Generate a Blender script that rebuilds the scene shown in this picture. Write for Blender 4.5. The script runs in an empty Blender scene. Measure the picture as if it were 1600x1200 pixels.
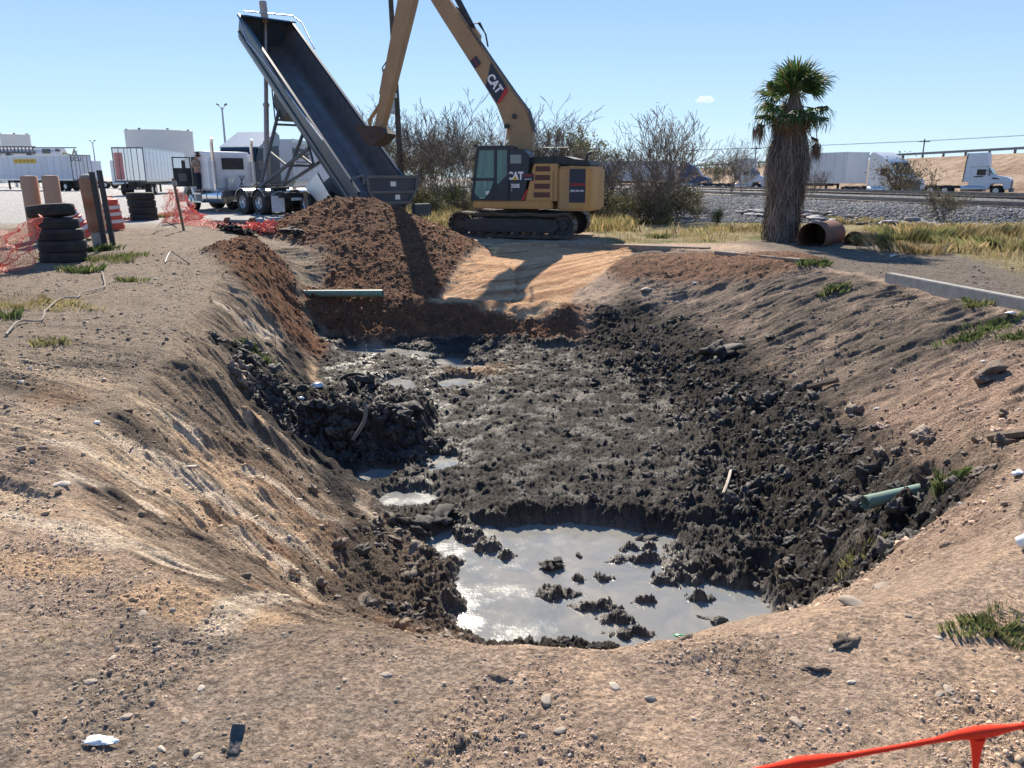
import bpy, bmesh, math, random
import numpy as np
from mathutils import Vector, Matrix, Euler
R = math.radians
sc = bpy.context.scene
col = sc.collection
# ------------------------------------------------------------------ camera, sky, sun, exposure
CAMZ = 1.9
PITCH = 15.1
cam = bpy.data.cameras.new('camera'); cam_o = bpy.data.objects.new('camera', cam); col.objects.link(cam_o)
cam.sensor_width = 36.0; cam.lens = 27.0; cam.clip_start = 0.05; cam.clip_end = 9000
cam_o.location = (0, 0, CAMZ); cam_o.rotation_euler = (R(90 - PITCH), 0, 0)
sc.camera = cam_o
cam.dof.use_dof = True; cam.dof.focus_distance = 5.0; cam.dof.aperture_fstop = 10.0
SUN_AZ = -9.0      # degrees right of the view direction (+Y)
SUN_EL = 40.0
w = bpy.data.worlds.new('World'); sc.world = w; w.use_nodes = True
nt = w.node_tree; nt.nodes.clear()
sky = nt.nodes.new('ShaderNodeTexSky'); sky.sky_type = 'NISHITA'; sky.sun_disc = False
sky.sun_elevation = R(SUN_EL); sky.sun_rotation = R(SUN_AZ)
sky.air_density = 0.9; sky.dust_density = 0.0; sky.ozone_density = 4.0; sky.altitude = 100
bg = nt.nodes.new('ShaderNodeBackground'); bg.inputs['Strength'].default_value = 0.08
ow = nt.nodes.new('ShaderNodeOutputWorld')
tcw = nt.nodes.new('ShaderNodeTexCoord'); sxyz = nt.nodes.new('ShaderNodeSeparateXYZ'); nt.links.new(tcw.outputs['Generated'], sxyz.inputs[0])
rmp = nt.nodes.new('ShaderNodeMapRange'); rmp.inputs[1].default_value = -.02; rmp.inputs[2].default_value = .34; rmp.inputs[3].default_value = .80; rmp.inputs[4].default_value = .60; nt.links.new(sxyz.outputs[2], rmp.inputs[0])
cmx = nt.nodes.new('ShaderNodeValToRGB'); e0 = cmx.color_ramp.elements; e0[0].position = 0.0; e0[0].color = (4.3, 5.9, 7.5, 1); e0[1].position = .40; e0[1].color = (.75, 2.0, 4.9, 1); nt.links.new(sxyz.outputs[2], cmx.inputs[0])
mxs = nt.nodes.new('ShaderNodeMix'); mxs.data_type = 'RGBA'; nt.links.new(rmp.outputs[0], mxs.inputs[0]); nt.links.new(sky.outputs[0], mxs.inputs[6]); nt.links.new(cmx.outputs[0], mxs.inputs[7])
nt.links.new(mxs.outputs[2], bg.inputs[0]); nt.links.new(bg.outputs[0], ow.inputs[0])
sl = bpy.data.lights.new('sun', 'SUN'); sl.energy = 5.0; sl.angle = R(0.5); sl.color = (1.0, 0.90, 0.76)
so = bpy.data.objects.new('sun', sl); col.objects.link(so)
sdir = Vector((math.sin(R(SUN_AZ)) * math.cos(R(SUN_EL)), math.cos(R(SUN_AZ)) * math.cos(R(SUN_EL)), math.sin(R(SUN_EL))))
so.rotation_euler = sdir.to_track_quat('Z', 'Y').to_euler(); so.location = (0, 60, 60)
sc.view_settings.view_transform = 'Standard'; sc.view_settings.look = 'None'
sc.view_settings.exposure = 0.92; sc.view_settings.gamma = 1.0

# ------------------------------------------------------------------ helpers
CP, SP = math.cos(R(PITCH)), math.sin(R(PITCH))
def pxz(u, v, z):
    """photo pixel (1600x1200) -> world x,y on the level z"""
    r = (u - 800) / 1200.0; d = (v - 600) / 1200.0
    dx, dy, dz = r, CP - d * SP, -SP - d * CP
    t = (z - CAMZ) / dz
    return (dx * t, dy * t)
def pxd(u, v, Y):
    """photo pixel -> world point at forward distance Y"""
    r = (u - 800) / 1200.0; d = (v - 600) / 1200.0
    dx, dy, dz = r, CP - d * SP, -SP - d * CP
    t = Y / dy
    return Vector((dx * t, Y, CAMZ + dz * t))
rng = np.random.default_rng(11)
_perm = rng.permutation(256).astype(np.int64)
_perm = np.concatenate([_perm, _perm, _perm])
_ga = rng.random(256) * 2 * np.pi
_gx = np.cos(_ga).astype(np.float32); _gy = np.sin(_ga).astype(np.float32)
def pn(x, y):
    xi = np.floor(x).astype(np.int64); yi = np.floor(y).astype(np.int64)
    xf = (x - xi).astype(np.float32); yf = (y - yi).astype(np.float32)
    u = xf * xf * xf * (xf * (xf * 6 - 15) + 10); v = yf * yf * yf * (yf * (yf * 6 - 15) + 10)
    def g(ix, iy, fx, fy):
        h = _perm[_perm[ix & 255] + (iy & 255)]
        return _gx[h] * fx + _gy[h] * fy
    a = g(xi, yi, xf, yf); b = g(xi + 1, yi, xf - 1, yf)
    c = g(xi, yi + 1, xf, yf - 1); d = g(xi + 1, yi + 1, xf - 1, yf - 1)
    return ((a + u * (b - a)) * (1 - v) + (c + u * (d - c)) * v) * 1.5
def fbm(x, y, o=4, g=0.5, off=0.0):
    s = 0; a = 1.0; t = 0
    x = x + off; y = y + off * 1.7
    for i in range(o):
        s = s + a * pn(x, y); t += a; a *= g; x = x * 2.03 + 17.3; y = y * 2.03 - 9.1
    return s / t
def billow(x, y, o=3, g=0.5, off=0.0):
    s = 0; a = 1.0; t = 0
    x = x + off; y = y + off * 1.3
    for i in range(o):
        s = s + a * (1 - 2.2 * np.abs(pn(x, y))); t += a; a *= g; x = x * 2.07 + 5.3; y = y * 2.07 - 3.1
    return s / t
def sstep(a, b, x):
    t = np.clip((x - a) / (b - a), 0, 1); return t * t * (3 - 2 * t)
def segdist(x, y, ax, ay, bx, by):
    dx, dy = bx - ax, by - ay; L = dx * dx + dy * dy + 1e-9
    t = np.clip(((x - ax) * dx + (y - ay) * dy) / L, 0, 1)
    return np.hypot(x - ax - t * dx, y - ay - t * dy), t
def polyfield(x, y, P):
    """signed distance (+ inside) and z value of the nearest boundary point"""
    n = len(P); best = np.full(x.shape, 1e9, np.float32); zb = np.zeros(x.shape, np.float32)
    ins = np.zeros(x.shape, bool)
    for i in range(n):
        a = P[i]; b = P[(i + 1) % n]
        d, t = segdist(x, y, a[0], a[1], b[0], b[1])
        m = d < best; best = np.where(m, d, best)
        zb = np.where(m, a[2] + (b[2] - a[2]) * t, zb)
        c = ((a[1] > y) != (b[1] > y)) & (x < (b[0] - a[0]) * (y - a[1]) / (b[1] - a[1] + 1e-12) + a[0])
        ins ^= c
    return np.where(ins, best, -best), zb
# ------------------------------------------------------------------ terrain height and soil
RIM = [(-.2, 2.8, -.03), (.5, 2.80, -.05), (1.07, 2.93, -.04), (1.5, 3.12, 0), (2.15, 3.3, 0), (2.65, 3.7, 0), (3.4, 4.7, .0), (4.8, 6.2, .02),
       (6.4, 7.9, .03), (7.4, 10, 0), (7.5, 13, 0), (7.3, 15.5, 0), (6.7, 18, 0), (5.4, 20.8, -.02), (3.6, 23.3, -.15), (2.4, 24.7, -.2), (0, 25.2, -.2),
       (-1.6, 25.0, -.15), (-3, 23.6, 0), (-5, 22, .1), (-6.6, 20.3, .15), (-6.3, 18, .12), (-5.6, 15, .1), (-4.7, 11.5, .05), (-4.1, 8.8, .02),
       (-3.6, 6.3, 0), (-2.9, 4.6, 0), (-1.95, 3.5, 0), (-1.05, 3.0, 0)]
TOE = [(-.2, 5.3, -1.84), (.6, 5.15, -1.84), (1.5, 5.4, -1.84), (2.3, 5.8, -1.84), (2.7, 7.2, -1.83), (2.9, 8.8, -1.82), (3.1, 10.5, -1.82), (3.1, 12, -1.81),
       (2.6, 14.2, -1.81), (2.2, 16.2, -1.82), (1.4, 17.4, -1.83), (0, 17.5, -1.83), (-2, 17.6, -1.83), (-4, 17.9, -1.83), (-4.5, 17.2, -1.78), (-4.2, 16, -1.78),
       (-3.8, 14.5, -1.83), (-3.2, 12.6, -1.83), (-2.6, 10.8, -1.83), (-2.1, 9.5, -1.83), (-1.4, 7.9, -1.84), (-1.0, 6.9, -1.84), (-.85, 6.0, -1.84)]
WATER_Z = -1.885
# track frame: s across (away from the camera side), t along
def trk(x, y):
    return (x - 22.6) * .964 + (y - 33.9) * .265, -(x - 22.6) * .265 + (y - 33.9) * .964
def trk_inv(s, t):
    return (22.6 + s * .964 - t * .265, 33.9 + s * .265 + t * .964)
def ell(u, v, ru, rv, z=WATER_Z):
    cx, cy = pxz(u, v, z); ex, _ = pxz(u + ru, v, z); _, y1 = pxz(u, v - rv, z); _, y2 = pxz(u, v + rv, z)
    return (cx, cy, ex - cx, (y1 - y2) / 2)
PONDS = [ell(*e) for e in [(800, 905, 90, 70), (890, 850, 150, 36), (745, 850, 85, 30), (1000, 955, 170, 60), (820, 968, 115, 40), (960, 890, 130, 70), (1130, 950, 85, 45),
                           (1020, 845, 40, 14), (715, 600, 34, 10), (620, 604, 30, 15), (640, 630, 14, 20), (684, 726, 34, 16), (640, 782, 54, 16), (590, 744, 34, 13), (590, 552, 66, 10), (720, 575, 50, 6),
                           (900, 548, 60, 4), (700, 565, 30, 6), (500, 622, 26, 8), (1195, 893, 18, 8), (1125, 730, 14, 5), (655, 555, 36, 6)]]
ISLES = [ell(*e) for e in [(730, 834, 26, 16), (762, 854, 28, 11), (792, 868, 18, 7), (866, 884, 18, 7), (905, 905, 14, 5), (875, 930, 52, 9), (930, 948, 44, 9), (965, 968, 34, 11), (990, 990, 50, 10),
                           (1010, 876, 80, 6), (1110, 885, 80, 17), (1085, 862, 60, 12), (1160, 880, 40, 20), (1010, 940, 26, 6), (940, 905, 22, 5), (1090, 935, 26, 6), (1050, 908, 46, 9), (1150, 908, 50, 12), (985, 858, 24, 5), (660, 822, 30, 16), (900, 868, 10, 3), (1015, 855, 12, 8)]]
def blobs(x, y, L):
    m = np.full(x.shape, -9.0, np.float32)
    for cx, cy, rx, ry in L:
        q = 1 - np.sqrt(((x - cx) / rx) ** 2 + ((y - cy) / ry) ** 2)
        m = np.maximum(m, q * np.minimum(rx, ry))      # in metres
    return m

def terrain(x, y, colour=True):
    x = x.astype(np.float32); y = y.astype(np.float32)
    r = np.hypot(x, y)
    n1 = fbm(x * .35, y * .35, 3, .5, 3.1)
    n2 = fbm(x * 1.3, y * 1.3, 3, .5, 8.7)
    wx = x + .22 * fbm(x * .9, y * .9, 3, .55, 20.) + .05 * fbm(x * 5, y * 5, 2, .5, 21.)
    wy = y + .22 * fbm(x * .9, y * .9, 3, .55, 40.) + .05 * fbm(x * 5, y * 5, 2, .5, 41.)
    near_ = sstep(3.8, 5.0, y)                       # keep the near lip clean
    wxx = x + (wx - x) * (.35 + .65 * near_); wyy = y + (wy - y) * (.15 + .85 * near_)
    dr, zr = polyfield(wxx, wyy, RIM)                # + inside
    dt, zt = polyfield(wxx, wyy, TOE)
    # surroundings
    left = sstep(-4, -9, x) * sstep(9, 24, y)
    zo = .3 * left + .03 * n1 * sstep(2, 6, r)
    zo = zo - .16 * sstep(22.5, 25, y) * sstep(-3, -.5, x) * sstep(9, 6, x)
    lot = sstep(26.5, 28.5, y + .5 * n2) * sstep(-3.5, -6, x + .4 * n2)
    s, t = trk(x, y)
    toe_s = -5.0 - 3.3 * sstep(-3, 1, t) - 6.0 * sstep(0, 5, t)
    bal = sstep(0, 1, (s + .25 * n2 - toe_s) / (-1.6 - toe_s)) * .55 + sstep(1.6, 2.6, s) * .3 - .85 * sstep(6, 8.5, s)
    bal = bal * sstep(-40, -20, t)
    Hc = np.clip(6.2 - .013 * t, .2, 7)
    zo = zo + bal
    # pit wall
    q = np.clip(-dt / (np.maximum(-dt, 0) + np.maximum(dr, 0) + 1e-4), 0, 1)
    q = np.where(dt > 0, 0, q)
    prof = q + .10 * np.sin(q * np.pi * 2) * -1 * .5
    rampm = sstep(-2.4, -1.2, x) * (1 - sstep(3.2, 4.6, x)) * sstep(17.6, 18.4, y)
    prof = prof * (1 - rampm) + (q + .16 * np.sin(np.clip(q, 0, 1) * np.pi)) * rampm
    wall = zt + (zr + zo * 0 - zt) * prof
    z = np.where(dr > 0, wall, zo)
    rim_blend = sstep(-.9, 0, dr)
    z = np.where(dr <= 0, zo * (1 - rim_blend) + (zr + (zo - 0) * .6) * rim_blend * 1.0, z) if False else z
    floor = sstep(-.15, .25, dt)
    wallm = sstep(-.1, .3, dr) * (1 - sstep(-.35, .1, dt))
    # outside lip eases into the slope
    z = z - .06 * np.exp(-np.abs(dr) / .5) * sstep(3.6, 6, y)
    gg0 = fbm(x * 4.5, y * 4.5, 3, .6, 123.)
    # notch cut and dark bank on the left of the floor
    nx = x + .16 * n2 + .14 * gg0; ny = y + .18 * fbm(x * 2.2, y * 2.2, 3, .5, 5.) + .16 * gg0
    notch = sstep(-3.7, -3.1, nx) * (1 - sstep(-1.2, -.7, nx)) * sstep(8.35, 8.6, ny + (nx + 3.4) * -.12) * (1 - sstep(9.9, 10.2, ny))
    z = z * (1 - notch) + np.minimum(z, -1.80 + .75 * sstep(-2.0, -3.4, nx)) * notch
    bank = sstep(-4.3, -3.9, nx) * (1 - sstep(-1.55, -1.15, nx)) * sstep(9.85, 10.25, ny) * (1 - sstep(11.2, 12.7, ny))
    bz = -1.29 + .12 * n2 + .10 * gg0 - .10 * sstep(-2.4, -1.3, nx)
    z = np.where(bank > 0, np.maximum(z, z * (1 - bank) + bz * bank), z)
    drg, _ = segdist(x + .1 * gg0, y + .1 * gg0, -3.5, 8.15, -1.95, 8.45)
    z = z + .16 * np.exp(-(drg / .22) ** 2)
    # step behind the pond, darker raised floor behind
    ledge = sstep(7.7, 8.05, y + .55 * n2 + .10 * (x - 1) + .12 * gg0) * (1 - sstep(9.5, 12, y)) * sstep(.1, .4, dt) * sstep(-.6, .3, x)
    z = z + .13 * ledge
    # ponds
    pw = np.where(floor > .01, blobs(x + .08 * n2 + .10 * fbm(x * 6, y * 6, 5, .7, 9.), y + .14 * fbm(x * 5, y * 5, 5, .7, 1.), PONDS), -1)
    iw = np.where(floor > .01, blobs(x + .12 * fbm(x * 7, y * 7, 5, .7, 19.), y + .14 * fbm(x * 7, y * 7, 5, .7, 11.), ISLES), -1)
    pond = sstep(-.10, .10, pw)
    isle = sstep(-.03, .08, iw)
    z = z - pond * (z - (WATER_Z - .045)) * (dt > -.3) * 1.0
    z = z + isle * (.065 + .05 * gg0) * pond
    # berm of red fill across the far end, spoil mound, side pile
    dm, _ = segdist(x, y, -5.5, 24.2, -4.3, 24.1)
    dm = dm * (1 + .10 * n1) + .22 * n2
    mound = 1.22 - .46 * np.maximum(dm - .15, 0) + .25 * np.exp(-((x + 4.7) ** 2 + (y - 24) ** 2) / 1.2) * 0
    mm = sstep(-.10, .14, mound - z)
    z = np.maximum(z, mound)
    db, tb = segdist(x, y, -4.3, 18.5, 1.3, 18.1)
    berm = np.exp(-(db / .62) ** 2) * (.50 + .12 * n2)
    z = z + berm * sstep(2.0, 1.0, x)
    bm = sstep(.15, .45, np.exp(-(db / .75) ** 2) + .15 * n2) * sstep(2.4, 1.2, x)
    dl, _ = segdist(x, y, -6.3, 18.6, -4.7, 15.6)
    pile = .42 * np.exp(-(dl / .85) ** 2)
    pm = sstep(.25, .6, np.exp(-(dl / 1.0) ** 2) + .2 * n2)
    z = z + pile
    dk, _ = segdist(x, y, 3.6, 20.4, 6.3, 18.2)
    km = sstep(.25, .6, np.exp(-(dk / 1.15) ** 2) + .2 * n2)
    z = z + .22 * np.exp(-(dk / .9) ** 2)
    red = np.maximum(np.maximum(mm, bm), np.maximum(pm, km * .8))
    gvoid = 0
    # smooth cut slope under the excavator
    cut = sstep(-2.2, -1.6, x + .25 * n2) * (1 - sstep(1.5, 2.1, x - (y - 18) * .33 + .3 * n2)) * sstep(18.6, 19.1, y + .2 * n2 + .12 * x) * (1 - sstep(24.8, 25.6, y)) * (1 - mm)
    if len(RAMPP):
        rd_, _r = polyfield(x + .10 * n2 + .06 * gg0, y + .12 * n2, RAMPP); cut = sstep(-.12, .12, rd_); red = red * (1 - cut)
    # masks of texture
    dirt_r = sstep(1.2, 2.4, x) * wallm
    band = np.exp(-((dt + .55) / .95) ** 2) * sstep(.8, 2.2, x + .25 * (y - 6)) * sstep(4.9, 5.6, y)
    band = np.maximum(band, .5 * np.exp(-((dt + .1) / .7) ** 2) * sstep(5, 6, y) * sstep(8.6, 7.0, y) * sstep(1.6, .0, x))
    band = np.maximum(band, bank * .8)
    band = np.clip(band * (1 + .5 * n2), 0, 1) * (1 - red) * (1 - .8 * pond * (1 - isle))
    flo = floor * (1 - pond * (1 - isle * .8))
    outm = 1 - sstep(-.2, .1, dr)
    # relief
    k1 = billow(x * 2.3, y * 2.3, 4, .58, 2.)
    k2 = billow(x * 6.5, y * 6.5, 5, .68, 6.)
    fi = fbm(x * 24, y * 24, 4, .72, 7.) 
    gg = fbm(x * 7, y * 7, 3, .5, 77.)
    am_clod = np.clip(band * 1.0 + red * .45 + flo * .58 + isle * pond * .15, 0, 1.1) * (1 - cut)
    lwq = wallm * sstep(0, -1, x)
    rgh = .22 + .78 * sstep(-.12, .28, fbm(x * .9, y * .9, 3, .55, 222.))
    detail = am_clod * (.12 * k1 + .095 * k2 + .06 * fi) + flo * .045 * fbm(x * 1.4 + .5 * n2, y * 4.2 + .8 * n2, 4, .6, 333.)
    detail += (1 - am_clod) * (1 - .75 * cut) * (.040 * n2 + (.020 * gg + .020 * fi) * rgh * (1 - .4 * lwq)) * sstep(0, 1.0, r)
    # drag marks running down the walls
    sl_l = y + .42 * x + .25 * (y - 5) * 0
    sl_t = y * .72 - x * .70
    fl = sstep(9, 14, y)
    a_l = (1 - fl) * sl_l + fl * sl_t
    l_l = (1 - fl) * (x - .45 * y) + fl * (x * .72 + y * .7)
    lw = wallm * sstep(0, -1, x) * (1 - mm) * (1 - bm)
    st_l = fbm(a_l * 1.7 + .25 * n1, l_l * .22, 3, .5, 31.); st_f = fbm(a_l * 11 + .6 * n2, l_l * .9, 3, .6, 34.)
    st_r = fbm(y * 1.8 + .22 * x + .8 * n1 + .25 * n2, x * .5 + .3 * n2, 3, .5, 51.); st_rf = fbm(y * 9 + .5 * x + .8 * n2, x * 1.3, 3, .6, 54.)
    st_c = fbm((y * .92 - x * .40) * 3.2, (x * .92 + y * .4) * .3, 4, .6, 61.)
    rw = wallm * sstep(2.0, 3.5, x) * (1 - band) * (1 - red)
    lw2 = np.maximum(lw, .7 * sstep(-1.5, -3, x) * sstep(3.4, 4.5, y) * outm * sstep(12, 7, y) * sstep(-8, -5, x))
    detail += (lw2 * .085 * st_l + lw2 * .050 * st_f) * (1 - band) + rw * (.15 * st_r + .06 * st_rf) + cut * .035 * st_c
    far = sstep(60, 28, r)
    # groove beside the right pipe
    dg, _ = segdist(x, y, 3.95, 6.75, 3.2, 5.75)
    z = z - .22 * np.exp(-(dg / .10) ** 2)
    asph = lot
    z = z + detail * far * (1 - asph * .9)
    water_in = pond * (1 - isle)
    if not colour:
        return z
    # ---------------------------------------------------------- soil colours (real albedo of each soil)
    def C(*c): return np.array(c, np.float32)
    m3 = lambda a, b, k: a + (b - a) * k[..., None]
    mott = fbm(x * .8, y * .8, 4, .6, 90.); mo2 = fbm(x * 4.5, y * 4.5, 4, .65, 95.); mo3 = fbm(x * 18, y * 18, 3, .6, 96.)
    A = np.broadcast_to(C(.43, .318, .235), x.shape + (3,)).copy()
    A = m3(A, C(.50, .355, .245), sstep(-.1, .5, mott + .5 * mo2))
    A = m3(A, C(.27, .20, .145), sstep(.05, .55, -mott + .4 * mo2))
    A = m3(A, C(.26, .212, .165), sstep(.6, -1.2, x + .9 * mott) * sstep(3.6, 2.7, y + .6 * mott) * sstep(-.35, .25, mo2 + .5 * mott) * .85)
    leftg = sstep(0, -3, x) * sstep(4.2, 7.5, y + .6 * mott)
    A = m3(A, C(.265, .212, .158), leftg * .9)
    A = m3(A, C(.14, .115, .09), leftg * sstep(.0, .4, mo2 + .3 * mott) * .8)
    # left wall: grey brown with pale clay streaks
    A = m3(A, C(.30, .225, .158), lw * .8)
    A = m3(A, C(.115, .088, .066), lw2 * sstep(.0, .28, st_l + .45 * st_f + .2 * mo2) * .85)
    A = m3(A, C(.58, .44, .30), lw2 * sstep(.06, .30, -st_l + .25 * mott + .2 * st_f) * sstep(9.5, 6.5, y) * .95)
    A = m3(A, C(.46, .26, .14), lw2 * sstep(.0, .35, mott + .3 * mo2) * sstep(8, 6, y) * .55)
    A = m3(A, C(.28, .235, .17), lw * sstep(.05, .4, -st_l + .3 * mo2) * sstep(9, 12, y) * .8)
    for k, (ax, ay, bx, by, ww) in enumerate(PALE):
        d_, t_q = segdist(x + .10 * mott, y + .10 * mott, ax, ay, bx, by)
        kk = sstep(1.05, .5, d_ / ww + .35 * np.abs(st_l) + .35 * st_f + .25 * mo2 + .25 * mo3)
        A = m3(A, C(.62, .50, .37) if k % 3 else C(.55, .38, .24), kk * .92)
    # right wall: dark grey above, pink brown below
    A = m3(A, C(.165, .132, .105), rw * .85 * sstep(7.0, 10.5, y + 1.2 * mott))
    A = m3(A, C(.38, .258, .19), rw * .8 * sstep(11.5, 8.5, y + 1.5 * mott))
    A = m3(A, C(.105, .087, .072), rw * sstep(.0, .4, st_r + .3 * mo2) * sstep(7, 11, y) * .85)
    A = m3(A, C(.40, .30, .22), rw * sstep(.1, .45, -st_r + .3 * mo2) * .6)
    rtop = sstep(6.2, 7.4, x) * sstep(5, 8, y) * outm * sstep(-3.6, -4.4, s)
    A = m3(A, C(.135, .12, .10), rtop * .85)
    A = m3(A, C(.09, .074, .058), rw * sstep(.05, .32, st_rf + .25 * st_r) * .6)
    A = m3(A, C(.10, .08, .062), lw2 * sstep(.08, .34, st_f) * .55)
    # tan cut
    A = m3(A, C(.60, .36, .20), cut)
    A = m3(A, C(.32, .17, .09), cut * sstep(.0, .25, st_c + .2 * mo2) * .85)
    A = m3(A, C(.70, .53, .34), cut * sstep(.1, .5, -st_c + .2 * mo2) * .7)
    # red fill
    A = m3(A, C(.185, .092, .052), red * (1 - cut))
    A = m3(A, C(.095, .058, .040), red * (1 - cut) * sstep(-.05, .4, mott * .6 + mo2) * .85)
    A = m3(A, C(.30, .17, .09), red * (1 - cut) * sstep(.15, .5, -mo2 + .3 * mott) * .6)
    # mud
    darkm = np.clip(np.maximum(band * 1.15, floor), 0, 1)
    tp = (1 - sstep(.5, .9, darkm * 1.0 + .35 * mott))
    lowl = lw * sstep(-1.0, -.25, dt + .3 * n2) * sstep(5, 6, y)
    darkm = np.maximum(darkm, lowl * .85)
    darkm = np.maximum(darkm, notch * .95)
    darkm = np.maximum(darkm, sstep(1.6, 3, x) * sstep(12, 14, y) * sstep(-2.6, -1.0, dt + .4 * n2) * (1 - cut))
    darkm = darkm * (1 - np.maximum(mm, np.maximum(bm, pm)))
    A = m3(A, C(.040, .034, .029), sstep(.12, .75, darkm + .25 * mo2))
    dry = sstep(.1, .5, mo2 + .4 * mott + .1 * mo3)
    A = m3(A, C(.085, .073, .06), darkm * dry * .45)
    A = m3(A, C(.19, .165, .14), band * sstep(.15, .5, k1 * .3 + mo2) * sstep(8.8, 7.0, y) * .55)
    oc, oy = pxz(745, 578, -1.8)
    A = m3(A, C(.26, .14, .06), np.exp(-(((x - oc) / .55) ** 2 + ((y - oy) / .45) ** 2)) * .9)
    A = m3(A, C(.22, .20, .17), pond * (1 - isle) * .5)
    # surroundings
    A = m3(A, C(.40, .385, .36), asph)
    A = m3(A, C(.34, .30, .24), sstep(24.5, 26.5, y) * (1 - sstep(-2.5, -1, x)) * (1 - asph) * (1 - mm) * .8)
    ba = sstep(-.2, .5, s + .4 * n2 - toe_s) * (1 - sstep(8, 9, s)) * sstep(-40, -20, t)
    A = m3(A, C(.20, .195, .19), ba)
    A = m3(A, C(.10, .10, .10), ba * sstep(0, .3, mo3))
    gf = sstep(24.3, 25.3, y + .5 * n2) * sstep(2.5, 3.6, x) * (1 - ba) * (1 - sstep(8, 9, s))
    gf = np.maximum(gf, sstep(10.3, 11.2, x + .25 * (17 - y) + .5 * n2) * sstep(9, 12, y) * (1 - ba) * (1 - sstep(8, 9, s)))
    A = m3(A, C(.27, .22, .12), gf)
    A = m3(A, C(.12, .13, .05), gf * sstep(.0, .4, mott))
    beh = sstep(8.5, 10, s)
    A = m3(A, C(.28, .24, .17), beh)
    A = m3(A, C(.12, .12, .12), beh * sstep(25, 26, s) * (1 - sstep(41, 42, s)))
    A = m3(A, C(.40, .30, .215), sstep(43, 45, s) * (1 - sstep(61.5, 62, s)))
    A = m3(A, C(.25, .18, .13), sstep(43, 45, s) * (1 - sstep(61, 62, s)) * sstep(.0, .4, fbm(x * .9, y * .9, 4, .7, 12.)))
    A = m3(A, C(.15, .15, .15), sstep(62, 62.5, s))
    A = m3(A, C(.16, .15, .09), sstep(30, 36, y) * sstep(-4.5, -2.5, x) * (1 - ba) * (1 - sstep(8, 9, s)) * (1 - gf) )
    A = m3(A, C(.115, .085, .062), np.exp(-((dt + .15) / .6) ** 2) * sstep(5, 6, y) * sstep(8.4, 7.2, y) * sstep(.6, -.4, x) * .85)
    A = A * (1 + .55 * mo3 + .28 * mo2)[..., None]
    wet = np.clip(darkm * .7 * floor + .3 * darkm, 0, 1) * (1 - .8 * dry) * (.62 + .38 * sstep(1.0, -1.6, x + .8 * mott) * sstep(-.3, .3, mott + mo2)) * (.55 + .65 * sstep(-.1, .3, fbm(x * 2.2, y * 2.2, 3, .6, 140.)))
    wet = np.maximum(wet, pond)
    fm = dict(band=band, red=red, cut=cut, floor=floor, pond=pond, isle=isle, out=outm, ba=ba, gf=gf, asph=asph, darkm=darkm, dr=dr, dt=dt, beh=beh, wallm=wallm)
    return z, np.clip(A, .01, .9), wet, fm

PALE = []; RAMPP = []
def H(x, y):
    a = np.atleast_1d(np.asarray(x, np.float32)); b = np.atleast_1d(np.asarray(y, np.float32))
    z = terrain(a, b, False)
    return float(z[0]) if np.isscalar(x) or np.ndim(x) == 0 else z
def hit(u, v, far=70):
    """first ground point seen through a photo pixel"""
    r = (u - 800) / 1200.0; d = (v - 600) / 1200.0
    dv = np.array([r, CP - d * SP, -SP - d * CP]); tt = np.exp(np.linspace(math.log(1.5), math.log(far), 2400))
    P = dv[None, :] * tt[:, None]
    zz = terrain(P[:, 0], P[:, 1], False); k = np.nonzero(P[:, 2] + CAMZ < zz)[0]
    k = k[0] if len(k) else len(tt) - 1
    return Vector((float(P[k, 0]), float(P[k, 1]), float(zz[k])))

def node_mat(name):
    m = bpy.data.materials.new(name); m.use_nodes = True
    return m, m.node_tree, m.node_tree.nodes['Principled BSDF']
def link_mesh(name, V, F, mat, parent=None, smooth=False):
    me = bpy.data.meshes.new(name); V = np.asarray(V, np.float32); F = np.asarray(F, np.int32)
    me.vertices.add(len(V)); me.vertices.foreach_set('co', V.ravel())
    k = F.shape[1]; me.loops.add(F.size); me.loops.foreach_set('vertex_index', F.ravel())
    me.polygons.add(len(F)); me.polygons.foreach_set('loop_start', np.arange(0, F.size, k, dtype=np.int32))
    me.polygons.foreach_set('loop_total', np.full(len(F), k, np.int32))
    if smooth: me.polygons.foreach_set('use_smooth', np.ones(len(F), bool))
    me.update(calc_edges=True); me.validate(verbose=False) if False else None
    if mat: me.materials.append(mat)
    o = bpy.data.objects.new(name, me); col.objects.link(o)
    if parent: o.parent = parent
    return o
def set_col(o, A, wet=None, name='soil'):
    at = o.data.color_attributes.new(name, 'FLOAT_COLOR', 'POINT')
    a = np.ones((len(o.data.vertices), 4), np.float32); a[:, :3] = A
    if wet is not None: a[:, 3] = wet
    at.data.foreach_set('color', a.ravel())

PALE_PX = [(230, 930, 400, 965, .17), (330, 985, 450, 935, .10), (180, 690, 330, 760, .16), (290, 690, 360, 760, .13), (60, 690, 330, 820, .07), (330, 770, 560, 900, .12), (0, 880, 130, 890, .12), (150, 820, 330, 900, .10), (380, 840, 470, 900, .10), (230, 790, 420, 880, .09),
           (350, 480, 470, 560, .10), (430, 520, 540, 600, .10), (480, 560, 560, 640, .10), (400, 740, 600, 850, .10), (560, 790, 650, 860, .09), (380, 650, 520, 730, .07), (100, 740, 240, 800, .08), (20, 800, 160, 850, .09), (480, 840, 560, 900, .09), (250, 640, 300, 680, .09)]
_pale = []
for (a, b, c, d, w_) in PALE_PX:
    p_, q_ = hit(a, b), hit(c, d); _pale.append((p_.x, p_.y, q_.x, q_.y, w_ * (1 + .06 * p_.y)))
PALE[:] = _pale
RAMPP[:] = [(p_.x, p_.y, 0) for p_ in [hit(u_, v_) for u_, v_ in [(745, 388), (790, 378), (870, 379), (990, 386), (985, 398), (945, 425), (900, 455), (868, 488), (850, 500), (800, 492), (755, 487), (735, 476), (672, 470), (700, 440)]]]
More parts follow.
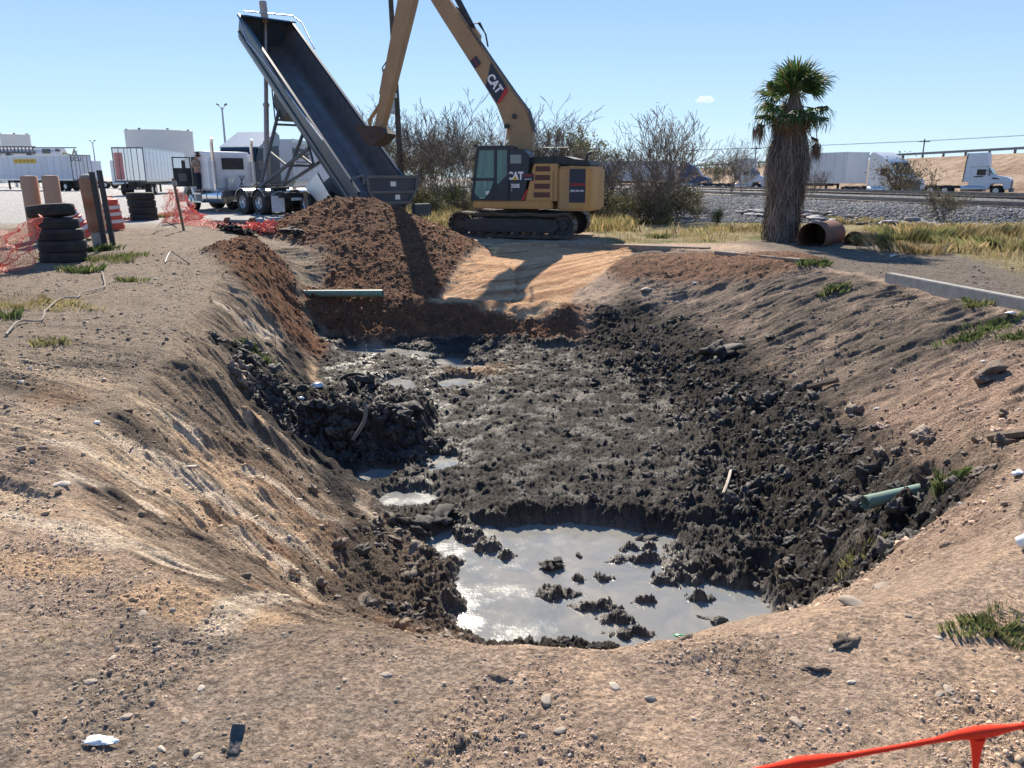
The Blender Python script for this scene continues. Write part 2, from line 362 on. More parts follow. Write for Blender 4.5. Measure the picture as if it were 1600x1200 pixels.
# ground sheet: fine near the pit, coarser far away, out to the horizon
QUAL = 1.15
az = np.concatenate([np.linspace(-180, -44, 50)[:-1], np.linspace(-44, 44, int(900 * QUAL)), np.linspace(44, 180, 50)[1:]])
rr = np.concatenate([np.linspace(.05, 1.6, 24)[:-1], np.exp(np.linspace(math.log(1.6), math.log(13), int(760 * QUAL)))[:-1],
                     np.exp(np.linspace(math.log(13), math.log(27), int(460 * QUAL)))[:-1], np.exp(np.linspace(math.log(27), math.log(90), 260))[:-1],
                     np.exp(np.linspace(math.log(90), math.log(5000), 60))])
AZ, RR = np.meshgrid(np.radians(az), rr, indexing='ij')
GX = (np.sin(AZ) * RR).astype(np.float32); GY = (np.cos(AZ) * RR).astype(np.float32)
gz, gA, gw, gm = terrain(GX, GY)
na, nr = GX.shape
idx = np.arange(na * nr).reshape(na, nr)
Fq = np.stack([idx[:-1, :-1], idx[:-1, 1:], idx[1:, 1:], idx[1:, :-1]], -1).reshape(-1, 4)[:, ::-1]
m, t_, b_ = node_mat('soil'); N = t_.nodes; L = t_.links
at = N.new('ShaderNodeAttribute'); at.attribute_name = 'soil'
geo = N.new('ShaderNodeNewGeometry')
nz = N.new('ShaderNodeTexNoise'); nz.inputs['Scale'].default_value = 55; nz.inputs['Detail'].default_value = 6; nz.inputs['Roughness'].default_value = .72
nz2 = N.new('ShaderNodeTexNoise'); nz2.inputs['Scale'].default_value = 260; nz2.inputs['Detail'].default_value = 3
vo = N.new('ShaderNodeTexVoronoi'); vo.inputs['Scale'].default_value = 34
for q_ in (nz, nz2, vo): L.new(geo.outputs['Position'], q_.inputs['Vector'])
mr = N.new('ShaderNodeMapRange'); mr.inputs[1].default_value = .3; mr.inputs[2].default_value = .7; mr.inputs[3].default_value = .38; mr.inputs[4].default_value = 1.72
L.new(nz.outputs['Fac'], mr.inputs[0])
mx = N.new('ShaderNodeVectorMath'); mx.operation = 'SCALE'
L.new(at.outputs['Color'], mx.inputs[0]); L.new(mr.outputs[0], mx.inputs['Scale'])
L.new(mx.outputs[0], b_.inputs['Base Color'])
ro = N.new('ShaderNodeMapRange'); ro.inputs[3].default_value = .93; ro.inputs[4].default_value = .36
L.new(at.outputs['Alpha'], ro.inputs[0]); L.new(ro.outputs[0], b_.inputs['Roughness'])
sp = N.new('ShaderNodeMapRange'); sp.inputs[3].default_value = .12; sp.inputs[4].default_value = .38
L.new(at.outputs['Alpha'], sp.inputs[0]); L.new(sp.outputs[0], b_.inputs['Specular IOR Level'])
ad = N.new('ShaderNodeMath'); ad.operation = 'MULTIPLY_ADD'; ad.inputs[1].default_value = .35
L.new(nz2.outputs['Fac'], ad.inputs[0]); L.new(nz.outputs['Fac'], ad.inputs[2])
ad2 = N.new('ShaderNodeMath'); ad2.operation = 'MULTIPLY_ADD'; ad2.inputs[1].default_value = -.5
L.new(vo.outputs['Distance'], ad2.inputs[0]); L.new(ad.outputs[0], ad2.inputs[2])
bu = N.new('ShaderNodeBump'); bu.inputs['Strength'].default_value = 1.0; bu.inputs['Distance'].default_value = .035
bs_ = N.new('ShaderNodeMapRange'); bs_.inputs[3].default_value = 1.0; bs_.inputs[4].default_value = .55; L.new(at.outputs['Alpha'], bs_.inputs[0]); L.new(bs_.outputs[0], bu.inputs['Strength'])
L.new(ad2.outputs[0], bu.inputs['Height']); L.new(bu.outputs[0], b_.inputs['Normal'])
SOIL = m
g = link_mesh('ground', np.stack([GX, GY, gz], -1).reshape(-1, 3), Fq, m, smooth=True)
set_col(g, gA.reshape(-1, 3), gw.reshape(-1)); g['kind'] = 'structure'
del GX, GY, gz, gA, gw, gm

# standing water in the pit
m, t_, b_ = node_mat('milky_water'); N = t_.nodes; L = t_.links
geo = N.new('ShaderNodeNewGeometry')
nz = N.new('ShaderNodeTexNoise'); nz.inputs['Scale'].default_value = 1.6; nz.inputs['Detail'].default_value = 6; nz.inputs['Roughness'].default_value = .65; nz.inputs['Distortion'].default_value = .8
L.new(geo.outputs['Position'], nz.inputs['Vector'])
cr = N.new('ShaderNodeValToRGB'); cr.color_ramp.elements[0].position = .36; cr.color_ramp.elements[0].color = (.17, .18, .18, 1)
cr.color_ramp.elements[1].position = .66; cr.color_ramp.elements[1].color = (.27, .25, .21, 1)
L.new(nz.outputs['Fac'], cr.inputs[0]); L.new(cr.outputs[0], b_.inputs['Base Color'])
n2_ = N.new('ShaderNodeTexNoise'); n2_.inputs['Scale'].default_value = 3.4; n2_.inputs['Detail'].default_value = 5; n2_.inputs['Roughness'].default_value = .6
L.new(geo.outputs['Position'], n2_.inputs['Vector'])
mr = N.new('ShaderNodeMapRange'); mr.inputs[1].default_value = .38; mr.inputs[2].default_value = .62; mr.inputs[3].default_value = .04; mr.inputs[4].default_value = .20
L.new(n2_.outputs['Fac'], mr.inputs[0]); L.new(mr.outputs[0], b_.inputs['Roughness'])
b_.inputs['IOR'].default_value = 1.33; b_.inputs['Specular IOR Level'].default_value = .9
n3 = N.new('ShaderNodeTexNoise'); n3.inputs['Scale'].default_value = 26; n3.inputs['Detail'].default_value = 4
L.new(geo.outputs['Position'], n3.inputs['Vector'])
bu = N.new('ShaderNodeBump'); bu.inputs['Strength'].default_value = .22; bu.inputs['Distance'].default_value = .01
L.new(n3.outputs['Fac'], bu.inputs['Height']); L.new(bu.outputs[0], b_.inputs['Normal'])
xs = np.linspace(-5.2, 3.6, 30); ys = np.linspace(4.9, 18.2, 40)
WX, WY = np.meshgrid(xs, ys, indexing='ij'); i2 = np.arange(WX.size).reshape(WX.shape)
F2 = np.stack([i2[:-1, :-1], i2[1:, :-1], i2[1:, 1:], i2[:-1, 1:]], -1).reshape(-1, 4)
wo = link_mesh('water', np.stack([WX, WY, np.full_like(WX, WATER_Z)], -1).reshape(-1, 3), F2, m); wo['kind'] = 'structure'
# ------------------------------------------------------------------ materials and mesh builder
def mat(name, c, rough=.6, metal=0.0, spec=.4, var=.12, scale=6.0, bump=0.0, bscale=40.0, dirt=None, dirt_amt=.5, emis=None, trans=0.0, alpha=1.0, streak=False):
    m, t, b = node_mat(name); N = t.nodes; L = t.links
    b.inputs['Roughness'].default_value = rough; b.inputs['Metallic'].default_value = metal
    b.inputs['Specular IOR Level'].default_value = spec
    tc = N.new('ShaderNodeTexCoord')
    nz = N.new('ShaderNodeTexNoise'); nz.inputs['Scale'].default_value = scale; nz.inputs['Detail'].default_value = 5; nz.inputs['Roughness'].default_value = .65
    src = tc.outputs['Object']
    if streak:
        mp = N.new('ShaderNodeMapping'); mp.inputs['Scale'].default_value = (1, 1, .12); L.new(src, mp.inputs[0]); src = mp.outputs[0]
    L.new(src, nz.inputs['Vector'])
    cr = N.new('ShaderNodeValToRGB'); c = np.array(c)
    cr.color_ramp.elements[0].position = .3; cr.color_ramp.elements[1].position = .7
    cr.color_ramp.elements[0].color = (*np.clip(c * (1 - var), 0, 1), 1); cr.color_ramp.elements[1].color = (*np.clip(c * (1 + var), 0, 1), 1)
    L.new(nz.outputs['Fac'], cr.inputs[0]); out = cr.outputs[0]
    if dirt is not None:
        n2 = N.new('ShaderNodeTexNoise'); n2.inputs['Scale'].default_value = scale * .45; n2.inputs['Detail'].default_value = 7; n2.inputs['Roughness'].default_value = .7
        L.new(src, n2.inputs['Vector'])
        mr = N.new('ShaderNodeMapRange'); mr.inputs[1].default_value = .5 - .2 * dirt_amt; mr.inputs[2].default_value = .72; mr.inputs[4].default_value = min(1, dirt_amt + .2)
        L.new(n2.outputs['Fac'], mr.inputs[0])
        mx = N.new('ShaderNodeMix'); mx.data_type = 'RGBA'; L.new(mr.outputs[0], mx.inputs[0]); L.new(out, mx.inputs[6]); mx.inputs[7].default_value = (*dirt, 1)
        out = mx.outputs[2]
    L.new(out, b.inputs['Base Color'])
    if bump:
        n3 = N.new('ShaderNodeTexNoise'); n3.inputs['Scale'].default_value = bscale; n3.inputs['Detail'].default_value = 4; L.new(tc.outputs['Object'], n3.inputs['Vector'])
        bu = N.new('ShaderNodeBump'); bu.inputs['Strength'].default_value = bump; bu.inputs['Distance'].default_value = .02
        L.new(n3.outputs['Fac'], bu.inputs['Height']); L.new(bu.outputs[0], b.inputs['Normal'])
    if trans: b.inputs['Transmission Weight'].default_value = trans
    if alpha < 1: b.inputs['Alpha'].default_value = alpha
    return m
def attr_mat(name, rough=.9, spec=.2, trans=0.0, bump=0.0, scale=60):
    """colour from the mesh's own 'tint' attribute"""
    m, t, b = node_mat(name); N = t.nodes; L = t.links
    a = N.new('ShaderNodeAttribute'); a.attribute_name = 'tint'; L.new(a.outputs['Color'], b.inputs['Base Color'])
    b.inputs['Roughness'].default_value = rough; b.inputs['Specular IOR Level'].default_value = spec
    if bump:
        tc = N.new('ShaderNodeTexCoord'); n3 = N.new('ShaderNodeTexNoise'); n3.inputs['Scale'].default_value = scale; n3.inputs['Detail'].default_value = 4; L.new(tc.outputs['Object'], n3.inputs['Vector'])
        bu = N.new('ShaderNodeBump'); bu.inputs['Strength'].default_value = bump; bu.inputs['Distance'].default_value = .02
        L.new(n3.outputs['Fac'], bu.inputs['Height']); L.new(bu.outputs[0], b.inputs['Normal'])
    if trans:
        tr = N.new('ShaderNodeBsdfTranslucent'); L.new(a.outputs['Color'], tr.inputs[0])
        mx = N.new('ShaderNodeMixShader'); mx.inputs[0].default_value = trans
        o = N['Material Output']; L.new(b.outputs[0], mx.inputs[1]); L.new(tr.outputs[0], mx.inputs[2]); L.new(mx.outputs[0], o.inputs[0])
    return m

class MB:
    def __init__(s): s.v = []; s.f = []
    def add(s, vs, fs):
        n = len(s.v); s.v += [Vector(p) for p in vs]; s.f += [tuple(i + n for i in f) for f in fs]; return s
    def box(s, x0, x1, y0, y1, z0, z1, M=None):
        P = [(x0, y0, z0), (x1, y0, z0), (x1, y1, z0), (x0, y1, z0), (x0, y0, z1), (x1, y0, z1), (x1, y1, z1), (x0, y1, z1)]
        if M: P = [M @ Vector(p) for p in P]
        return s.add(P, [(0, 3, 2, 1), (4, 5, 6, 7), (0, 1, 5, 4), (1, 2, 6, 5), (2, 3, 7, 6), (3, 0, 4, 7)])
    def prism(s, poly, a, b, axis='y'):
        """2D outline extruded: axis y -> outline is (x,z); axis x -> (y,z); axis z -> (x,y)"""
        n = len(poly)
        def P(p, k):
            return (p[0], k, p[1]) if axis == 'y' else (k, p[0], p[1]) if axis == 'x' else (p[0], p[1], k)
        vs = [P(p, a) for p in poly] + [P(p, b) for p in poly]
        fs = [tuple(range(n))[::-1], tuple(range(n, 2 * n))] + [(i, (i + 1) % n, n + (i + 1) % n, n + i) for i in range(n)]
        return s.add(vs, fs)
    def tube(s, pts, r, n=8, cap=True):
        pts = [Vector(p) for p in pts]; rs = r if hasattr(r, '__len__') else [r] * len(pts)
        base = len(s.v); up = None
        for i, p in enumerate(pts):
            d = (pts[min(i + 1, len(pts) - 1)] - pts[max(i - 1, 0)]).normalized()
            if up is None: up = d.orthogonal().normalized()
            up = (up - d * up.dot(d)).normalized(); sd = d.cross(up)
            for k in range(n):
                a = 2 * math.pi * k / n; s.v.append(p + (up * math.cos(a) + sd * math.sin(a)) * rs[i])
        for i in range(len(pts) - 1):
            for k in range(n):
                a = base + i * n + k; b = base + i * n + (k + 1) % n; s.f.append((a, b, b + n, a + n))
        if cap:
            s.f.append(tuple(base + k for k in range(n))[::-1]); s.f.append(tuple(base + (len(pts) - 1) * n + k for k in range(n)))
        return s
    def cyl(s, p0, p1, r, n=16): return s.tube([p0, p1], r, n)
    def lathe(s, prof, n=24, M=None, closed=False):
        """profile [(r,z)] turned about z"""
        base = len(s.v)
        for r_, z_ in prof:
            for k in range(n):
                a = 2 * math.pi * k / n; p = Vector((r_ * math.cos(a), r_ * math.sin(a), z_)); s.v.append(M @ p if M else p)
        m_ = len(prof)
        for i in range(m_ if closed else m_ - 1):
            j = (i + 1) % m_
            for k in range(n):
                s.f.append((base + i * n + k, base + i * n + (k + 1) % n, base + j * n + (k + 1) % n, base + j * n + k))
        return s
    def build(s, name, m, parent=None, bevel=0, smooth=None, label=None, tf=None):
        me = bpy.data.meshes.new(name); me.from_pydata([tuple(v) for v in s.v], [], s.f); me.update()
        bm = bmesh.new(); bm.from_mesh(me); bmesh.ops.recalc_face_normals(bm, faces=bm.faces)
        if bevel:
            es = [e for e in bm.edges if len(e.link_faces) == 2 and e.calc_face_angle(0) > .6]
            try: bmesh.ops.bevel(bm, geom=es, offset=bevel, segments=2, affect='EDGES', clamp_overlap=True)
            except Exception: pass
        bm.to_mesh(me); bm.free()
        if smooth is not None:
            me.shade_smooth() if hasattr(me, 'shade_smooth') else None
            if smooth < 180:
                try: me.set_sharp_from_angle(angle=R(smooth))
                except Exception: pass
        me.materials.append(m)
        o = bpy.data.objects.new(name, me); col.objects.link(o)
        if parent: o.parent = parent
        if label: o['label'] = label
        return o
def tag(o, label, cat, group=None):
    o['label'] = label; o['category'] = cat
    if group: o['group'] = group
    return o
def thing(name, label, cat, loc=(0, 0, 0), rz=0, group=None):
    o = bpy.data.objects.new(name, None); col.objects.link(o); o.empty_display_size = .2
    o.location = loc; o.rotation_euler = (0, 0, rz) if not hasattr(rz, '__len__') else rz
    return tag(o, label, cat, group)
def dup(o, loc=None, rot=None, label=None, scale=None, parent=None):
    c = o.copy(); col.objects.link(c)
    if parent: c.parent = parent
    if loc is not None: c.location = loc
    if rot is not None: c.rotation_euler = rot
    if scale is not None: c.scale = scale
    if label: c['label'] = label
    for ch in list(o.children): dup(ch, parent=c)
    return c
_ft = {}
def text_part(txt, size, m, parent, loc, rot, name='lettering', ext=.004, bold=.0, label=None, sx=1.0, align='CENTER'):
    cu = bpy.data.curves.new('txt', 'FONT'); cu.body = txt; cu.size = size; cu.extrude = ext; cu.offset = bold; cu.align_x = align; cu.align_y = 'CENTER'; cu.resolution_u = 2
    to = bpy.data.objects.new('txt', cu); col.objects.link(to)
    dg = bpy.context.evaluated_depsgraph_get(); dg.update()
    me = bpy.data.meshes.new_from_object(to.evaluated_get(dg)); bpy.data.objects.remove(to); bpy.data.curves.remove(cu)
    me.name = name; me.materials.clear(); me.materials.append(m)
    o = bpy.data.objects.new(name, me); col.objects.link(o); o.parent = parent; o.location = loc; o.rotation_euler = rot; o.scale = (sx, 1, 1)
    if label: o['label'] = label
    return o

M_white = mat('white_paint', (.74, .75, .76), .45, var=.05, dirt=(.45, .42, .38), dirt_amt=.15)
M_trail = mat('trailer_white', (.62, .64, .68), .5, var=.05, scale=1.5, dirt=(.45, .43, .40), dirt_amt=.2, streak=True)
M_chrome = mat('polished_metal', (.72, .73, .75), .18, 1.0, var=.05)
M_alum = mat('brushed_aluminium', (.55, .56, .58), .38, 1.0, var=.1)
M_black = mat('black_rubber', (.022, .022, .023), .8, var=.25, dirt=(.07, .062, .052), dirt_amt=.35, bump=.2)
M_blackm = mat('black_steel', (.03, .032, .035), .55, var=.2, dirt=(.10, .08, .06), dirt_amt=.25)
M_steelg = mat('grey_steel', (.15, .155, .16), .72, .2, var=.2, dirt=(.16, .12, .09), dirt_amt=.3)
M_yel = mat('machine_yellow', (.52, .285, .085), .48, var=.12, scale=3, dirt=(.26, .18, .11), dirt_amt=.45, streak=True)
M_boom = mat('boom_yellow', (.36, .225, .11), .5, var=.1, scale=3, dirt=(.25, .17, .10), dirt_amt=.45)
M_cab = mat('cab_dark_paint', (.022, .032, .042), .35, var=.15)
M_decal = mat('decal_navy', (.015, .022, .045), .35, var=.05)
M_wlet = mat('white_lettering', (.8, .8, .8), .5, var=.03)
M_rlet = mat('red_lettering', (.45, .03, .03), .5, var=.05)
M_vent = mat('louvre_brown', (.11, .045, .035), .6, var=.2)
M_body = mat('dump_body_navy', (.028, .055, .085), .34, var=.2, scale=2, dirt=(.09, .085, .08), dirt_amt=.5, streak=True)
M_bin = mat('worn_body_lining', (.17, .165, .165), .42, .35, var=.25, scale=2.5, dirt=(.15, .12, .10), dirt_amt=.4)
M_blue = mat('cab_blue', (.03, .07, .18), .35, var=.08)
M_navy = mat('cab_navy', (.02, .035, .06), .3, var=.08)
M_rust = mat('rusty_steel', (.19, .085, .05), .85, var=.3, scale=5, dirt=(.09, .05, .035), dirt_amt=.6, bump=.4)
M_conc = mat('concrete', (.33, .315, .29), .9, var=.15, scale=8, dirt=(.20, .18, .155), dirt_amt=.5, bump=.35)
M_tanc = mat('tan_painted_post', (.46, .27, .17), .7, var=.06, dirt=(.36, .22, .15), dirt_amt=.2)
M_wood = mat('weathered_wood', (.14, .105, .075), .85, var=.25, scale=14, streak=True, bump=.3)
M_poleg = mat('galvanised_pole', (.38, .39, .40), .5, .6, var=.1)
M_oran = mat('orange_plastic', (.80, .05, .022), .85, var=.1, spec=.15)
M_net = mat('orange_netting', (.80, .20, .13), .55, var=.12, scale=3)
M_bar = mat('barrel_red_orange', (.55, .07, .04), .55, var=.12, dirt=(.35, .15, .11), dirt_amt=.25)
M_refl = mat('reflective_white_band', (.62, .58, .56), .5, var=.12)
M_gpipe = mat('green_sewer_pipe', (.17, .28, .22), .5, var=.15, dirt=(.22, .19, .14), dirt_amt=.45)
M_tank = mat('tank_white', (.60, .60, .58), .6, var=.03, scale=.4)
M_yband = mat('yellow_panel', (.62, .42, .05), .5, var=.06)
M_red = mat('red_dull_paint', (.35, .06, .05), .6, var=.2)
M_glint = mat('lamp_white', (.75, .72, .68), .3)
def glass_mat(name, tint=(.6, .8, .78), f=.5):
    m, t, b = node_mat(name); N = t.nodes; L = t.links
    b.inputs['Base Color'].default_value = (.02, .03, .03, 1); b.inputs['Roughness'].default_value = .05; b.inputs['Specular IOR Level'].default_value = .6
    tr = N.new('ShaderNodeBsdfTransparent'); tr.inputs[0].default_value = (*tint, 1)
    mx = N.new('ShaderNodeMixShader'); mx.inputs[0].default_value = f
    L.new(b.outputs[0], mx.inputs[1]); L.new(tr.outputs[0], mx.inputs[2]); L.new(mx.outputs[0], N['Material Output'].inputs[0])
    return m
M_glass = glass_mat('tinted_glass', (.75, .95, .92), .55); M_glass.node_tree.nodes['Principled BSDF'].inputs['Base Color'].default_value = (.22, .36, .34, 1); M_glass.node_tree.nodes['Principled BSDF'].inputs['Roughness'].default_value = .25
M_dglass = mat('dark_glass', (.015, .017, .02), .08, var=.05, spec=.6)
M_soil2 = mat('dry_clod', (.17, .13, .10), .95, var=.3, scale=12, bump=.5)
M_mudc = mat('mud_clod', (.04, .036, .032), .7, var=.3, scale=12, bump=.5)
M_stone = mat('river_stone', (.33, .27, .21), .8, var=.18, scale=9, bump=.25)
M_pale = mat('pale_stone', (.44, .375, .30), .75, var=.12, scale=9, bump=.2)
M_plas = mat('white_plastic', (.75, .78, .78), .35, var=.06)
M_skin = mat('skin', (.38, .21, .14), .6, var=.06)
M_khaki = mat('khaki_shirt', (.36, .27, .20), .9, var=.12)
M_jean = mat('dark_jeans', (.02, .025, .04), .9, var=.2)
M_hair = mat('dark_cap', (.02, .018, .016), .9, var=.2)
# ------------------------------------------------------------------ wheels
def wheel_parts(parent, x, y, z, r=.52, w=.28, face=1, dual=False, hub=None, name='wheel'):
    """axle along y; face +1 -> outer face towards +y"""
    e = bpy.data.objects.new(name, None); 
    t = MB()
    M = Matrix.Translation((x, y, z)) @ Matrix.Rotation(R(-90 * face), 4, 'X')
    def tyre(off):
        a = off
        t.lathe([(r * .56, a), (r * .60, a + w * .03), (r * .90, a), (r * .985, a + w * .10), (r, a + w * .2), (r * .985, a + w * .33), (r, a + w * .36), (r, a + w * .64), (r * .985, a + w * .67), (r, a + w * .8), (r * .985, a + w * .9), (r * .90, a + w), (r * .60, a + w * .97), (r * .56, a + w)], 32, M, closed=True)
    tyre(-w)
    if dual: tyre(-w * 2.15)
    o = t.build('wheel', M_black, parent, smooth=35)
    h = MB()
    if not dual:   # front hub stands proud
        h.lathe([(r * .57, -.03), (r * .52, -.06), (r * .46, -.05), (r * .40, -.02), (r * .22, .0), (r * .20, .06), (r * .12, .08), (.001, .08)], 24, M)
    else:
        h.lathe([(r * .57, -.02), (r * .54, -.04), (r * .50, -.13), (r * .34, -.16), (r * .30, -.13), (r * .20, -.12), (r * .18, -.02), (r * .12, .0), (.001, .0)], 24, M)
    for k in range(10):
        a = k * math.pi / 5; rr_ = r * (.31 if not dual else .40)
        p = M @ Vector((rr_ * math.cos(a), rr_ * math.sin(a), -.15 if dual else -.02)); q = M @ Vector((rr_ * math.cos(a), rr_ * math.sin(a), -.12 if dual else .02))
        h.cyl(p, q, .018, 6)
    h.build('rim', hub or M_alum, o, smooth=35)
    bpy.data.objects.remove(e)
    return o

# ------------------------------------------------------------------ white tractor with the raised frameless dump trailer
TR_LOC = (-10.6, 35.3, .30)
tr = thing('truck_tractor', 'white sleeper tractor truck with two chrome stacks and its driver door open', 'truck', TR_LOC, R(138.7))
fr = MB()
for s_ in (-1, 1): fr.box(-1.9, 6.3, s_ * .43 - .045, s_ * .43 + .045, .72, .98)
for xx in (-1.85, -.66, .66, 1.9, 3.2): fr.box(xx - .06, xx + .06, -.385, .385, .74, .96)
fr.box(-1.95, -1.8, -.95, .95, .74, .94)
for xx in (-.66, .66): fr.cyl((xx, -.8, .5), (xx, .8, .5), .09, 10); fr.lathe([(.001, -.2), (.2, -.12), (.24, 0), (.2, .12), (.001, .2)], 12, Matrix.Translation((xx, 0, .5)) @ Matrix.Rotation(R(90), 4, 'X'))
fr.build('frame', M_blackm, tr, bevel=.008)
for xx in (-.66, .66):
    wheel_parts(tr, xx, 1.22, .52, face=1, dual=True); wheel_parts(tr, xx, -1.22, .52, face=-1, dual=True)
wheel_parts(tr, 5.5, 1.15, .52, face=1, hub=M_chrome); wheel_parts(tr, 5.5, -1.15, .52, face=-1, hub=M_chrome)
# half fenders over the drive wheels
for s_ in (-1, 1):
    for xx in (-.66, .66):
        f_ = MB(); pts = [(xx + .60 * math.cos(R(a)), .52 + .60 * math.sin(R(a))) for a in range(25, 156, 13)]
        pin = [(xx + .585 * math.cos(R(a)), .52 + .585 * math.sin(R(a))) for a in range(155, 24, -13)]
        f_.prism(pts + pin, s_ * .62, s_ * 1.24); f_.build('fender', M_chrome, tr, smooth=30)
    fl = MB(); fl.box(-1.72, -1.70, s_ * .62, s_ * 1.24, .15, .82); fl.build('mud_flap', M_white if s_ > 0 else M_steelg, tr, bevel=.004)
    h_ = MB(); h_.tube([(-1.72, s_ * .40, .9), (-1.72, s_ * .8, 1.02), (-1.71, s_ * 1.22, .86)], .02, 6); h_.build('flap_hanger', M_chrome, tr)
tl = MB(); tl.box(-1.99, -1.94, -.42, .42, .62, .74)
for yy in (-.35, -.12, .12, .35): tl.lathe([(.055, 0), (.05, .02), (.001, .025)], 12, Matrix.Translation((-1.99, yy, .68)) @ Matrix.Rotation(R(-90), 4, 'Y'))
tl.build('tail_light_bar', M_glint, tr)
fw = MB(); fw.prism([(-.55, -.45), (-.75, -.3), (-.2, -.08), (.1, -.25), (.45, -.25), (.45, .25), (.1, .25), (-.2, .08), (-.75, .3), (-.55, .45), (.55, .45), (.55, -.45)], 1.06, 1.16, 'z'); fw.box(-.2, .3, -.5, .5, .96, 1.06); fw.build('fifth_wheel', M_blackm, tr, bevel=.01)
dk = MB(); dk.box(1.35, 3.40, -.5, .5, 1.0, 1.03); dk.build('deck_plate', M_alum, tr)
sl_ = MB(); sl_.prism([(3.45, 1.0), (3.45, 2.55), (3.60, 2.72), (4.85, 2.78), (5.15, 2.55), (5.32, 2.0), (5.32, .98)], -1.12, 1.12); CABM = sl_.build('cab', M_white, tr, bevel=.09, smooth=35)
win = MB(); win.box(3.435, 3.46, -.55, .45, 1.98, 2.40); win.build('rear_window', M_dglass, CABM, bevel=.01)
wf = MB(); wf.box(3.430, 3.448, -.61, .51, 1.93, 2.45); wf.build('window_seal', M_blackm, CABM, bevel=.02)
ws = MB(); ws.prism([(5.14, 2.56), (5.32, 2.05), (5.35, 2.05), (5.17, 2.58)], -.98, .98); ws.build('windscreen', M_dglass, CABM)
sd = MB(); sd.box(4.45, 5.10, 1.12, 1.135, 1.15, 2.50); sd.build('door_opening', M_blackm, CABM)
dd = MB(); Mdoor = Matrix.Translation((5.16, 1.14, 0)) @ Matrix.Rotation(R(75), 4, 'Z')
dd.box(0, .82, -.04, .03, 1.15, 2.0, Mdoor); 
for a_, b_2 in (((0, .05), (2.0, 2.5)), ((.77, .82), (2.0, 2.5)), ((0, .82), (2.45, 2.5))): dd.box(a_[0], a_[1], -.03, .02, b_2[0], b_2[1], Mdoor)
DO = dd.build('door', M_blackm, tr, bevel=.01, label='open driver door showing its dark inner panel')
dp = MB(); dp.box(.25, .6, .03, .045, 1.4, 1.75, Mdoor); dp.build('door_pocket', M_steelg, DO)
hd = MB(); hd.prism([(5.3, 1.0), (5.3, 2.0), (5.6, 1.97), (6.75, 1.80), (6.9, 1.65), (6.9, .75), (6.3, .75), (6.25, 1.0)], -.78, .78); hd.build('hood', M_white, tr, bevel=.08, smooth=35)
for s_ in (-1, 1):
    fe = MB(); pts = [(5.5 + .68 * math.cos(R(a)), .52 + .68 * math.sin(R(a))) for a in range(0, 181, 15)]; pin = [(5.5 + .64 * math.cos(R(a)), .52 + .64 * math.sin(R(a))) for a in range(180, -1, -15)]
    fe.prism(pts + pin, s_ * .75, s_ * 1.2); fe.prism([(5.05, .95), (5.05, 1.12), (5.3, 1.15), (5.15, .75)], s_ * .75, s_ * 1.2); fe.build('front_fender', M_white, tr, smooth=30)
    st = MB(); st.tube([(3.30, s_ * 1.0, 1.0), (3.30, s_ * 1.0, 3.0), (3.28, s_ * 1.0, 3.15), (3.18, s_ * 1.0, 3.30)], .075, 14); so_ = st.build('exhaust_stack', M_chrome, tr, smooth=40)
    sh = MB(); sh.tube([(3.30, s_ * 1.0, 1.3), (3.30, s_ * 1.0, 2.3)], .105, 14); sh.build('heat_shield', M_alum, so_, smooth=40)
    ft = MB(); ft.tube([(2.3, s_ * 1.0, .72), (4.0, s_ * 1.0, .72)], .31, 24); fo = ft.build('fuel_tank', M_chrome, tr, smooth=40)
    for xx in (2.6, 3.6): b3 = MB(); b3.tube([(xx, s_ * 1.0, .72), (xx + .06, s_ * 1.0, .72)], .318, 24); b3.build('tank_strap', M_steelg, fo)
    stp = MB(); stp.box(4.2, 5.0, s_ * .75, s_ * 1.28, .42, .50); stp.box(4.2, 5.0, s_ * .75, s_ * 1.28, .80, .88); stp.box(4.2, 4.27, s_ * .75, s_ * 1.2, .42, .95); stp.box(4.93, 5.0, s_ * .75, s_ * 1.2, .42, .95); stp.build('cab_step', M_alum, tr)
gr = MB(); gr.box(6.90, 6.95, -.5, .5, .8, 1.75); gr.build('grille', M_chrome, tr); bp = MB(); bp.box(6.95, 7.12, -1.15, 1.15, .4, .85); bp.build('bumper', M_chrome, tr, bevel=.03)
mi = MB(); mi.tube([(5.15, 1.15, 2.4), (5.4, 1.4, 2.4), (5.4, 1.4, 1.75)], .02, 6); mi.box(5.36, 5.42, 1.3, 1.5, 1.9, 2.35); mi.build('mirror', M_chrome, tr)
rb = MB(); rb.box(3.12, 3.35, .1, .45, .98, 1.55); rb.build('toolbox', M_alum, tr, bevel=.01); 
hs = MB()
for k in range(3): hs.tube([(3.42, -.35 - .12 * k, 1.65), (2.75, -.1 + .1 * k, 1.15), (1.8, .1 * k, 1.12), (1.2, .05 * k, 1.25 + .05 * k), (.6, .05, 1.15)], .017, 6)
hs.build('air_hose', M_blackm, tr, smooth=60)
for yy in (-.5, .5):
    lt = MB(); lt.lathe([(.07, 0), (.06, .04), (.001, .05)], 12, Matrix.Translation((3.43, yy * 1.4, 1.45)) @ Matrix.Rotation(R(-90), 4, 'Y'))
    lt.build('work_lamp', M_glint, tr)

DT_LOC = (-6.4, 31.0, .30)
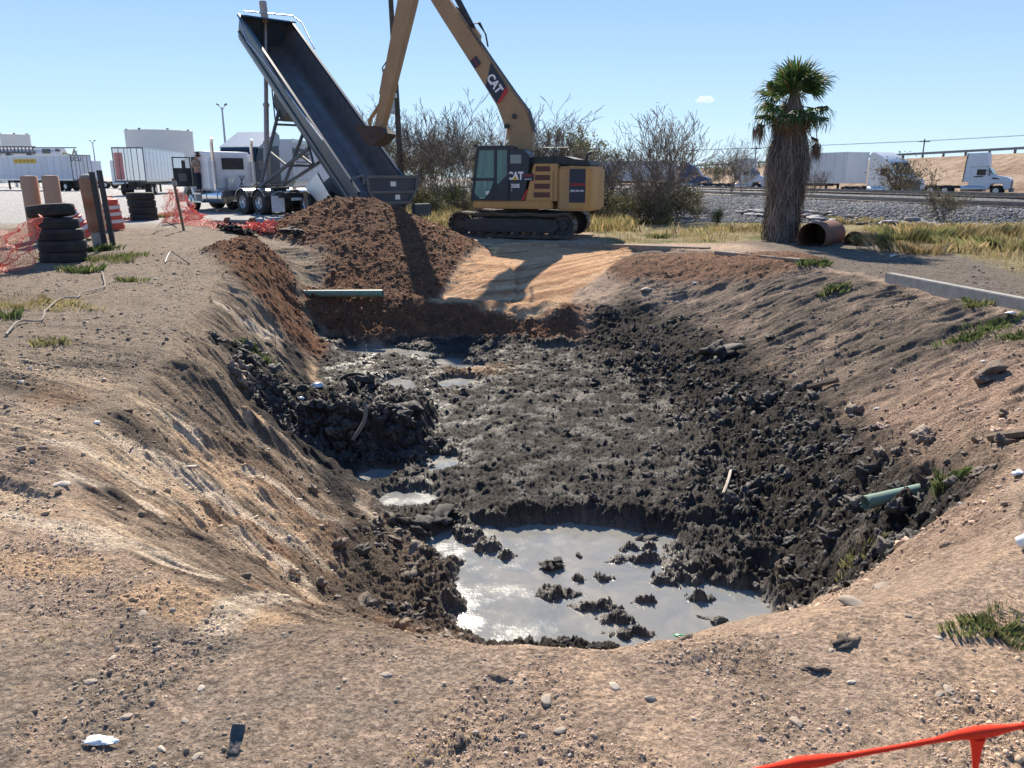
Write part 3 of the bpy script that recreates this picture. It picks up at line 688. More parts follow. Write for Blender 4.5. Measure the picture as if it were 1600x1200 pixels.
# body frame: origin at rear left top rail corner; x forward along the floor, y right->left, z open top
HD = math.atan2(6.4, -5.62); TILT = R(38.2)
dt_ = thing('dump_trailer', 'dark navy end dump trailer with its long body raised high and tailgate swung open', 'trailer', DT_LOC, HD)
Lb, Wb, Hb = 11.3, 2.45, 1.35
BM = Matrix.Translation((0, 0, 1.62)) @ Matrix.Rotation(-TILT, 4, 'Y')   # local x up the slope; y=0 left rail, y=-Wb right rail
def body_pts():
    # section: rounded tub, from left rail down round to right rail
    P = [(0, 0), (-.02, -.15), (-.10, -.75)]
    for a in range(0, 91, 18): P.append((-.12 - .45 * (1 - math.cos(R(a))), -.88 - .47 * math.sin(R(a))))
    Q = [(-Wb - p[0], p[1]) for p in P[::-1]]
    return P + Q
sec = body_pts(); n = len(sec)
b1 = MB(); th = .05
outer = sec; inner = [(p[0] + (-(th) if p[0] > -Wb / 2 else th), p[1] + (.04 if p[1] < -1.0 else 0)) for p in sec]
vs = []; 
for xx in (-1.0, Lb):
    vs += [BM @ Vector((xx, p[0], p[1])) for p in outer] + [BM @ Vector((xx, p[0], p[1])) for p in inner]
fs = []
for i in range(n - 1):
    fs.append((i, i + 1, 2 * n + i + 1, 2 * n + i))
    fs.append((i, n + i, n + i + 1, i + 1)); fs.append((2 * n + i, 2 * n + i + 1, 3 * n + i + 1, 3 * n + i))
fs.append((0, 2 * n, 3 * n, n)); fs.append((n - 1, 2 * n - 1, 4 * n - 1, 3 * n - 1))
b1.add(vs, fs); BO = b1.build('body', M_body, dt_, smooth=30)
b1 = MB(); vs = []
inn2 = [(p[0] + (-(.006) if p[0] > -Wb / 2 else .006), p[1] + (.006 if p[1] < -1.0 else 0)) for p in inner]
for xx in np.linspace(-.98, Lb - .02, 12): vs += [BM @ Vector((xx, p[0], p[1])) for p in inn2]
fs = [(k * n + i, k * n + i + 1, (k + 1) * n + i + 1, (k + 1) * n + i) for k in range(11) for i in range(n - 1)]
b1.add(vs, fs); b1.build('lining', M_bin, BO, smooth=60)
hw_ = MB(); hw_.prism([(0, .0)] + [(p[0], p[1]) for p in sec[1:-1]] + [(-Wb, .0)], Lb - .03, Lb + .03, 'x'); hw_.v = [BM @ p for p in hw_.v]; hw_.build('front_bulkhead', M_body, BO)
cap = MB()
cap.prism([(Lb - .05, 0), (Lb + .05, 0), (Lb - .45, .30), (Lb - .55, .28)], -Wb, 0, 'y'); cap.v = [BM @ p for p in cap.v]; cap.build('front_shield', M_body, BO)
rails = MB()
for yy in (0.03, -Wb - .03): rails.box(-1.05, Lb + .05, yy - .07, yy + .07, -.06, .08, BM)
rails.build('top_rail', M_body, BO, bevel=.012)
lr = MB()
for yy in (-.10, -Wb + .10): lr.box(-1, Lb, yy - .05 + (.0), yy + .05, -.80, -.70, BM)
lr.build('side_rib', M_body, BO)
tp = MB(); tp.tube([BM @ Vector(p) for p in [(Lb + .05, -.15, .2), (Lb + .15, -Wb - .1, .25), (Lb - .4, -Wb - .35, .25), (Lb - 2.4, -Wb - .12, .15)]], .03, 8)
tp.tube([BM @ Vector(p) for p in [(Lb - .02, .10, .05), (Lb - 1.5, .16, -.35), (Lb - 3, .12, -.2), (Lb - 9.2, .14, .1)]], .03, 8); tp.build('tarp_arm', M_alum, BO, smooth=60)
tr_ = MB(); tr_.tube([BM @ Vector((Lb - 3.2, .14, .02)), BM @ Vector((Lb - 6.2, .14, -.12))], .035, 8); tr_.build('tarp_roll', M_steelg, BO)
cr_ = MB()
for xx in np.linspace(.4, Lb - .4, 9): cr_.box(xx - .05, xx + .05, -Wb + .5, -.5, -1.45, -1.33, BM)
for yy in (-.75, -Wb + .75): cr_.box(.2, Lb - .2, yy - .06, yy + .06, -1.62, -1.45, BM)
cr_.build('underframe', M_steelg, BO)
# gooseneck box under the body
gb = MB(); gb.prism([(6.0, -1.35), (7.6, -1.35), (7.5, -1.9), (6.4, -2.05)], -Wb + .4, -.4); gb.v = [BM @ p for p in gb.v]; gb.build('crossmember_box', M_blackm, BO, bevel=.02)
# tailgate hanging open from the top rear corners
tg = MB(); X0 = -1.25; zt_ = 1.62
tg.prism([(-.10, zt_), (-Wb + .10, zt_), (-Wb + .16, zt_ - .6), (-Wb + .55, zt_ - 1.02), (-.55, zt_ - 1.02), (-.16, zt_ - .6)], X0, X0 + .08, 'x'); TG = tg.build('tailgate', M_body, dt_, bevel=.01)
tr2 = MB(); tr2.box(X0 - .09, X0, -Wb + .08, -.08, zt_ - .08, zt_ + .03); tr2.box(X0 - .07, X0, -Wb + .5, -.5, zt_ - 1.05, zt_ - .95); tr2.box(X0 - .06, X0, -Wb + .2, -.2, zt_ - .64, zt_ - .54)
for s_, a_ in ((-.10, -.5), (-Wb + .10, -Wb + .5)): tr2.tube([(X0 - .04, s_, zt_ - .05), (X0 - .04, s_ + (a_ - s_) * .15, zt_ - .55), (X0 - .04, a_, zt_ - 1.0)], .05, 6)
tr2.build('gate_rib', M_steelg, TG, bevel=.008)
st_ = MB(); st_.box(X0 - .012, X0 - .004, -1.38, -1.14, zt_ - .38, zt_ - .2); st_.build('sticker', M_wlet, TG); st_ = MB(); st_.box(X0 - .012, X0 - .004, -1.55, -1.33, zt_ - .88, zt_ - .7); st_.build('sticker', M_wlet, TG)
ha = MB()
for yy in (.02, -Wb - .02):
    ha = MB(); ha.tube([BM @ Vector((-.3, yy, .1)), (X0 + .02, yy, zt_ + .04), (X0 + .02, yy, zt_ - .3)], .05, 6)
    ha.build('gate_hinge', M_steelg, TG)
rb2 = MB(); rb2.box(-1.4, -1.15, -Wb - .5, -Wb + .3, .05, .55); rb2.build('rear_bumper', M_body, dt_, bevel=.02)
sk = MB(); sk.prism([(2.4, 1.75), (3.55, 1.15), (1.3, .0), (.6, .1)], -.02, .06); sk.build('side_skirt', M_alum, dt_)
# axle group under the rear
for xx in (2.45, 3.72):
    wheel_parts(dt_, xx, .0, .5, face=1, dual=True); wheel_parts(dt_, xx, -Wb, .5, face=-1, dual=True)
    ax = MB(); ax.cyl((xx, -.3, .5), (xx, -Wb + .3, .5), .08, 10); ax.build('axle', M_blackm, dt_)
sb = MB(); sb.prism([(1.0, .75), (4.4, .70), (4.4, .95), (2.2, 1.75), (1.0, 1.2)], -.75, -.65); sb.prism([(1.0, .75), (4.4, .70), (4.4, .95), (2.2, 1.75), (1.0, 1.2)], -Wb + .65, -Wb + .75); sb.build('suspension_frame', M_steelg, dt_)
# draft frame down to the tractor fifth wheel and the telescopic hoist (world -> local)
Minv = (Matrix.Translation(DT_LOC) @ Matrix.Rotation(HD, 4, 'Z')).inverted()
def lw(u, v, Y): return Minv @ pxd(u, v, Y)
fwl = Minv @ Vector((-10.7, 35.4, 1.5))
A1 = BM @ Vector((6.9, -.45, -1.75)); A2 = BM @ Vector((6.9, -Wb + .45, -1.75)); B1 = BM @ Vector((3.9, -.5, -1.6)); B2 = BM @ Vector((3.9, -Wb + .5, -1.6))
df = MB()
F1 = fwl + Vector((0, .55, 0)); F2 = fwl + Vector((0, -.55, 0)); K1 = F1.lerp(B1, .55); K2 = F2.lerp(B2, .55)
for a_, b_2 in ((F1, A1), (F2, A2), (F1, B1), (F2, B2)): df.tube([a_, b_2], .085, 4)
for a_, b_2 in ((F1.lerp(A1, .80), F2.lerp(A2, .80)), (F1.lerp(A1, .86), F2.lerp(A2, .86)), (K1, K2), (F1.lerp(A1, .45), K1), (F2.lerp(A2, .45), K2), (F1.lerp(B1, .1), F2.lerp(B2, .1)), (F1, F2), (K2, F2.lerp(A2, .75))): df.tube([a_, b_2], .065, 4)
df.build('draft_frame', M_steelg, dt_, bevel=.008)
hb = fwl + Vector((.55, .0, -.1)); htop = BM @ Vector((Lb - .05, -Wb / 2, -.15)); htop2 = BM @ Vector((Lb + .32, -Wb / 2 + .1, .55))
hc = MB(); stg = [0, .27, .50, .72, 1.0]; rad = [.14, .115, .095, .075]
for i in range(4): hc.tube([hb.lerp(htop, stg[i]), hb.lerp(htop, stg[i + 1])], rad[i], 14)
for i in range(1, 4): hc.tube([hb.lerp(htop, stg[i] - .008), hb.lerp(htop, stg[i] + .004)], rad[i - 1] + .03, 14)
hc.tube([htop + Vector((0, 0, .0)), htop + Vector((.1, .0, .9))], .17, 14)
hc.build('hoist_cylinder', mat('hoist_rod', (.40, .32, .27), .4, .4, var=.15), dt_, smooth=40)
ln = MB(); ln.tube([F1.lerp(A1, .8), F1.lerp(A1, .8).lerp(htop, .5) + Vector((0, 0, -.15)), BM @ Vector((Lb - 2.2, -.3, -1.1))], .03, 6); ln.build('air_line', M_blackm, dt_)

# ------------------------------------------------------------------ excavator
EX = (.33, 28.1, -.13)
ex = thing('excavator', 'yellow and black tracked excavator on the far rim, boom reaching over the dump trailer', 'excavator', EX, R(164))
def track(side):
    y0 = side * 1.19
    Lh, rw_ = 1.82, .40
    path = []
    for a in range(-90, 91, 15): path.append((Lh + rw_ * math.cos(R(a)), .44 + rw_ * math.sin(R(a))))
    for k in range(1, 12): path.append((Lh - k * 2 * Lh / 12, .84 - .035 * math.sin(math.pi * ((k * 2 / 12 * 1.5) % 1))))
    for a in range(90, 271, 15): path.append((-Lh + rw_ * math.cos(R(a)), .44 + rw_ * math.sin(R(a))))
    for k in range(1, 12): path.append((-Lh + k * 2 * Lh / 12, .04))
    P = [Vector((p[0], 0, p[1])) for p in path]; n_ = len(P)
    seg = [(P[(i + 1) % n_] - P[i]).length for i in range(n_)]; tot = sum(seg); N_ = 49; m = MB()
    for k in range(N_):
        d = tot * k / N_; i = 0
        while d > seg[i]: d -= seg[i]; i += 1
        p = P[i].lerp(P[(i + 1) % n_], d / seg[i]); tg = (P[(i + 1) % n_] - P[i]).normalized(); nrm = Vector((tg.z, 0, -tg.x))
        Mx = Matrix(((tg.x, 0, nrm.x, p.x), (0, 1, 0, y0), (tg.z, 0, nrm.z, p.z), (0, 0, 0, 1)))
        L2 = tot / N_ * .46
        m.box(-L2, L2, -.30, .30, -.012, .014, Mx)
        for g_ in (-.75, 0, .75): m.box(g_ * L2 - .008, g_ * L2 + .008, -.30, .30, .013, .038, Mx)
        m.box(-L2 * 1.05, L2 * 1.05, -.09, -.03, -.085, -.012, Mx); m.box(-L2 * 1.05, L2 * 1.05, .03, .09, -.085, -.012, Mx)
    T = m.build('crawler_track', mat('track_steel', (.10, .10, .10), .5, .5, var=.3, dirt=(.13, .10, .075), dirt_amt=.4), ex)
    f = MB(); f.prism([(-1.5, .20), (1.5, .20), (1.75, .36), (1.6, .62), (.9, .66), (-.9, .66), (-1.6, .62), (-1.7, .36)], y0 - .20, y0 + .24 * (1 if side > 0 else 1)); f.build('track_frame', M_blackm, ex, bevel=.02)
    for xx in (Lh, -Lh):
        w_ = MB(); w_.lathe([(.001, -.12), (.16, -.12), (.18, -.07), (.30, -.07), (.33, -.1), (.36, -.1), (.36, .1), (.33, .1), (.30, .07), (.18, .07), (.16, .14), (.001, .14)], 24, Matrix.Translation((xx, y0, .44)) @ Matrix.Rotation(R(-90), 4, 'X'))
        if xx < 0:
            for k in range(21): a = 2 * math.pi * k / 21; w_.box(-.03, .03, -.03, .03, .34, .40, Matrix.Translation((xx, y0, .44)) @ Matrix.Rotation(a, 4, 'Y'))
        w_.build('sprocket' if xx < 0 else 'idler', M_blackm, ex, smooth=30)
    for k in range(8):
        w_ = MB(); w_.tube([(-1.4 + k * .4, y0 - .16, .17), (-1.4 + k * .4, y0 + .16, .17)], .10, 12); w_.build('track_roller', M_blackm, ex, smooth=40)
track(1); track(-1)
u_ = MB(); u_.box(-1.0, 1.0, -1.0, 1.0, .45, .72); u_.lathe([(.62, .72), (.62, .98)], 24); u_.build('carbody', M_blackm, ex, bevel=.03)
pl_ = MB(); pl_.prism([(1.36, .98), (1.36, 1.24), (-1.45, 1.24), (-1.45, .98)], -1.32, 1.35); pl_.build('deck', M_yel, ex, bevel=.04, smooth=35)
# counterweight, rounded in plan
cw = MB(); pl = [(-1.62, 1.36), (-2.60, 1.36), (-2.72, 1.30), (-2.82, .85), (-2.88, 0), (-2.82, -.85), (-2.72, -1.30), (-2.60, -1.36), (-1.62, -1.36)]
cw.prism(pl, .93, 2.36, 'z'); cw.build('counterweight', M_yel, ex, bevel=.07, smooth=35)
bk = MB(); bk.box(-2.56, -2.02, 1.345, 1.368, 1.20, 2.28); CWB = bk.build('decal_panel', M_decal, ex)
text_part('GUZMAN', .115, M_rlet, CWB, (-2.29, 1.374, 1.78), (R(90), 0, R(180)), name='lettering', bold=.004)
text_part('(956) 369-1271', .075, M_wlet, CWB, (-2.29, 1.374, 1.58), (R(90), 0, R(180)), name='lettering', bold=.003)
# engine house
eh = MB(); eh.prism([(-.50, 1.24), (-.80, 2.45), (-1.55, 2.45), (-1.62, 2.42), (-1.62, 1.24)], .95, 1.345); eh.build('side_panel', M_yel, ex, bevel=.02)
for k in range(4):
    v_ = MB(); z0 = 1.36 + k * .28; v_.box(-1.36, -.80 - k * .02, 1.335, 1.351, z0, z0 + .17); vo_ = v_.build('louvre', M_vent, ex)
dl = MB(); dl.box(-1.475, -1.46, 1.336, 1.352, 1.26, 2.2); dl.build('door_gap', M_blackm, ex)
en = MB(); en.box(-1.66, -.55, -1.33, .95, 1.24, 2.40); en.build('engine_house', M_yel, ex, bevel=.04)
hd2 = MB(); hd2.prism([(-.52, 2.40), (-.62, 2.68), (-1.75, 2.70), (-2.10, 2.60), (-2.60, 2.55), (-2.66, 2.36), (-1.6, 2.41)], -.85, 1.05); hd2.build('engine_hood', M_blackm, ex, bevel=.05, smooth=35)
hr = MB()
for x0 in (-.95, -1.42): hr.tube([(x0, .7, 2.66), (x0, .7, 2.98), (x0 - .38, .7, 2.98), (x0 - .38, .7, 2.66)], .018, 6)
hr.tube([(-.50, .9, 2.6), (-.62, .9, 2.86), (-.86, .9, 2.86), (-.86, .9, 2.66)], .016, 6); hr.build('handrail', M_blackm, ex, smooth=60)
ep = MB(); ep.tube([(-2.42, .5, 2.5), (-2.42, .5, 2.72), (-2.46, .5, 2.78), (-2.58, .5, 2.82)], .05, 10); ep.build('exhaust_pipe', M_blackm, ex, smooth=50)
# storage body between cab and engine, dark
bx_ = MB(); bx_.prism([(.12, 1.24), (.12, 2.92), (-.40, 2.92), (-.62, 2.75), (-.64, 2.42), (-.46, 1.24)], .55, 1.348); SB = bx_.build('cab_rear_panel', M_cab, ex, bevel=.02)
rs = MB(); rs.prism([(-.46, 1.26), (-.62, 1.62), (-.56, 1.62), (-.36, 1.26)], 1.349, 1.356); rs.build('red_stripe', M_rlet, SB)
text_part('CAT', .34, M_wlet, SB, (-.16, 1.358, 2.05), (R(90), 0, R(180)), bold=.016, sx=.82)
tri = MB(); tri.prism([(-.06, 1.93), (-.26, 1.93), (-.16, 2.06)], 1.350, 1.366); tri.build('triangle_mark', mat('decal_yellow', (.7, .45, .05), .5), SB)
text_part('320E', .17, M_wlet, SB, (-.16, 1.358, 1.73), (R(90), 0, R(180)), bold=.006, sx=.9)
text_part('L', .10, M_wlet, SB, (-.03, 1.358, 1.60), (R(90), 0, R(180)))
gz_ = MB(); gz_.box(-.80, -.42, 1.352, 1.36, 1.90, 2.14); gz_.build('company_decal', M_decal, ex)
text_part('GUZMAN', .085, M_rlet, SB, (-.61, 1.364, 2.07), (R(90), 0, R(180)), bold=.002); text_part('(956) 369-1271', .04, M_wlet, SB, (-.61, 1.364, 1.95), (R(90), 0, R(180)), bold=.002)
rw2 = MB(); rw2.box(-.36, .02, 1.344, 1.352, 2.46, 2.74); rw2.build('quarter_window', mat('grey_window', (.22, .26, .25), .15, var=.1), SB)
# cab: real openings
cy0, cy1 = .42, 1.38
cb = MB(); T = .055
cb.prism([(.02, 2.90), (1.18, 2.90), (1.22, 2.98), (.95, 3.03), (.02, 3.03)], cy0, cy1 + .01)           # roof
cb.box(.05, 1.42, cy0, cy1, 1.24, 1.32)
def post(x0, z0, x1, z1, w_=.07):
    for yy in (cy0, cy1 - .06): cb.prism([(x0, z0), (x0 - w_, z0), (x1 - w_, z1), (x1, z1)], yy, yy + .06)
post(1.42, 1.3, 1.20, 2.92, .09); post(.60, 1.3, .58, 2.92, .10); post(.13, 1.3, .13, 2.92, .08)
for yy in (cy0, cy1 - .06):
    cb.box(.58, 1.40, yy, yy + .06, 1.90, 1.99)
    cb.prism([(.60, 1.3), (.60, 1.9), (.70, 1.62), (.95, 1.3)], yy, yy + .05); cb.prism([(1.40, 1.3), (1.1, 1.3), (1.36, 1.55)], yy, yy + .05)
    cb.prism([(.12, 1.3), (.52, 1.3), (.52, 1.72), (.12, 2.1)], yy, yy + .05)
cb.box(1.36, 1.42, cy0, cy1, 1.3, 1.42); cb.box(.05, .10, cy0, cy1, 1.3, 1.9)
CB = cb.build('cab', M_cab, ex, bevel=.012)
gl = MB(); gl.box(.58, 1.22, cy1 - .035, cy1 - .03, 1.98, 2.90); gl.box(.62, 1.30, cy1 - .035, cy1 - .03, 1.33, 1.90); gl.box(.12, .54, cy1 - .035, cy1 - .03, 1.75, 2.90); gl.box(.12, 1.2, cy0 + .03, cy0 + .035, 1.35, 2.90)
gl.prism([(1.405, 1.42), (1.20, 2.9), (1.205, 2.9), (1.41, 1.42)], cy0 + .06, cy1 - .06); gl.build('window_glass', M_glass, CB)
se = MB(); se.box(.30, .78, .68, 1.12, 1.32, 1.72); se.prism([(.30, 1.7), (.45, 1.7), (.34, 2.5), (.22, 2.5)], .68, 1.12); se.prism([(.24, 2.5), (.36, 2.5), (.34, 2.7), (.26, 2.7)], .8, 1.0); se.build('seat', M_blackm, CB, bevel=.03)
cs = MB(); cs.tube([(.95, 1.1, 1.3), (.9, 1.1, 1.9), (.85, 1.1, 2.0)], .03, 8); cs.tube([(1.05, .8, 1.3), (1.0, .8, 2.0)], .04, 8); cs.build('control_lever', M_blackm, CB)
pp = MB(); pp.box(.72, .88, cy1 - .02, cy1 - .012, 1.42, 1.56); pp.build('paper_notice', M_wlet, CB)
lm = MB(); lm.box(1.18, 1.30, cy1 - .16, cy1 - .02, 3.0, 3.08); lm.box(-.1, 1.1, cy1, cy1 + .03, 3.0, 3.035); lm.build('cab_lamp', M_blackm, CB)
# boom and stick, centre plane y = -.05
bc = -.12
CL = [(.25, 1.5, .95), (.10, 2.2, .88), (0, 2.9, .82), (.02, 3.45, .88), (.20, 4.0, .92), (.58, 4.62, .70), (1.35, 5.70, .62), (2.6, 7.45, .56), (3.90, 9.25, .42)]
top = []; bot = []
for i, (x_, z_, h_) in enumerate(CL):
    a = CL[max(i - 1, 0)]; b = CL[min(i + 1, len(CL) - 1)]; d = Vector((b[0] - a[0], b[1] - a[1])).normalized(); nn = Vector((-d.y, d.x))
    top.append((x_ - nn.x * -h_ / 2 * -1, z_ - nn.y * -h_ / 2 * -1)); bot.append((x_ + nn.x * h_ / 2 * -1 * -1, z_ + nn.y * h_ / 2))
bo = MB(); nC = len(CL); wv = [.46] * 5 + [.44, .42, .40, .36]
vs = []
for i in range(nC):
    w2 = wv[i] / 2; vs += [(top[i][0], bc - w2, top[i][1]), (top[i][0], bc + w2, top[i][1]), (bot[i][0], bc + w2, bot[i][1]), (bot[i][0], bc - w2, bot[i][1])]
fs = [(0, 1, 2, 3), tuple((nC - 1) * 4 + k for k in (3, 2, 1, 0))]
for i in range(nC - 1):
    for k in range(4): fs.append((i * 4 + k, i * 4 + (k + 1) % 4, (i + 1) * 4 + (k + 1) % 4, (i + 1) * 4 + k))
bo.add(vs, fs); BOOM = bo.build('boom', M_boom, ex, bevel=.02)
# decal on the boom side
dv = Vector((2.6 - .58, 7.45 - 4.62)).normalized(); ang = math.atan2(dv.y, dv.x)
def bpt(l, o_): return (0.58 + dv.x * l - dv.y * o_, 4.62 + dv.y * l + dv.x * o_)
by = bc + .235
de = MB(); de.prism([bpt(.05, -.30), bpt(.30, .30), bpt(1.25, .30), bpt(.75, -.30)][::1], by - .02, by + .002); DE = de.build('boom_decal', M_decal, BOOM)
de = MB(); de.prism([bpt(.05, -.30), bpt(.0, -.18), bpt(.12, .24), bpt(.30, .30)], by - .02, by + .004); de.build('red_corner', M_rlet, DE)
ccx, ccz = bpt(.62, .0)
text_part('CAT', .40, M_wlet, DE, (ccx, by + .006, ccz), (R(90), ang if False else 0, R(180)), bold=.016, sx=.85)
tx = [c for c in DE.children if c.name.startswith('lettering')][0]
# letters run down the boom towards the machine
ex_ = Vector((-dv.x, 0, -dv.y)); ez_ = Vector((0, 1, 0)); ey_ = ez_.cross(ex_)
tx.rotation_euler = Matrix((ex_, ey_, ez_)).transposed().to_euler()
sm = MB(); sm.prism([bpt(1.45, -.28), bpt(1.45, .0), bpt(1.75, .0), bpt(1.75, -.28)], by - .03, by + .0015); SM = sm.build('company_decal', M_decal, BOOM)
q_ = bpt(1.6, -.13); t2 = text_part('GUZMAN', .09, M_rlet, SM, (q_[0], by + .005, q_[1]), (0, 0, 0)); t2.rotation_euler = tx.rotation_euler
pn_ = MB(); q_ = (.22, 4.05); pn_.tube([(q_[0], bc - .30, q_[1]), (q_[0], bc + .27, q_[1])], .09, 16); pn_.build('pivot_pin', M_blackm, BOOM)
pipes = MB()
for k, yy in enumerate((bc - .12, bc - .04, bc + .05, bc + .13)):
    pts = []
    for i in range(3, nC - 1):
        j = bot[i] if bot[i][0] < top[i][0] else top[i]
        a = CL[max(i - 1, 0)]; b = CL[i + 1]; d = Vector((b[0] - a[0], b[1] - a[1])).normalized(); up = Vector((d.y * -1, d.x)) if False else Vector((-d.y, d.x))
        pts.append((CL[i][0] + up.x * (CL[i][2] / 2 + .05), yy, CL[i][1] + up.y * (CL[i][2] / 2 + .05)))
    pipes.tube(pts, .022, 6)
pipes.build('hydraulic_pipe', M_steelg, BOOM, smooth=60)
# stick cylinder on top of the boom
def up_at(i, o_, yy=bc):
    a = CL[max(i - 1, 0)]; b = CL[min(i + 1, nC - 1)]; d = Vector((b[0] - a[0], b[1] - a[1])).normalized(); return Vector((CL[i][0] - d.y * o_, yy, CL[i][1] + d.x * o_))
c0 = up_at(6, .30).lerp(up_at(7, .42), .45); c1 = up_at(8, .75) + Vector((.25, 0, .35))
sc_ = MB(); sc_.tube([c0, c0.lerp(c1, .75)], .10, 14); sc_.tube([c0.lerp(c1, .75), c1], .055, 12); sc_.build('stick_cylinder', M_boom if False else M_blackm, BOOM, smooth=40)
br = MB(); br.prism([bpt(2.0, .25), bpt(2.7, .25), bpt(2.5, .48), bpt(2.25, .48)], bc - .1, bc + .1); br.build('cylinder_bracket', M_boom, BOOM)
ho = MB()
for k in range(3):
    a = c0 + Vector((0, .08 + .03 * k, .1)); ho.tube([a + Vector((.25, 0, .25)), a + Vector((-.05 - .05 * k, 0, .32)), a + Vector((-.34, 0, -.05)), a + Vector((-.42, 0, -.45))], .022, 6)
ho.build('hydraulic_hose', M_blackm, BOOM, smooth=60)
for yy in (bc - .36, bc + .36):
    bcY = MB(); e0 = Vector((.80, yy, 1.35)); e1 = Vector((.46, yy, 3.72)); bcY.tube([e0, e0.lerp(e1, .55)], .09, 14); BC = bcY.build('boom_cylinder', M_boom, ex, smooth=40)
    bcY = MB(); bcY.tube([e0.lerp(e1, .55), e1], .05, 12); bcY.build('cylinder_rod', M_chrome, BC, smooth=40); bcY = MB(); bcY.tube([e1 + Vector((0, -.07, 0)), e1 + Vector((0, .07, 0))], .085, 12); bcY.build('rod_end', M_blackm, BC)
bq = MB(); bq.tube([(.46, bc - .42, 3.72), (.46, bc + .42, 3.72)], .05, 10); bq.build('cylinder_pin', M_blackm, ex)
# stick
S0 = Vector((3.62, 0, 9.72)); S1 = Vector((5.46, 0, 3.62)); sd_ = (S1 - S0).normalized(); sn = Vector((sd_.z, 0, -sd_.x))
sk_ = MB(); hs_ = [(0, .30), (.08, .62), (.30, .62), (.75, .44), (1, .30)]
vs = []
for t__, h_ in hs_:
    c = S0.lerp(S1, t__); w2 = .19
    vs += [c + sn * h_ / 2 + Vector((0, bc - w2, 0)), c + sn * h_ / 2 + Vector((0, bc + w2, 0)), c - sn * h_ / 2 + Vector((0, bc + w2, 0)), c - sn * h_ / 2 + Vector((0, bc - w2, 0))]
fs = [(0, 1, 2, 3), (19, 18, 17, 16)] + [(i * 4 + k, i * 4 + (k + 1) % 4, (i + 1) * 4 + (k + 1) % 4, (i + 1) * 4 + k) for i in range(4) for k in range(4)]
sk_.add(vs, fs); ST = sk_.build('stick', M_boom, ex, bevel=.015)
fy = Vector((0, bc, 0)); lk = MB()
so2 = -1 if sn.x < 0 else 1
out = sn * so2
out = out if out.x > 0 else -out
lk.tube([S0.lerp(S1, .80) + out * .26 + fy, S0.lerp(S1, .66) + out * .30 + fy], .07, 8)
lk.tube([S0.lerp(S1, .84) + out * .18 + fy, S1 + out * .42 + Vector((0, 0, .25)) + fy], .07, 8)
lk.tube([S1 + out * .42 + Vector((0, 0, .25)) + fy, S1 + out * .25 + Vector((0, 0, -.15)) + fy], .06, 8)
lk.build('bucket_linkage', M_boom, ST)
hz = MB(); hz.tube([S0.lerp(S1, .60) + out * .25 + fy, S0.lerp(S1, .66) + out * .42 + fy, S0.lerp(S1, .72) + out * .24 + fy], .022, 6); hz.build('hydraulic_hose', M_blackm, ST, smooth=60)
# bucket: curled, opening towards the trailer
bu_ = MB(); P0 = S1 + Vector((0, 0, 0))
prof = [(-.16, .20), (.62, .26), (.92, .24), (.95, .10), (.52, -.56), (.12, -.66), (-.16, -.46), (-.42, -.22), (-.50, -.12), (-.30, .05)]
prof = [(P0.x - .05 + p[0] * .78, P0.z + p[1] * .74) for p in prof]
for yy in (bc - .46, bc + .43): bu_.prism(prof, yy, yy + .03)
for i in (0, 1, 4, 5, 6, 7, 8, 9):
    a, b = prof[i], prof[(i + 1) % len(prof)]
    d = Vector((b[0] - a[0], b[1] - a[1])).normalized() * .02; nn = (-d.y, d.x)
    bu_.prism([a, b, (b[0] + nn[0], b[1] + nn[1]), (a[0] + nn[0], a[1] + nn[1])], bc - .46, bc + .46)
for k in range(5): yy = bc - .40 + k * .2; bu_.prism([(P0.x + .62, P0.z + .19), (P0.x + .82, P0.z + .14), (P0.x + .62, P0.z + .11)], yy - .04, yy + .04)
bu_.build('bucket', mat('caked_bucket', (.06, .045, .036), .85, var=.3, dirt=(.11, .07, .05), dirt_amt=.5, bump=.5), ex, bevel=.006, label='mud caked rusty bucket')
# ------------------------------------------------------------------ stones, clods, gravel
def ico(sub):
    bm = bmesh.new(); bmesh.ops.create_icosphere(bm, subdivisions=sub, radius=1.0)
    V = np.array([v.co[:] for v in bm.verts], np.float32); F = np.array([[v.index for v in f.verts] for f in bm.faces], np.int32); bm.free(); return V, F
ICO1, ICO2, ICO3 = ico(1), ico(2), ico(3)
def rockv(base, seed, rough=.25, flat=.7, blocky=0.0):
    V, F = base; r_ = np.random.default_rng(seed); o = r_.random(3) * 50
    V = V + 0; d = 1 + rough * (fbm(V[:, 0] * 1.3 + o[0] + V[:, 2], V[:, 1] * 1.3 + o[1] + V[:, 2] * .7, 2, .5) * 1.6) + rough * .5 * fbm(V[:, 0] * 4 + o[2] + V[:, 2] * 2, V[:, 1] * 4 + V[:, 2] * 3, 2, .6) + (rough > .5) * .22 * fbm(V[:, 0] * 9 + o[0] + V[:, 2] * 5, V[:, 1] * 9 - V[:, 2] * 6, 3, .7)
    W = V * d[:, None]
    if blocky:
        for k in range(6):
            n_ = r_.normal(size=3); n_ /= np.linalg.norm(n_); h = .5 + .25 * r_.random(); p = W @ n_
            W = W - np.maximum(p - h, 0)[:, None] * n_[None, :] * blocky
    W = W * np.array([1, .65 + .3 * r_.random(), flat * (.6 + .5 * r_.random())])
    return W.astype(np.float32), F
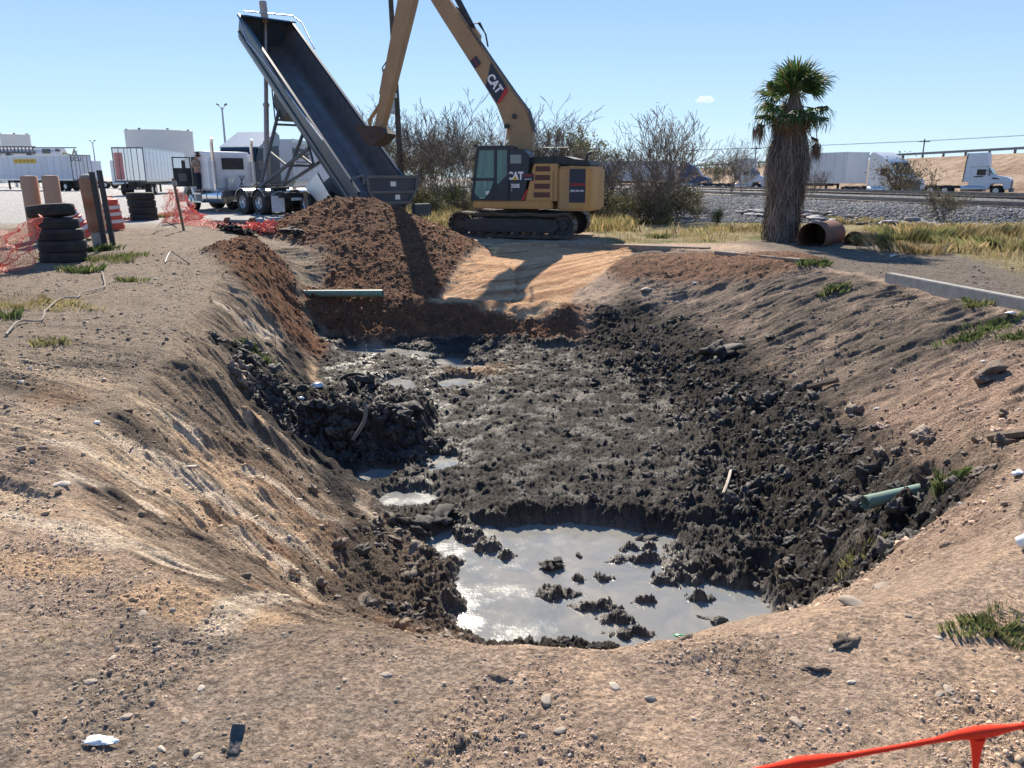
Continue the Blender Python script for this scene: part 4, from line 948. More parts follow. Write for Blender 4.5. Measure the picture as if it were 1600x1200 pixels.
def scatter(name, X, Y, S, colors, protos, mat_, sink=.25, tiltmax=.6, seed=5):
    """one mesh of many small stones laid on the ground"""
    r_ = np.random.default_rng(seed); Z = terrain(X, Y, False); n_ = len(X)
    k = r_.integers(0, len(protos), n_); allV = []; allF = []; allC = []; base = 0
    for i in range(len(protos)):
        m_ = np.nonzero(k == i)[0]
        if not len(m_): continue
        V, F = protos[i]; a = r_.random(len(m_)) * 6.283; ca, sa = np.cos(a), np.sin(a); t1 = (r_.random(len(m_)) - .5) * tiltmax
        P = V[None] * S[m_][:, None, None]
        x = P[..., 0] * ca[:, None] - P[..., 1] * sa[:, None]; y = P[..., 0] * sa[:, None] + P[..., 1] * ca[:, None]; z = P[..., 2] + x * t1[:, None]
        x = x + X[m_][:, None]; y = y + Y[m_][:, None]; z = z + (Z[m_] + S[m_] * (.5 - sink) * .6)[:, None]
        allV.append(np.stack([x, y, z], -1).reshape(-1, 3)); allF.append((F[None] + (np.arange(len(m_)) * len(V))[:, None, None]).reshape(-1, F.shape[1]) + base)
        allC.append(np.repeat(colors[m_], len(V), 0)); base += len(m_) * len(V)
    o = link_mesh(name, np.concatenate(allV), np.concatenate(allF), mat_, smooth=False); set_col(o, np.concatenate(allC), name='tint'); o['kind'] = 'stuff'; return o
M_tint = attr_mat('stone_tint', .85, .25, bump=.4, scale=70)
M_tintw = attr_mat('clod_tint', .72, .3, bump=.6, scale=60)
R_ = np.random.default_rng(77)
PEB = [rockv(ICO1, 100 + i, .38, .75, .5) for i in range(8)]; PEBB = [rockv(ICO2, 120 + i, .2, .7, .6) for i in range(5)]; CLOD = [rockv(ICO3, 140 + i, 1.1, .85, .5) for i in range(7)]; CLODS = [rockv(ICO1, 160 + i, .8, .85, .3) for i in range(6)]
def polar(n_, r0, r1, a0, a1, p=1.0):
    a = np.radians(a0 + (a1 - a0) * R_.random(n_)); r__ = r0 + (r1 - r0) * R_.random(n_) ** p; return (np.sin(a) * r__).astype(np.float32), (np.cos(a) * r__).astype(np.float32)
def pick(x, y, dens):
    k = R_.random(len(x)) < dens; return x[k], y[k]
# foreground gravel
x, y = polar(190000, 1.7, 9.5, -44, 44, 1.25); z, A, wt, fm = terrain(x, y)
cl = np.clip(.06 + .9 * sstep(-.12, .30, fbm(x * .9, y * .9, 3, .55, 222.)) + .25 * fbm(x * 4, y * 4, 2, .6, 300.), .03, 1)
k = R_.random(len(x)) < np.clip(fm['out'] + .35 * fm['wallm'], 0, 1) * (1 - fm['floor']) * (1 - fm['band']) * cl
x, y, A = x[k], y[k], A[k]; S = np.clip(np.exp(R_.normal(-5.75, .55, len(x))) * (.75 + .12 * np.hypot(x, y)), .0022, .020).astype(np.float32)
c = A * (.7 + .75 * R_.random((len(x), 1))); pal = R_.random(len(x)) < .07; c[pal] = np.array([.40, .34, .28]) * (.7 + .5 * R_.random((pal.sum(), 1)))
scatter('gravel', x, y, S, c.astype(np.float32), PEB, M_tint, seed=1)
# crumbs of dry soil on the walls and rim further out
x, y = polar(120000, 5, 21, -44, 44, 1.1); z, A, wt, fm = terrain(x, y)
cl = np.clip(.4 + 1.0 * fbm(x * .7, y * .7, 3, .6, 310.), .0, 1)
k = R_.random(len(x)) < (fm['out'] * .55 + fm['wallm'] * np.where(x < 0, .25, .8) + fm['red'] * .6) * (1 - fm['floor']) * (1 - fm['cut'] * .9) * cl
x, y, A = x[k], y[k], A[k]; S = np.clip(np.exp(R_.normal(-4.75, .6, len(x))), .006, .045).astype(np.float32)
c = A * (.6 + .8 * R_.random((len(x), 1))); pal = R_.random(len(x)) < .03; c[pal] = np.array([.45, .42, .38])
scatter('soil_crumbs', x, y, S, c.astype(np.float32), CLODS, M_tint, seed=2)
# mud clods along the toes
x, y = polar(26000, 4.8, 17.5, -34, 34, 1.0); z, A, wt, fm = terrain(x, y)
k = R_.random(len(x)) < np.clip(fm['band'] * .75 + fm['floor'] * .05 * (1 - fm['pond']), 0, 1) * (1 - fm['red'] * .5) * np.clip(.55 + 1.2 * fbm(x * .9, y * .9, 3, .6, 320.), 0, 1)
x, y, A, Z_ = x[k], y[k], A[k], z[k]; S = np.clip(np.exp(R_.normal(-3.4, .5, len(x))), .012, .11).astype(np.float32)
xb = (-3.7 + 2.6 * R_.random(700)).astype(np.float32); yb = (9.7 + .6 * R_.random(700)).astype(np.float32); zb, Ab, _w, _f = terrain(xb, yb)
x = np.concatenate([x, xb]); y = np.concatenate([y, yb]); A = np.concatenate([A, Ab]); S = np.concatenate([S, (.03 + .06 * R_.random(700) ** 2).astype(np.float32)])
big = S > .045
c = (A * .75 + .025) * (.6 + .9 * R_.random((len(x), 1)))
scatter('mud_clods', x[big], y[big], S[big], c[big].astype(np.float32), CLOD, M_tintw, sink=.35, seed=3)
scatter('mud_crumbs', x[~big], y[~big], S[~big], c[~big].astype(np.float32), CLODS, M_tintw, sink=.3, seed=4)
# fill lumps on the mound
x = (R_.random(16000) * 9 - 8).astype(np.float32); y = (17 + R_.random(16000) * 7.6).astype(np.float32); z, A, wt, fm = terrain(x, y)
k = R_.random(len(x)) < fm['red'] * .8; x, y, A = x[k], y[k], A[k]; S = np.clip(np.exp(R_.normal(-4.1, .6, len(x))), .010, .12).astype(np.float32)
scatter('fill_lumps', x, y, S, (A * (.5 + .9 * R_.random((len(x), 1)))).astype(np.float32), CLODS, M_tint, sink=.3, seed=6)
# ballast stones
t0 = R_.random(60000) * 54 - 12; s0 = R_.random(60000) * 14.0 - 14.4; x, y = trk_inv(s0, t0); x = x.astype(np.float32); y = y.astype(np.float32)
S = (.035 + .055 * R_.random(len(x))).astype(np.float32); g_ = .10 + .22 * R_.random((len(x), 1)) ** 1.3
zz, AA, ww, fm = terrain(x, y); k = R_.random(len(x)) < fm['ba']; x, y, S, g_ = x[k], y[k], S[k], g_[k]
scatter('ballast', x, y, S, (g_ * np.array([1, .99, .98])).astype(np.float32), [rockv(ICO1, 180 + i, .4, .8, .5) for i in range(4)], M_tint, seed=7)

def place_rock(proto_me, u, v, size, name, label, cat, m, group=None, rz=0, sink=.42, sc=(1, 1, 1)):
    p = hit(u, v) if not isinstance(u, Vector) else u
    o = bpy.data.objects.new(name, proto_me); col.objects.link(o)
    size = size * (.8 if size < .045 else 1); o.scale = (size * sc[0], size * sc[1], size * sc[2] * .8); o.rotation_euler = (0, 0, rz); o.location = p + Vector((0, 0, size * (.45 - sink)))
    tag(o, label, cat, group); return o
def rock_mesh(name, base, seed, m, rough=.3, flat=.75, blocky=.8):
    V, F = rockv(base, seed, rough, flat, blocky); o = link_mesh(name, V, F, m, smooth=False); me = o.data; me.shade_smooth() if rough < .26 else None; bpy.data.objects.remove(o); return me
RM = [rock_mesh('stone', ICO3, 200 + i, M_stone, .22, .8, .7) for i in range(5)]
RP = [rock_mesh('stone', ICO3, 210 + i, M_pale, .22, .75, .7) for i in range(3)]
KM = [rock_mesh('dirt_clod', ICO3, 220 + i, M_soil2, .9, .8, .3) for i in range(4)]
KD = [rock_mesh('mud_lump', ICO3, 230 + i, M_mudc, 1.0, .85, .3) for i in range(4)]
stones = [(1015, 1092, .030, RM, 'tan rounded stone alone in the middle of the foreground dirt'), (1243, 1130, .032, RM, 'rough tan stone with gravel just below it, foreground right'),
    (1330, 1067, .026, RP, 'smooth whitish stone in the right foreground'), (1483, 1078, .034, RM, 'grey flat stone topping a cluster of pebbles at right'), (1468, 1086, .022, RM, 'small stone left of the flat grey stone in the pebble cluster'),
    (1492, 1096, .018, RP, 'pale pebble below the flat grey stone'), (308, 1184, .024, RM, 'round grey stone at the bottom edge left of the black plastic'), (253, 1172, .020, RP, 'white pointed stone at the bottom left'),
    (195, 1122, .026, RM, 'tan stone above the white plastic scrap'), (290, 1127, .020, RM, 'brown stone right of the tan stone near the plastic'), (175, 1030, .022, RP, 'pale stone among crumbs on the left foreground'),
    (143, 1066, .030, RM, 'flat grey stone lying on a brown lump at far left'), (315, 1075, .022, RP, 'pale flat stone left of centre foreground'), (605, 1055, .026, RM, 'brown stone near the near rim of the pit'),
    (538, 1063, .015, RM, 'small dark stone left of the brown rim stone'), (95, 757, .050, RP, 'pale angular rock on the left slope'), (712, 800, .05, KD, 'dark lump in the mud left of the pond'), (380, 902, .04, KM, 'dark round clod on the pale clay patch'),
    (222, 958, .034, RM, 'dark flat rock below the clay patch'), (455, 907, .045, KD, 'dark clod at the right edge of the clay slope'), (775, 1060, .03, KM, 'long brown clod near the near rim'), (855, 1097, .036, RM, 'grey brown stone right of the clod'),
    (1275, 1048, .04, KM, 'jagged tan clod above the whitish stone'), (1299, 1017, .020, RM, 'reddish stone alone on the right of the lip'), (1420, 963, .020, RM, 'small stone on the right lip'), (720, 1155, .026, KM, 'crumbly brown clod in the bottom centre'),
    (875, 1142, .026, RM, 'dark stone at the bottom centre'), (960, 1072, .03, RP, 'pale stone cluster member right of centre'), (1070, 1000, .035, KM, 'brown clod on the lip above the pond'), (1467, 998, .022, RP, 'white flat stone half buried beside the green grass'),
    (1545, 587, .24, KM, 'big lump of dried soil with roots on the right bank'), (1123, 553, .26, KD, 'black angular boulder of clay high on the right wall'), (1205, 527, .10, KD, 'small dark clod above the right wall'),
    (652, 822, .14, KD, 'left one of two black lumps at the corner of the pond'), (692, 812, .15, KD, 'right one of two black lumps at the corner of the pond'), (1002, 849, .10, KD, 'dark lump standing at the back of the pond'),
    (858, 884, .075, KD, 'left black lump in the middle of the water'), (868, 881, .07, KD, 'right black lump in the middle of the water'), (905, 870, .04, KD, 'small black lump near the far bank of the pond'), (1010, 452, .13, RP, 'white chunk on the dark slope right of the tan cut'),
    (640, 640, .2, KD, 'dark lump on the right end of the mud bank'), (1320, 1003, .05, KM, 'dark matted root clump on the right lip'), (1335, 945, .07, RM, 'flat grey slab at the foot of the right wall'), (1380, 916, .05, RM, 'grey stone above the slab at the right wall')]
for i, (u, v, s_, L_, lab) in enumerate(stones):
    nm = 'stone' if L_ in (RM, RP) else ('dirt_clod' if L_ is KM else 'mud_lump')
    place_rock(L_[i % len(L_)], u, v, s_, nm, lab, 'stone' if nm == 'stone' else 'clod', None, rz=i * 1.7, sc=(1.25, .95, .9))
# heap of riprap rocks at the foot of the ballast, beyond the culvert
RR = [rock_mesh('riprap_rock', ICO2, 240 + i, mat('riprap' + 'abcde'[i], [(.33, .32, .31), (.26, .25, .25), (.36, .29, .26), (.30, .30, .31), (.22, .21, .21)][i], .85, var=.15, scale=7, bump=.3), .35, .6, 1.0) for i in range(5)]
rp = random.Random(3)
for i in range(110):
    t0 = rp.uniform(-6, 8); s0 = -5.6 - 3.3 * min(1, max(0, (t0 + 3) / 6)) + rp.uniform(-1.6, 1.2); x0, y0 = trk_inv(s0, t0); z0 = H(x0, y0)
    place_rock(RR[i % 5], Vector((x0, y0, z0)), 0, rp.uniform(.16, .36), 'riprap_rock', 'angular grey broken rock piled below the railway ballast', 'rock', None, group='broken rocks piled below the railway ballast', rz=rp.uniform(0, 6), sink=.1, sc=(1.3, .9, .8))
# ------------------------------------------------------------------ vegetation
def branchy(seed, height, stems, spread, depth=5, lean=(0, 0), thick=.035, droop=0.0, twig=.5, forks=3):
    rd = random.Random(seed); V = []; F = []; tips = []
    def seg(p, q, r0, r1):
        d = (q - p); d.normalize(); a = d.orthogonal().normalized(); b = d.cross(a); base = len(V)
        for c, r_ in ((p, r0), (q, r1)):
            for k in range(3):
                an = k * 2.0944; V.append(tuple(c + (a * math.cos(an) + b * math.sin(an)) * r_))
        for k in range(3): F.append((base + k, base + (k + 1) % 3, base + 3 + (k + 1) % 3, base + 3 + k))
    def grow(p, d, L_, r_, lv):
        n_ = 3 if lv < 3 else 2; q = p
        for i in range(n_):
            d = (d + Vector((rd.gauss(0, .13), rd.gauss(0, .13), rd.gauss(0, .08) + (.05 if lv > 1 else .02) - droop))).normalized()
            e = q + d * L_ / n_; rn = max(.0095, r_ * (1 - .28 * (i + 1) / n_)); seg(q, e, r_ if i == 0 else rr0, rn); rr0 = rn; q = e
            if lv < depth and i < n_ - 0 and rd.random() < .75:
                sd = Vector((rd.gauss(0, 1), rd.gauss(0, 1), rd.gauss(.2, .6))).normalized()
                grow(q, (d * .75 + sd * .65).normalized(), L_ * rd.uniform(.45, .75), rn * .6, lv + 1)
        if lv < depth:
            for k in range(rd.randint(1, forks - 1)):
                sd = Vector((rd.gauss(0, 1), rd.gauss(0, 1), rd.gauss(.1, .5))).normalized()
                grow(q, (d * .85 + sd * .45).normalized(), L_ * rd.uniform(.55, .8), rn * .75, lv + 1)
        else: tips.append(q)
    for s_ in range(stems):
        a = rd.uniform(0, 6.283); o = Vector((math.cos(a) * .12 * rd.random() * spread * 2, math.sin(a) * .12 * rd.random() * spread * 2, -.1))
        d = Vector((math.cos(a) * spread * rd.uniform(.2, 1) + lean[0], math.sin(a) * spread * rd.uniform(.2, 1) + lean[1], 1)).normalized()
        grow(o, d, height * rd.uniform(.36, .46), thick * rd.uniform(.6, 1), 1)
    return np.array(V, np.float32), np.array(F, np.int32), tips
M_bark = mat('grey_brown_bark', (.17, .14, .115), .9, var=.25, scale=5)
M_barkd = mat('dark_bark', (.085, .07, .055), .9, var=.25, scale=5)
M_leaf = attr_mat('leaf', .6, .3, trans=.35)
def leaves_mesh(name, tips, per, size, cols, parent, seed, spread=.25, m=None):
    r_ = np.random.default_rng(seed); T = np.array([t[:] for t in tips], np.float32); n_ = len(T) * per
    P = np.repeat(T, per, 0) + r_.normal(0, spread, (n_, 3)); S = size * (.6 + .8 * r_.random(n_))
    a = r_.normal(size=(n_, 3)); a /= np.linalg.norm(a, axis=1)[:, None]; b = np.cross(a, r_.normal(size=(n_, 3))); b /= np.linalg.norm(b, axis=1)[:, None] + 1e-6
    V = np.stack([P - a * S[:, None], P + b * S[:, None] * .45, P + a * S[:, None], P - b * S[:, None] * .45], 1).reshape(-1, 3)
    F = np.arange(n_ * 4).reshape(-1, 4); o = link_mesh(name, V, F, m or M_leaf, parent)
    c = np.array(cols)[r_.integers(0, len(cols), n_)] * (.6 + .8 * r_.random((n_, 1))); set_col(o, np.repeat(c, 4, 0), name='tint'); return o
def bare_proto(seed, **k):
    root = bpy.data.objects.new('bare_bush', None); col.objects.link(root); V, F, tips = branchy(seed, **k); link_mesh('branches', V, F, M_bark, root)
    r_ = random.Random(seed); tp = [t for t in tips if r_.random() < .07]
    leaves_mesh('sparse_leaves', tp, 4, .035, [(.13, .15, .06), (.20, .19, .09), (.24, .20, .10)], root, seed, .10); return root
BP = [bare_proto(1, height=4.4, stems=4, spread=.42, depth=5), bare_proto(2, height=4.8, stems=3, spread=.30, depth=5), bare_proto(3, height=3.8, stems=6, spread=.6, depth=5), bare_proto(4, height=4.4, stems=5, spread=.30, depth=5, lean=(.75, 0)), bare_proto(8, height=5.0, stems=4, spread=.25, depth=5)]
def leafy_proto(seed, cols, h=2.2, sp=1.0, per=7, size=.05, nm='scrub_bush', stems=9, m=None):
    root = bpy.data.objects.new(nm, None); col.objects.link(root); V, F, tips = branchy(seed, height=h, stems=stems, spread=sp, depth=4, thick=.03); link_mesh('branches', V, F, M_barkd, root)
    leaves_mesh('foliage', tips, per, size, cols, root, seed + 5, .16, m); return root
OL = [(.11, .125, .05), (.15, .155, .065), (.09, .105, .045), (.21, .19, .095)]; GRN = [(.055, .09, .03), (.08, .12, .04), (.045, .075, .03)]; BRN = [(.19, .145, .085), (.14, .115, .07), (.12, .13, .06)]; DK = [(.035, .042, .024), (.06, .06, .035), (.10, .085, .055)]
LP = [leafy_proto(11, OL), leafy_proto(12, GRN, per=8), leafy_proto(13, BRN, per=4), leafy_proto(14, DK, per=7, size=.06), leafy_proto(15, OL, h=5.0, sp=.7, per=16, size=.10, nm='distant_tree', stems=6)]
used = set()
def put(proto, loc, rz, sc, label, cat, group=None):
    if proto.name not in used: used.add(proto.name); o = proto; o.location = loc; o.rotation_euler = (0, 0, rz); o.scale = (sc, sc, sc)
    else: o = dup(proto, loc, (0, 0, rz), scale=(sc, sc, sc))
    tag(o, label, cat, group); return o
def gz0(u, Y, z=0.0):
    p = pxd(u, 300, Y); return Vector((p.x, Y, H(p.x, Y) - .03))
bare = [(572, 46, 1, .95, 0), (590, 41, 0, .80, 2), (604, 44, 4, .95, 4.4), (650, 42, 1, .85, 1), (668, 46, 2, 1.1, 4), (688, 40, 4, .88, 3), (706, 44, 0, .9, 5), (722, 38, 1, .92, 0.6), (745, 41, 4, .80, 1.3), (765, 45, 0, .9, 3.1), (800, 44, 2, 1.1, 2), (838, 42, 4, 1.0, 1.1), (862, 44, 0, .80, 5.3),
        (890, 42, 2, .85, 1.8), (905, 40, 3, .95, 3.0), (925, 45, 0, .7, .3), (948, 40, 2, .78, 2.6), (968, 42, 4, .60, 1.0), (985, 37, 3, .90, .15), (1005, 36, 3, .95, -.2), (1025, 35, 2, .58, 4.1), (1142, 58, 2, .95, 0), (1160, 60, 0, .85, 2), (1128, 56, 4, .65, 1), (1270, 50, 2, .42, 1), (1060, 44, 2, .55, 3)]
ORD = ['first', 'second', 'third', 'fourth', 'fifth', 'sixth', 'seventh', 'eighth', 'ninth', 'tenth', 'eleventh', 'twelfth', 'thirteenth', 'fourteenth', 'fifteenth', 'sixteenth', 'seventeenth', 'eighteenth', 'nineteenth', 'twentieth', 'twenty first', 'twenty second', 'twenty third', 'twenty fourth']
cnt = {}
def nth(key): cnt[key] = cnt.get(key, -1) + 1; return ORD[cnt[key]]
for i, (u, Y, k, s_, rz) in enumerate(sorted(bare)):
    put(BP[k], gz0(u, Y), rz, s_ * (1.22 if Y < 55 else 1), 'leaning leafless mesquite right of the excavator, %s from the left' % nth('l') if k == 3 else ('leafless twiggy bush in the thicket behind the machines, %s from the left' % nth('t') if Y < 55 else 'thin leafless bush beyond the railway left of the palm, %s from the left' % nth('r')), 'bush', 'leaning mesquites right of the excavator' if k == 3 else ('leafless bushes of the thicket' if Y < 55 else 'thin bushes beyond the railway'))
leafy = [(u, 37 + (i * 7 % 9), [0, 3, 0, 2, 1, 0, 2][i % 7], .42 + .22 * ((i * 5) % 4) / 3, i * 1.3) for i, u in enumerate(range(566, 800, 13))]
leafy += [(u, 35 + (i * 5 % 8), [3, 0, 2, 3, 0, 3][i % 6], .50 + .25 * ((i * 3) % 4) / 3, i * 1.1) for i, u in enumerate(range(850, 1085, 12))]
leafy += [(840 + i * 10, 50 - i % 3, [0, 3, 2][i % 3], .75, i * 2.1) for i in range(9)] + [(590 + i * 22, 54 - i % 3, [0, 1, 3][i % 3], .7, i * 2.1) for i in range(9)]
labs = ['olive green scrub bush in the undergrowth', 'fresh green scrub bush in the undergrowth', 'dry brown scrub bush in the undergrowth', 'dark dense scrub bush in the undergrowth']
for i, (u, Y, k, s_, rz) in enumerate(sorted(leafy)):
    lb_ = labs[k] + (' left of the excavator' if u < 835 else ' right of the excavator')
    put(LP[k], gz0(u, Y), rz, s_, lb_ + ', %s from the left' % nth(lb_), 'bush', labs[k] + (' left of the excavator' if u < 835 else ' right of the excavator'))
put(LP[1], hit(1118, 352) , 1, .33, 'low green shrub between the grass strip and the ballast', 'bush'); put(LP[2], hit(1090, 345), 2, .42, 'brown shrub left of the low green shrub', 'bush')
put(LP[2], hit(1472, 345), 3, .62, 'thin brown shrub rising from the tall yellow grass', 'bush'); put(LP[1], hit(1375, 392), 1, .26, 'dark green weed clump in front of the culvert pipes', 'bush'); put(LP[0], hit(1340, 388), 1, .22, 'pale green weed clump right beside the culvert mouth', 'bush')
put(LP[2], gz0(1418, 56), 2, 1.55, 'large brown twiggy bush beyond the rails beside the white semi trailer', 'bush')
for i in range(15): put(LP[4], gz0(545 + i * 27, 95 + (i * 37) % 40), i * 1.9, .95 + .5 * ((i * 3) % 4) / 3, 'tree on the far horizon behind the thicket, %s from the left' % nth('h'), 'tree', 'trees on the far horizon behind the thicket')
for i, (u, Y) in enumerate([(1110, 150), (1200, 160), (900, 140), (960, 150)]): put(LP[4], gz0(u, Y), i, 1.0, 'hazy tree far off beyond the railway, %s from the left' % ['third', 'fourth', 'first', 'second'][i], 'tree', 'hazy trees beyond the railway')

# grasses
M_grass = attr_mat('grass_blade', .75, .2, trans=.4)
def blades(name, X, Y, hgt, wid, cols, seed, kind=True, lean=.5, parent=None, Z=None):
    r_ = np.random.default_rng(seed); n_ = len(X); Z = terrain(X, Y, False) if Z is None else Z; a = r_.random(n_) * 6.283; h = hgt * (.5 + .9 * r_.random(n_)); l = lean * h * r_.random(n_); w2 = wid * (.6 + .8 * r_.random(n_))
    dx, dy = np.cos(a), np.sin(a); b = r_.random(n_) * 6.283; wx_, wy_ = np.cos(b) * w2, np.sin(b) * w2
    V = np.stack([np.stack([X - wx_, Y - wy_, Z - .02], -1), np.stack([X + wx_, Y + wy_, Z - .02], -1), np.stack([X + wx_ * .7 + dx * l * .35, Y + wy_ * .7 + dy * l * .35, Z + h * .6], -1), np.stack([X + dx * l, Y + dy * l, Z + h], -1)], 1).reshape(-1, 3)
    o = link_mesh(name, V, np.arange(n_ * 4).reshape(-1, 4), M_grass, parent); c = np.array(cols)[r_.integers(0, len(cols), n_)] * (.65 + .7 * r_.random((n_, 1))); set_col(o, np.repeat(c, 4, 0), name='tint')
    if kind: o['kind'] = 'stuff'
    return o
DRY = [(.42, .31, .14), (.36, .28, .15), (.30, .26, .12), (.46, .36, .20)]; YG = [(.25, .24, .10), (.33, .29, .13), (.17, .18, .07)]
x = (R_.random(150000) * 42 - 1).astype(np.float32); y = (9 + 30 * R_.random(150000)).astype(np.float32); z, A, wt, fm = terrain(x, y)
cl = fbm(x * .5, y * .5, 3, .6, 400.); sx_, tx_ = trk(x, y); clr = 1 - sstep(-12.5, -11, sx_) * sstep(-4, -1, tx_) * sstep(24, 26, y)
clr = clr * (1 - sstep(28, 30, y)) * (1 - .0 * x)
k = (R_.random(len(x)) < fm['gf'] * clr * np.clip(.40 + 2.4 * cl, 0.02, 1) * np.clip(1.2 - y * .012, .3, 1)) & (np.abs(x) < y * .75 + 2)
x, y, cl = x[k], y[k], cl[k]; grn = (cl + .3 * fbm(x * 1.5, y * 1.5, 2, .5, 410.)) < -.02
hg = (.07 + .36 * np.clip(.35 + fbm(x * .8, y * .8, 3, .6, 420.), 0, 1)); blades('dry_grass', x[~grn], y[~grn], hg[~grn], .008, DRY, 1); blades('green_grass', x[grn], y[grn], hg[grn] * .8, .008, YG, 2)
x = (R_.random(14000) * 11 - 6).astype(np.float32); y = (30 + 12 * R_.random(14000)).astype(np.float32); blades('undergrowth_grass', x, y, .40, .02, DRY + YG, 3)
def tuft(u, v, n_, rad, h, w_, cols, name, label, seed, cat='grass tuft'):
    p = hit(u, v); r_ = np.random.default_rng(seed); n_ = int(n_ * 1.1); a = r_.random(n_) * 6.283; q = rad * r_.random(n_) ** .8 * (.95 + .25 * np.sin(a * 5 + seed * 2)) * (1 + .5 * np.sin(a * 3 + seed)); h = h * .62; X = (p.x + np.cos(a) * q * 1.5).astype(np.float32); Y = (p.y + np.sin(a) * q).astype(np.float32)
    o = blades(name, X, Y, h, w_ * .55, cols, seed, False, lean=1.0); return tag(o, label, cat)
GR = [(.085, .13, .04), (.14, .18, .065), (.06, .09, .03), (.20, .21, .09)]
tuft(30, 478, 1500, .65, .10, .006, YG + DRY, 'grass_patch', 'yellow green grass patch at the left edge beside the hose', 21); tuft(5, 497, 260, .18, .16, .012, GR, 'weed', 'dark green weed at the left edge of the grass patch', 22)
tuft(160, 405, 1500, .55, .13, .008, GR + YG, 'grass_patch', 'green grass patch right of the large tyre stack', 23); tuft(125, 425, 400, .20, .18, .016, GR, 'weed', 'leafy green weed at the foot of the large tyre stack', 24); tuft(150, 392, 400, .25, .2, .016, GR, 'weed', 'tall green weed behind the leafy one by the tyres', 25)
tuft(202, 440, 220, .14, .12, .012, GR + YG, 'weed', 'small weed beside the loop of pale hose', 26); tuft(75, 537, 160, .13, .10, .010, YG, 'weed', 'thin yellowish weed below the hose', 27); tuft(405, 556, 200, .16, .12, .014, GR, 'weed', 'green sprig on the edge of the left pit wall', 28)
tuft(1305, 452, 260, .16, .14, .016, GR, 'weed', 'small weed on the right wall left of the kerb', 29); tuft(1275, 412, 300, .2, .15, .016, GR, 'weed', 'weed on the rim below the palm', 30); tuft(1512, 528, 300, .18, .12, .018, GR, 'weed', 'leafy weed on the upper right bank', 31); tuft(1555, 512, 240, .18, .11, .018, GR, 'weed', 'weed beside the white stones on the upper right bank', 32)
tuft(1592, 528, 200, .14, .12, .018, GR, 'weed', 'weed at the right edge of the photo', 33); tuft(1527, 478, 240, .14, .13, .014, GR + YG, 'weed', 'small weed just under the concrete kerb', 34); tuft(1480, 758, 160, .07, .14, .014, GR, 'weed', 'green sprig rooted above the broken pipe', 35)
tuft(1560, 985, 900, .12, .05, .0022, GR + YG, 'grass_patch', 'small bright grass patch on the right of the near lip', 36); tuft(1030, 372, 300, .2, .2, .012, GR, 'weed', 'weed behind the far kerb near the excavator', 37); tuft(255, 340, 300, .2, .2, .015, GR + YG, 'weed', 'weed by the small tyre stack', 38)
tuft(95, 990, 60, .10, .03, .002, DRY, 'straw', 'wisps of straw on the left foreground', 39); tuft(720, 480 + 690, 60, .12, .03, .002, DRY, 'straw', 'wisps of straw at the bottom centre', 40); tuft(1340, 875, 160, .10, .10, .006, YG, 'straw', 'pale root straw tangled in the clods below the broken pipe', 41)
for i, (u, v, n_, rad, h) in enumerate([(1415, 378, 1500, .7, .75), (1468, 372, 1500, .8, .8), (1530, 368, 1600, .9, .7), (1572, 390, 1300, .7, .6), (1445, 396, 1100, .6, .5), (1330, 350, 500, .5, .5), (1000, 350, 1100, .9, .5), (945, 355, 900, .8, .45), (1150, 360, 900, .8, .4)]):
    tuft(u, v, int(n_ * .6), rad, h * .8, .007, [YG, DRY, YG + DRY][i % 3], 'tall_grass', 'clump of tall ' + ['yellow green grass behind the white bag', 'dry golden grass under the thin brown shrub', 'mixed yellow grass at the far right', 'yellow green grass at the right edge', 'dry grass in front of the other clumps at right', 'mixed grass between the culvert and the rocks', 'yellow green grass behind the far kerb', 'dry grass right behind the excavator track', 'mixed dry grass just left of the palm'][i], 60 + i, 'grass clump')
def frange(a, b, n_): return [a + (b - a) * i / (n_ - 1) for i in range(n_)]

# ------------------------------------------------------------------ palm
pb = gz0(1226, 23.8); pb.z = H(pb.x, pb.y)
pm = thing('palm_tree', 'fan palm with a green crown over a thick grey skirt of dead fronds', 'palm', pb)
tk = MB(); tk.tube([(0, 0, -.1), (0, 0, 2), (.02, 0, 3.6), (.02, 0, 4.25)], [.34, .26, .2, .12], 12); tk.build('trunk', M_barkd, pm, smooth=60)
prf = [(0, .42), (1, .43), (2.1, .52), (2.65, .47), (3.07, .35), (3.7, .24), (4.15, .14)]
def prad(z_): return np.interp(z_, [p[0] for p in prf], [p[1] for p in prf])
rq = np.random.default_rng(9); n_ = 6200; zt2 = .35 + 3.85 * rq.random(n_) ** .9; an = rq.random(n_) * 6.283; ln_ = .35 + .75 * rq.random(n_); w2 = .008 + .016 * rq.random(n_)
V = []; jit = rq.normal(0, .065, n_); bulge = .08 * np.sin(an * 3 + zt2 * 1.3)
for k in range(4):
    zz = np.maximum(zt2 - ln_ * k / 3, .0); rr_ = prad(zz) * (.86 + .22 * (k / 3)) + jit + bulge + .03 * k / 3; aa = an + (rq.random(n_) - .5) * .20 * k
    for s_ in (-1, 1): V.append(np.stack([np.cos(aa) * rr_ - np.sin(aa) * w2 * s_ * (1 - k * .22), np.sin(aa) * rr_ + np.cos(aa) * w2 * s_ * (1 - k * .22), zz], -1))
V = np.stack(V, 1).reshape(-1, 3); b0 = (np.arange(n_) * 8)[:, None]
F = np.concatenate([b0 + np.array([[0, 1, 3, 2]]), b0 + np.array([[2, 3, 5, 4]]), b0 + np.array([[4, 5, 7, 6]])])
o = link_mesh('dead_frond_skirt', V, F, attr_mat('dead_frond', .9, .15), pm); c = np.array([(.21, .17, .14), (.15, .12, .10), (.28, .235, .19), (.10, .08, .065)])[rq.integers(0, 4, n_)] * (.7 + .6 * rq.random((n_, 1))); set_col(o, np.repeat(c, 8, 0), name='tint')
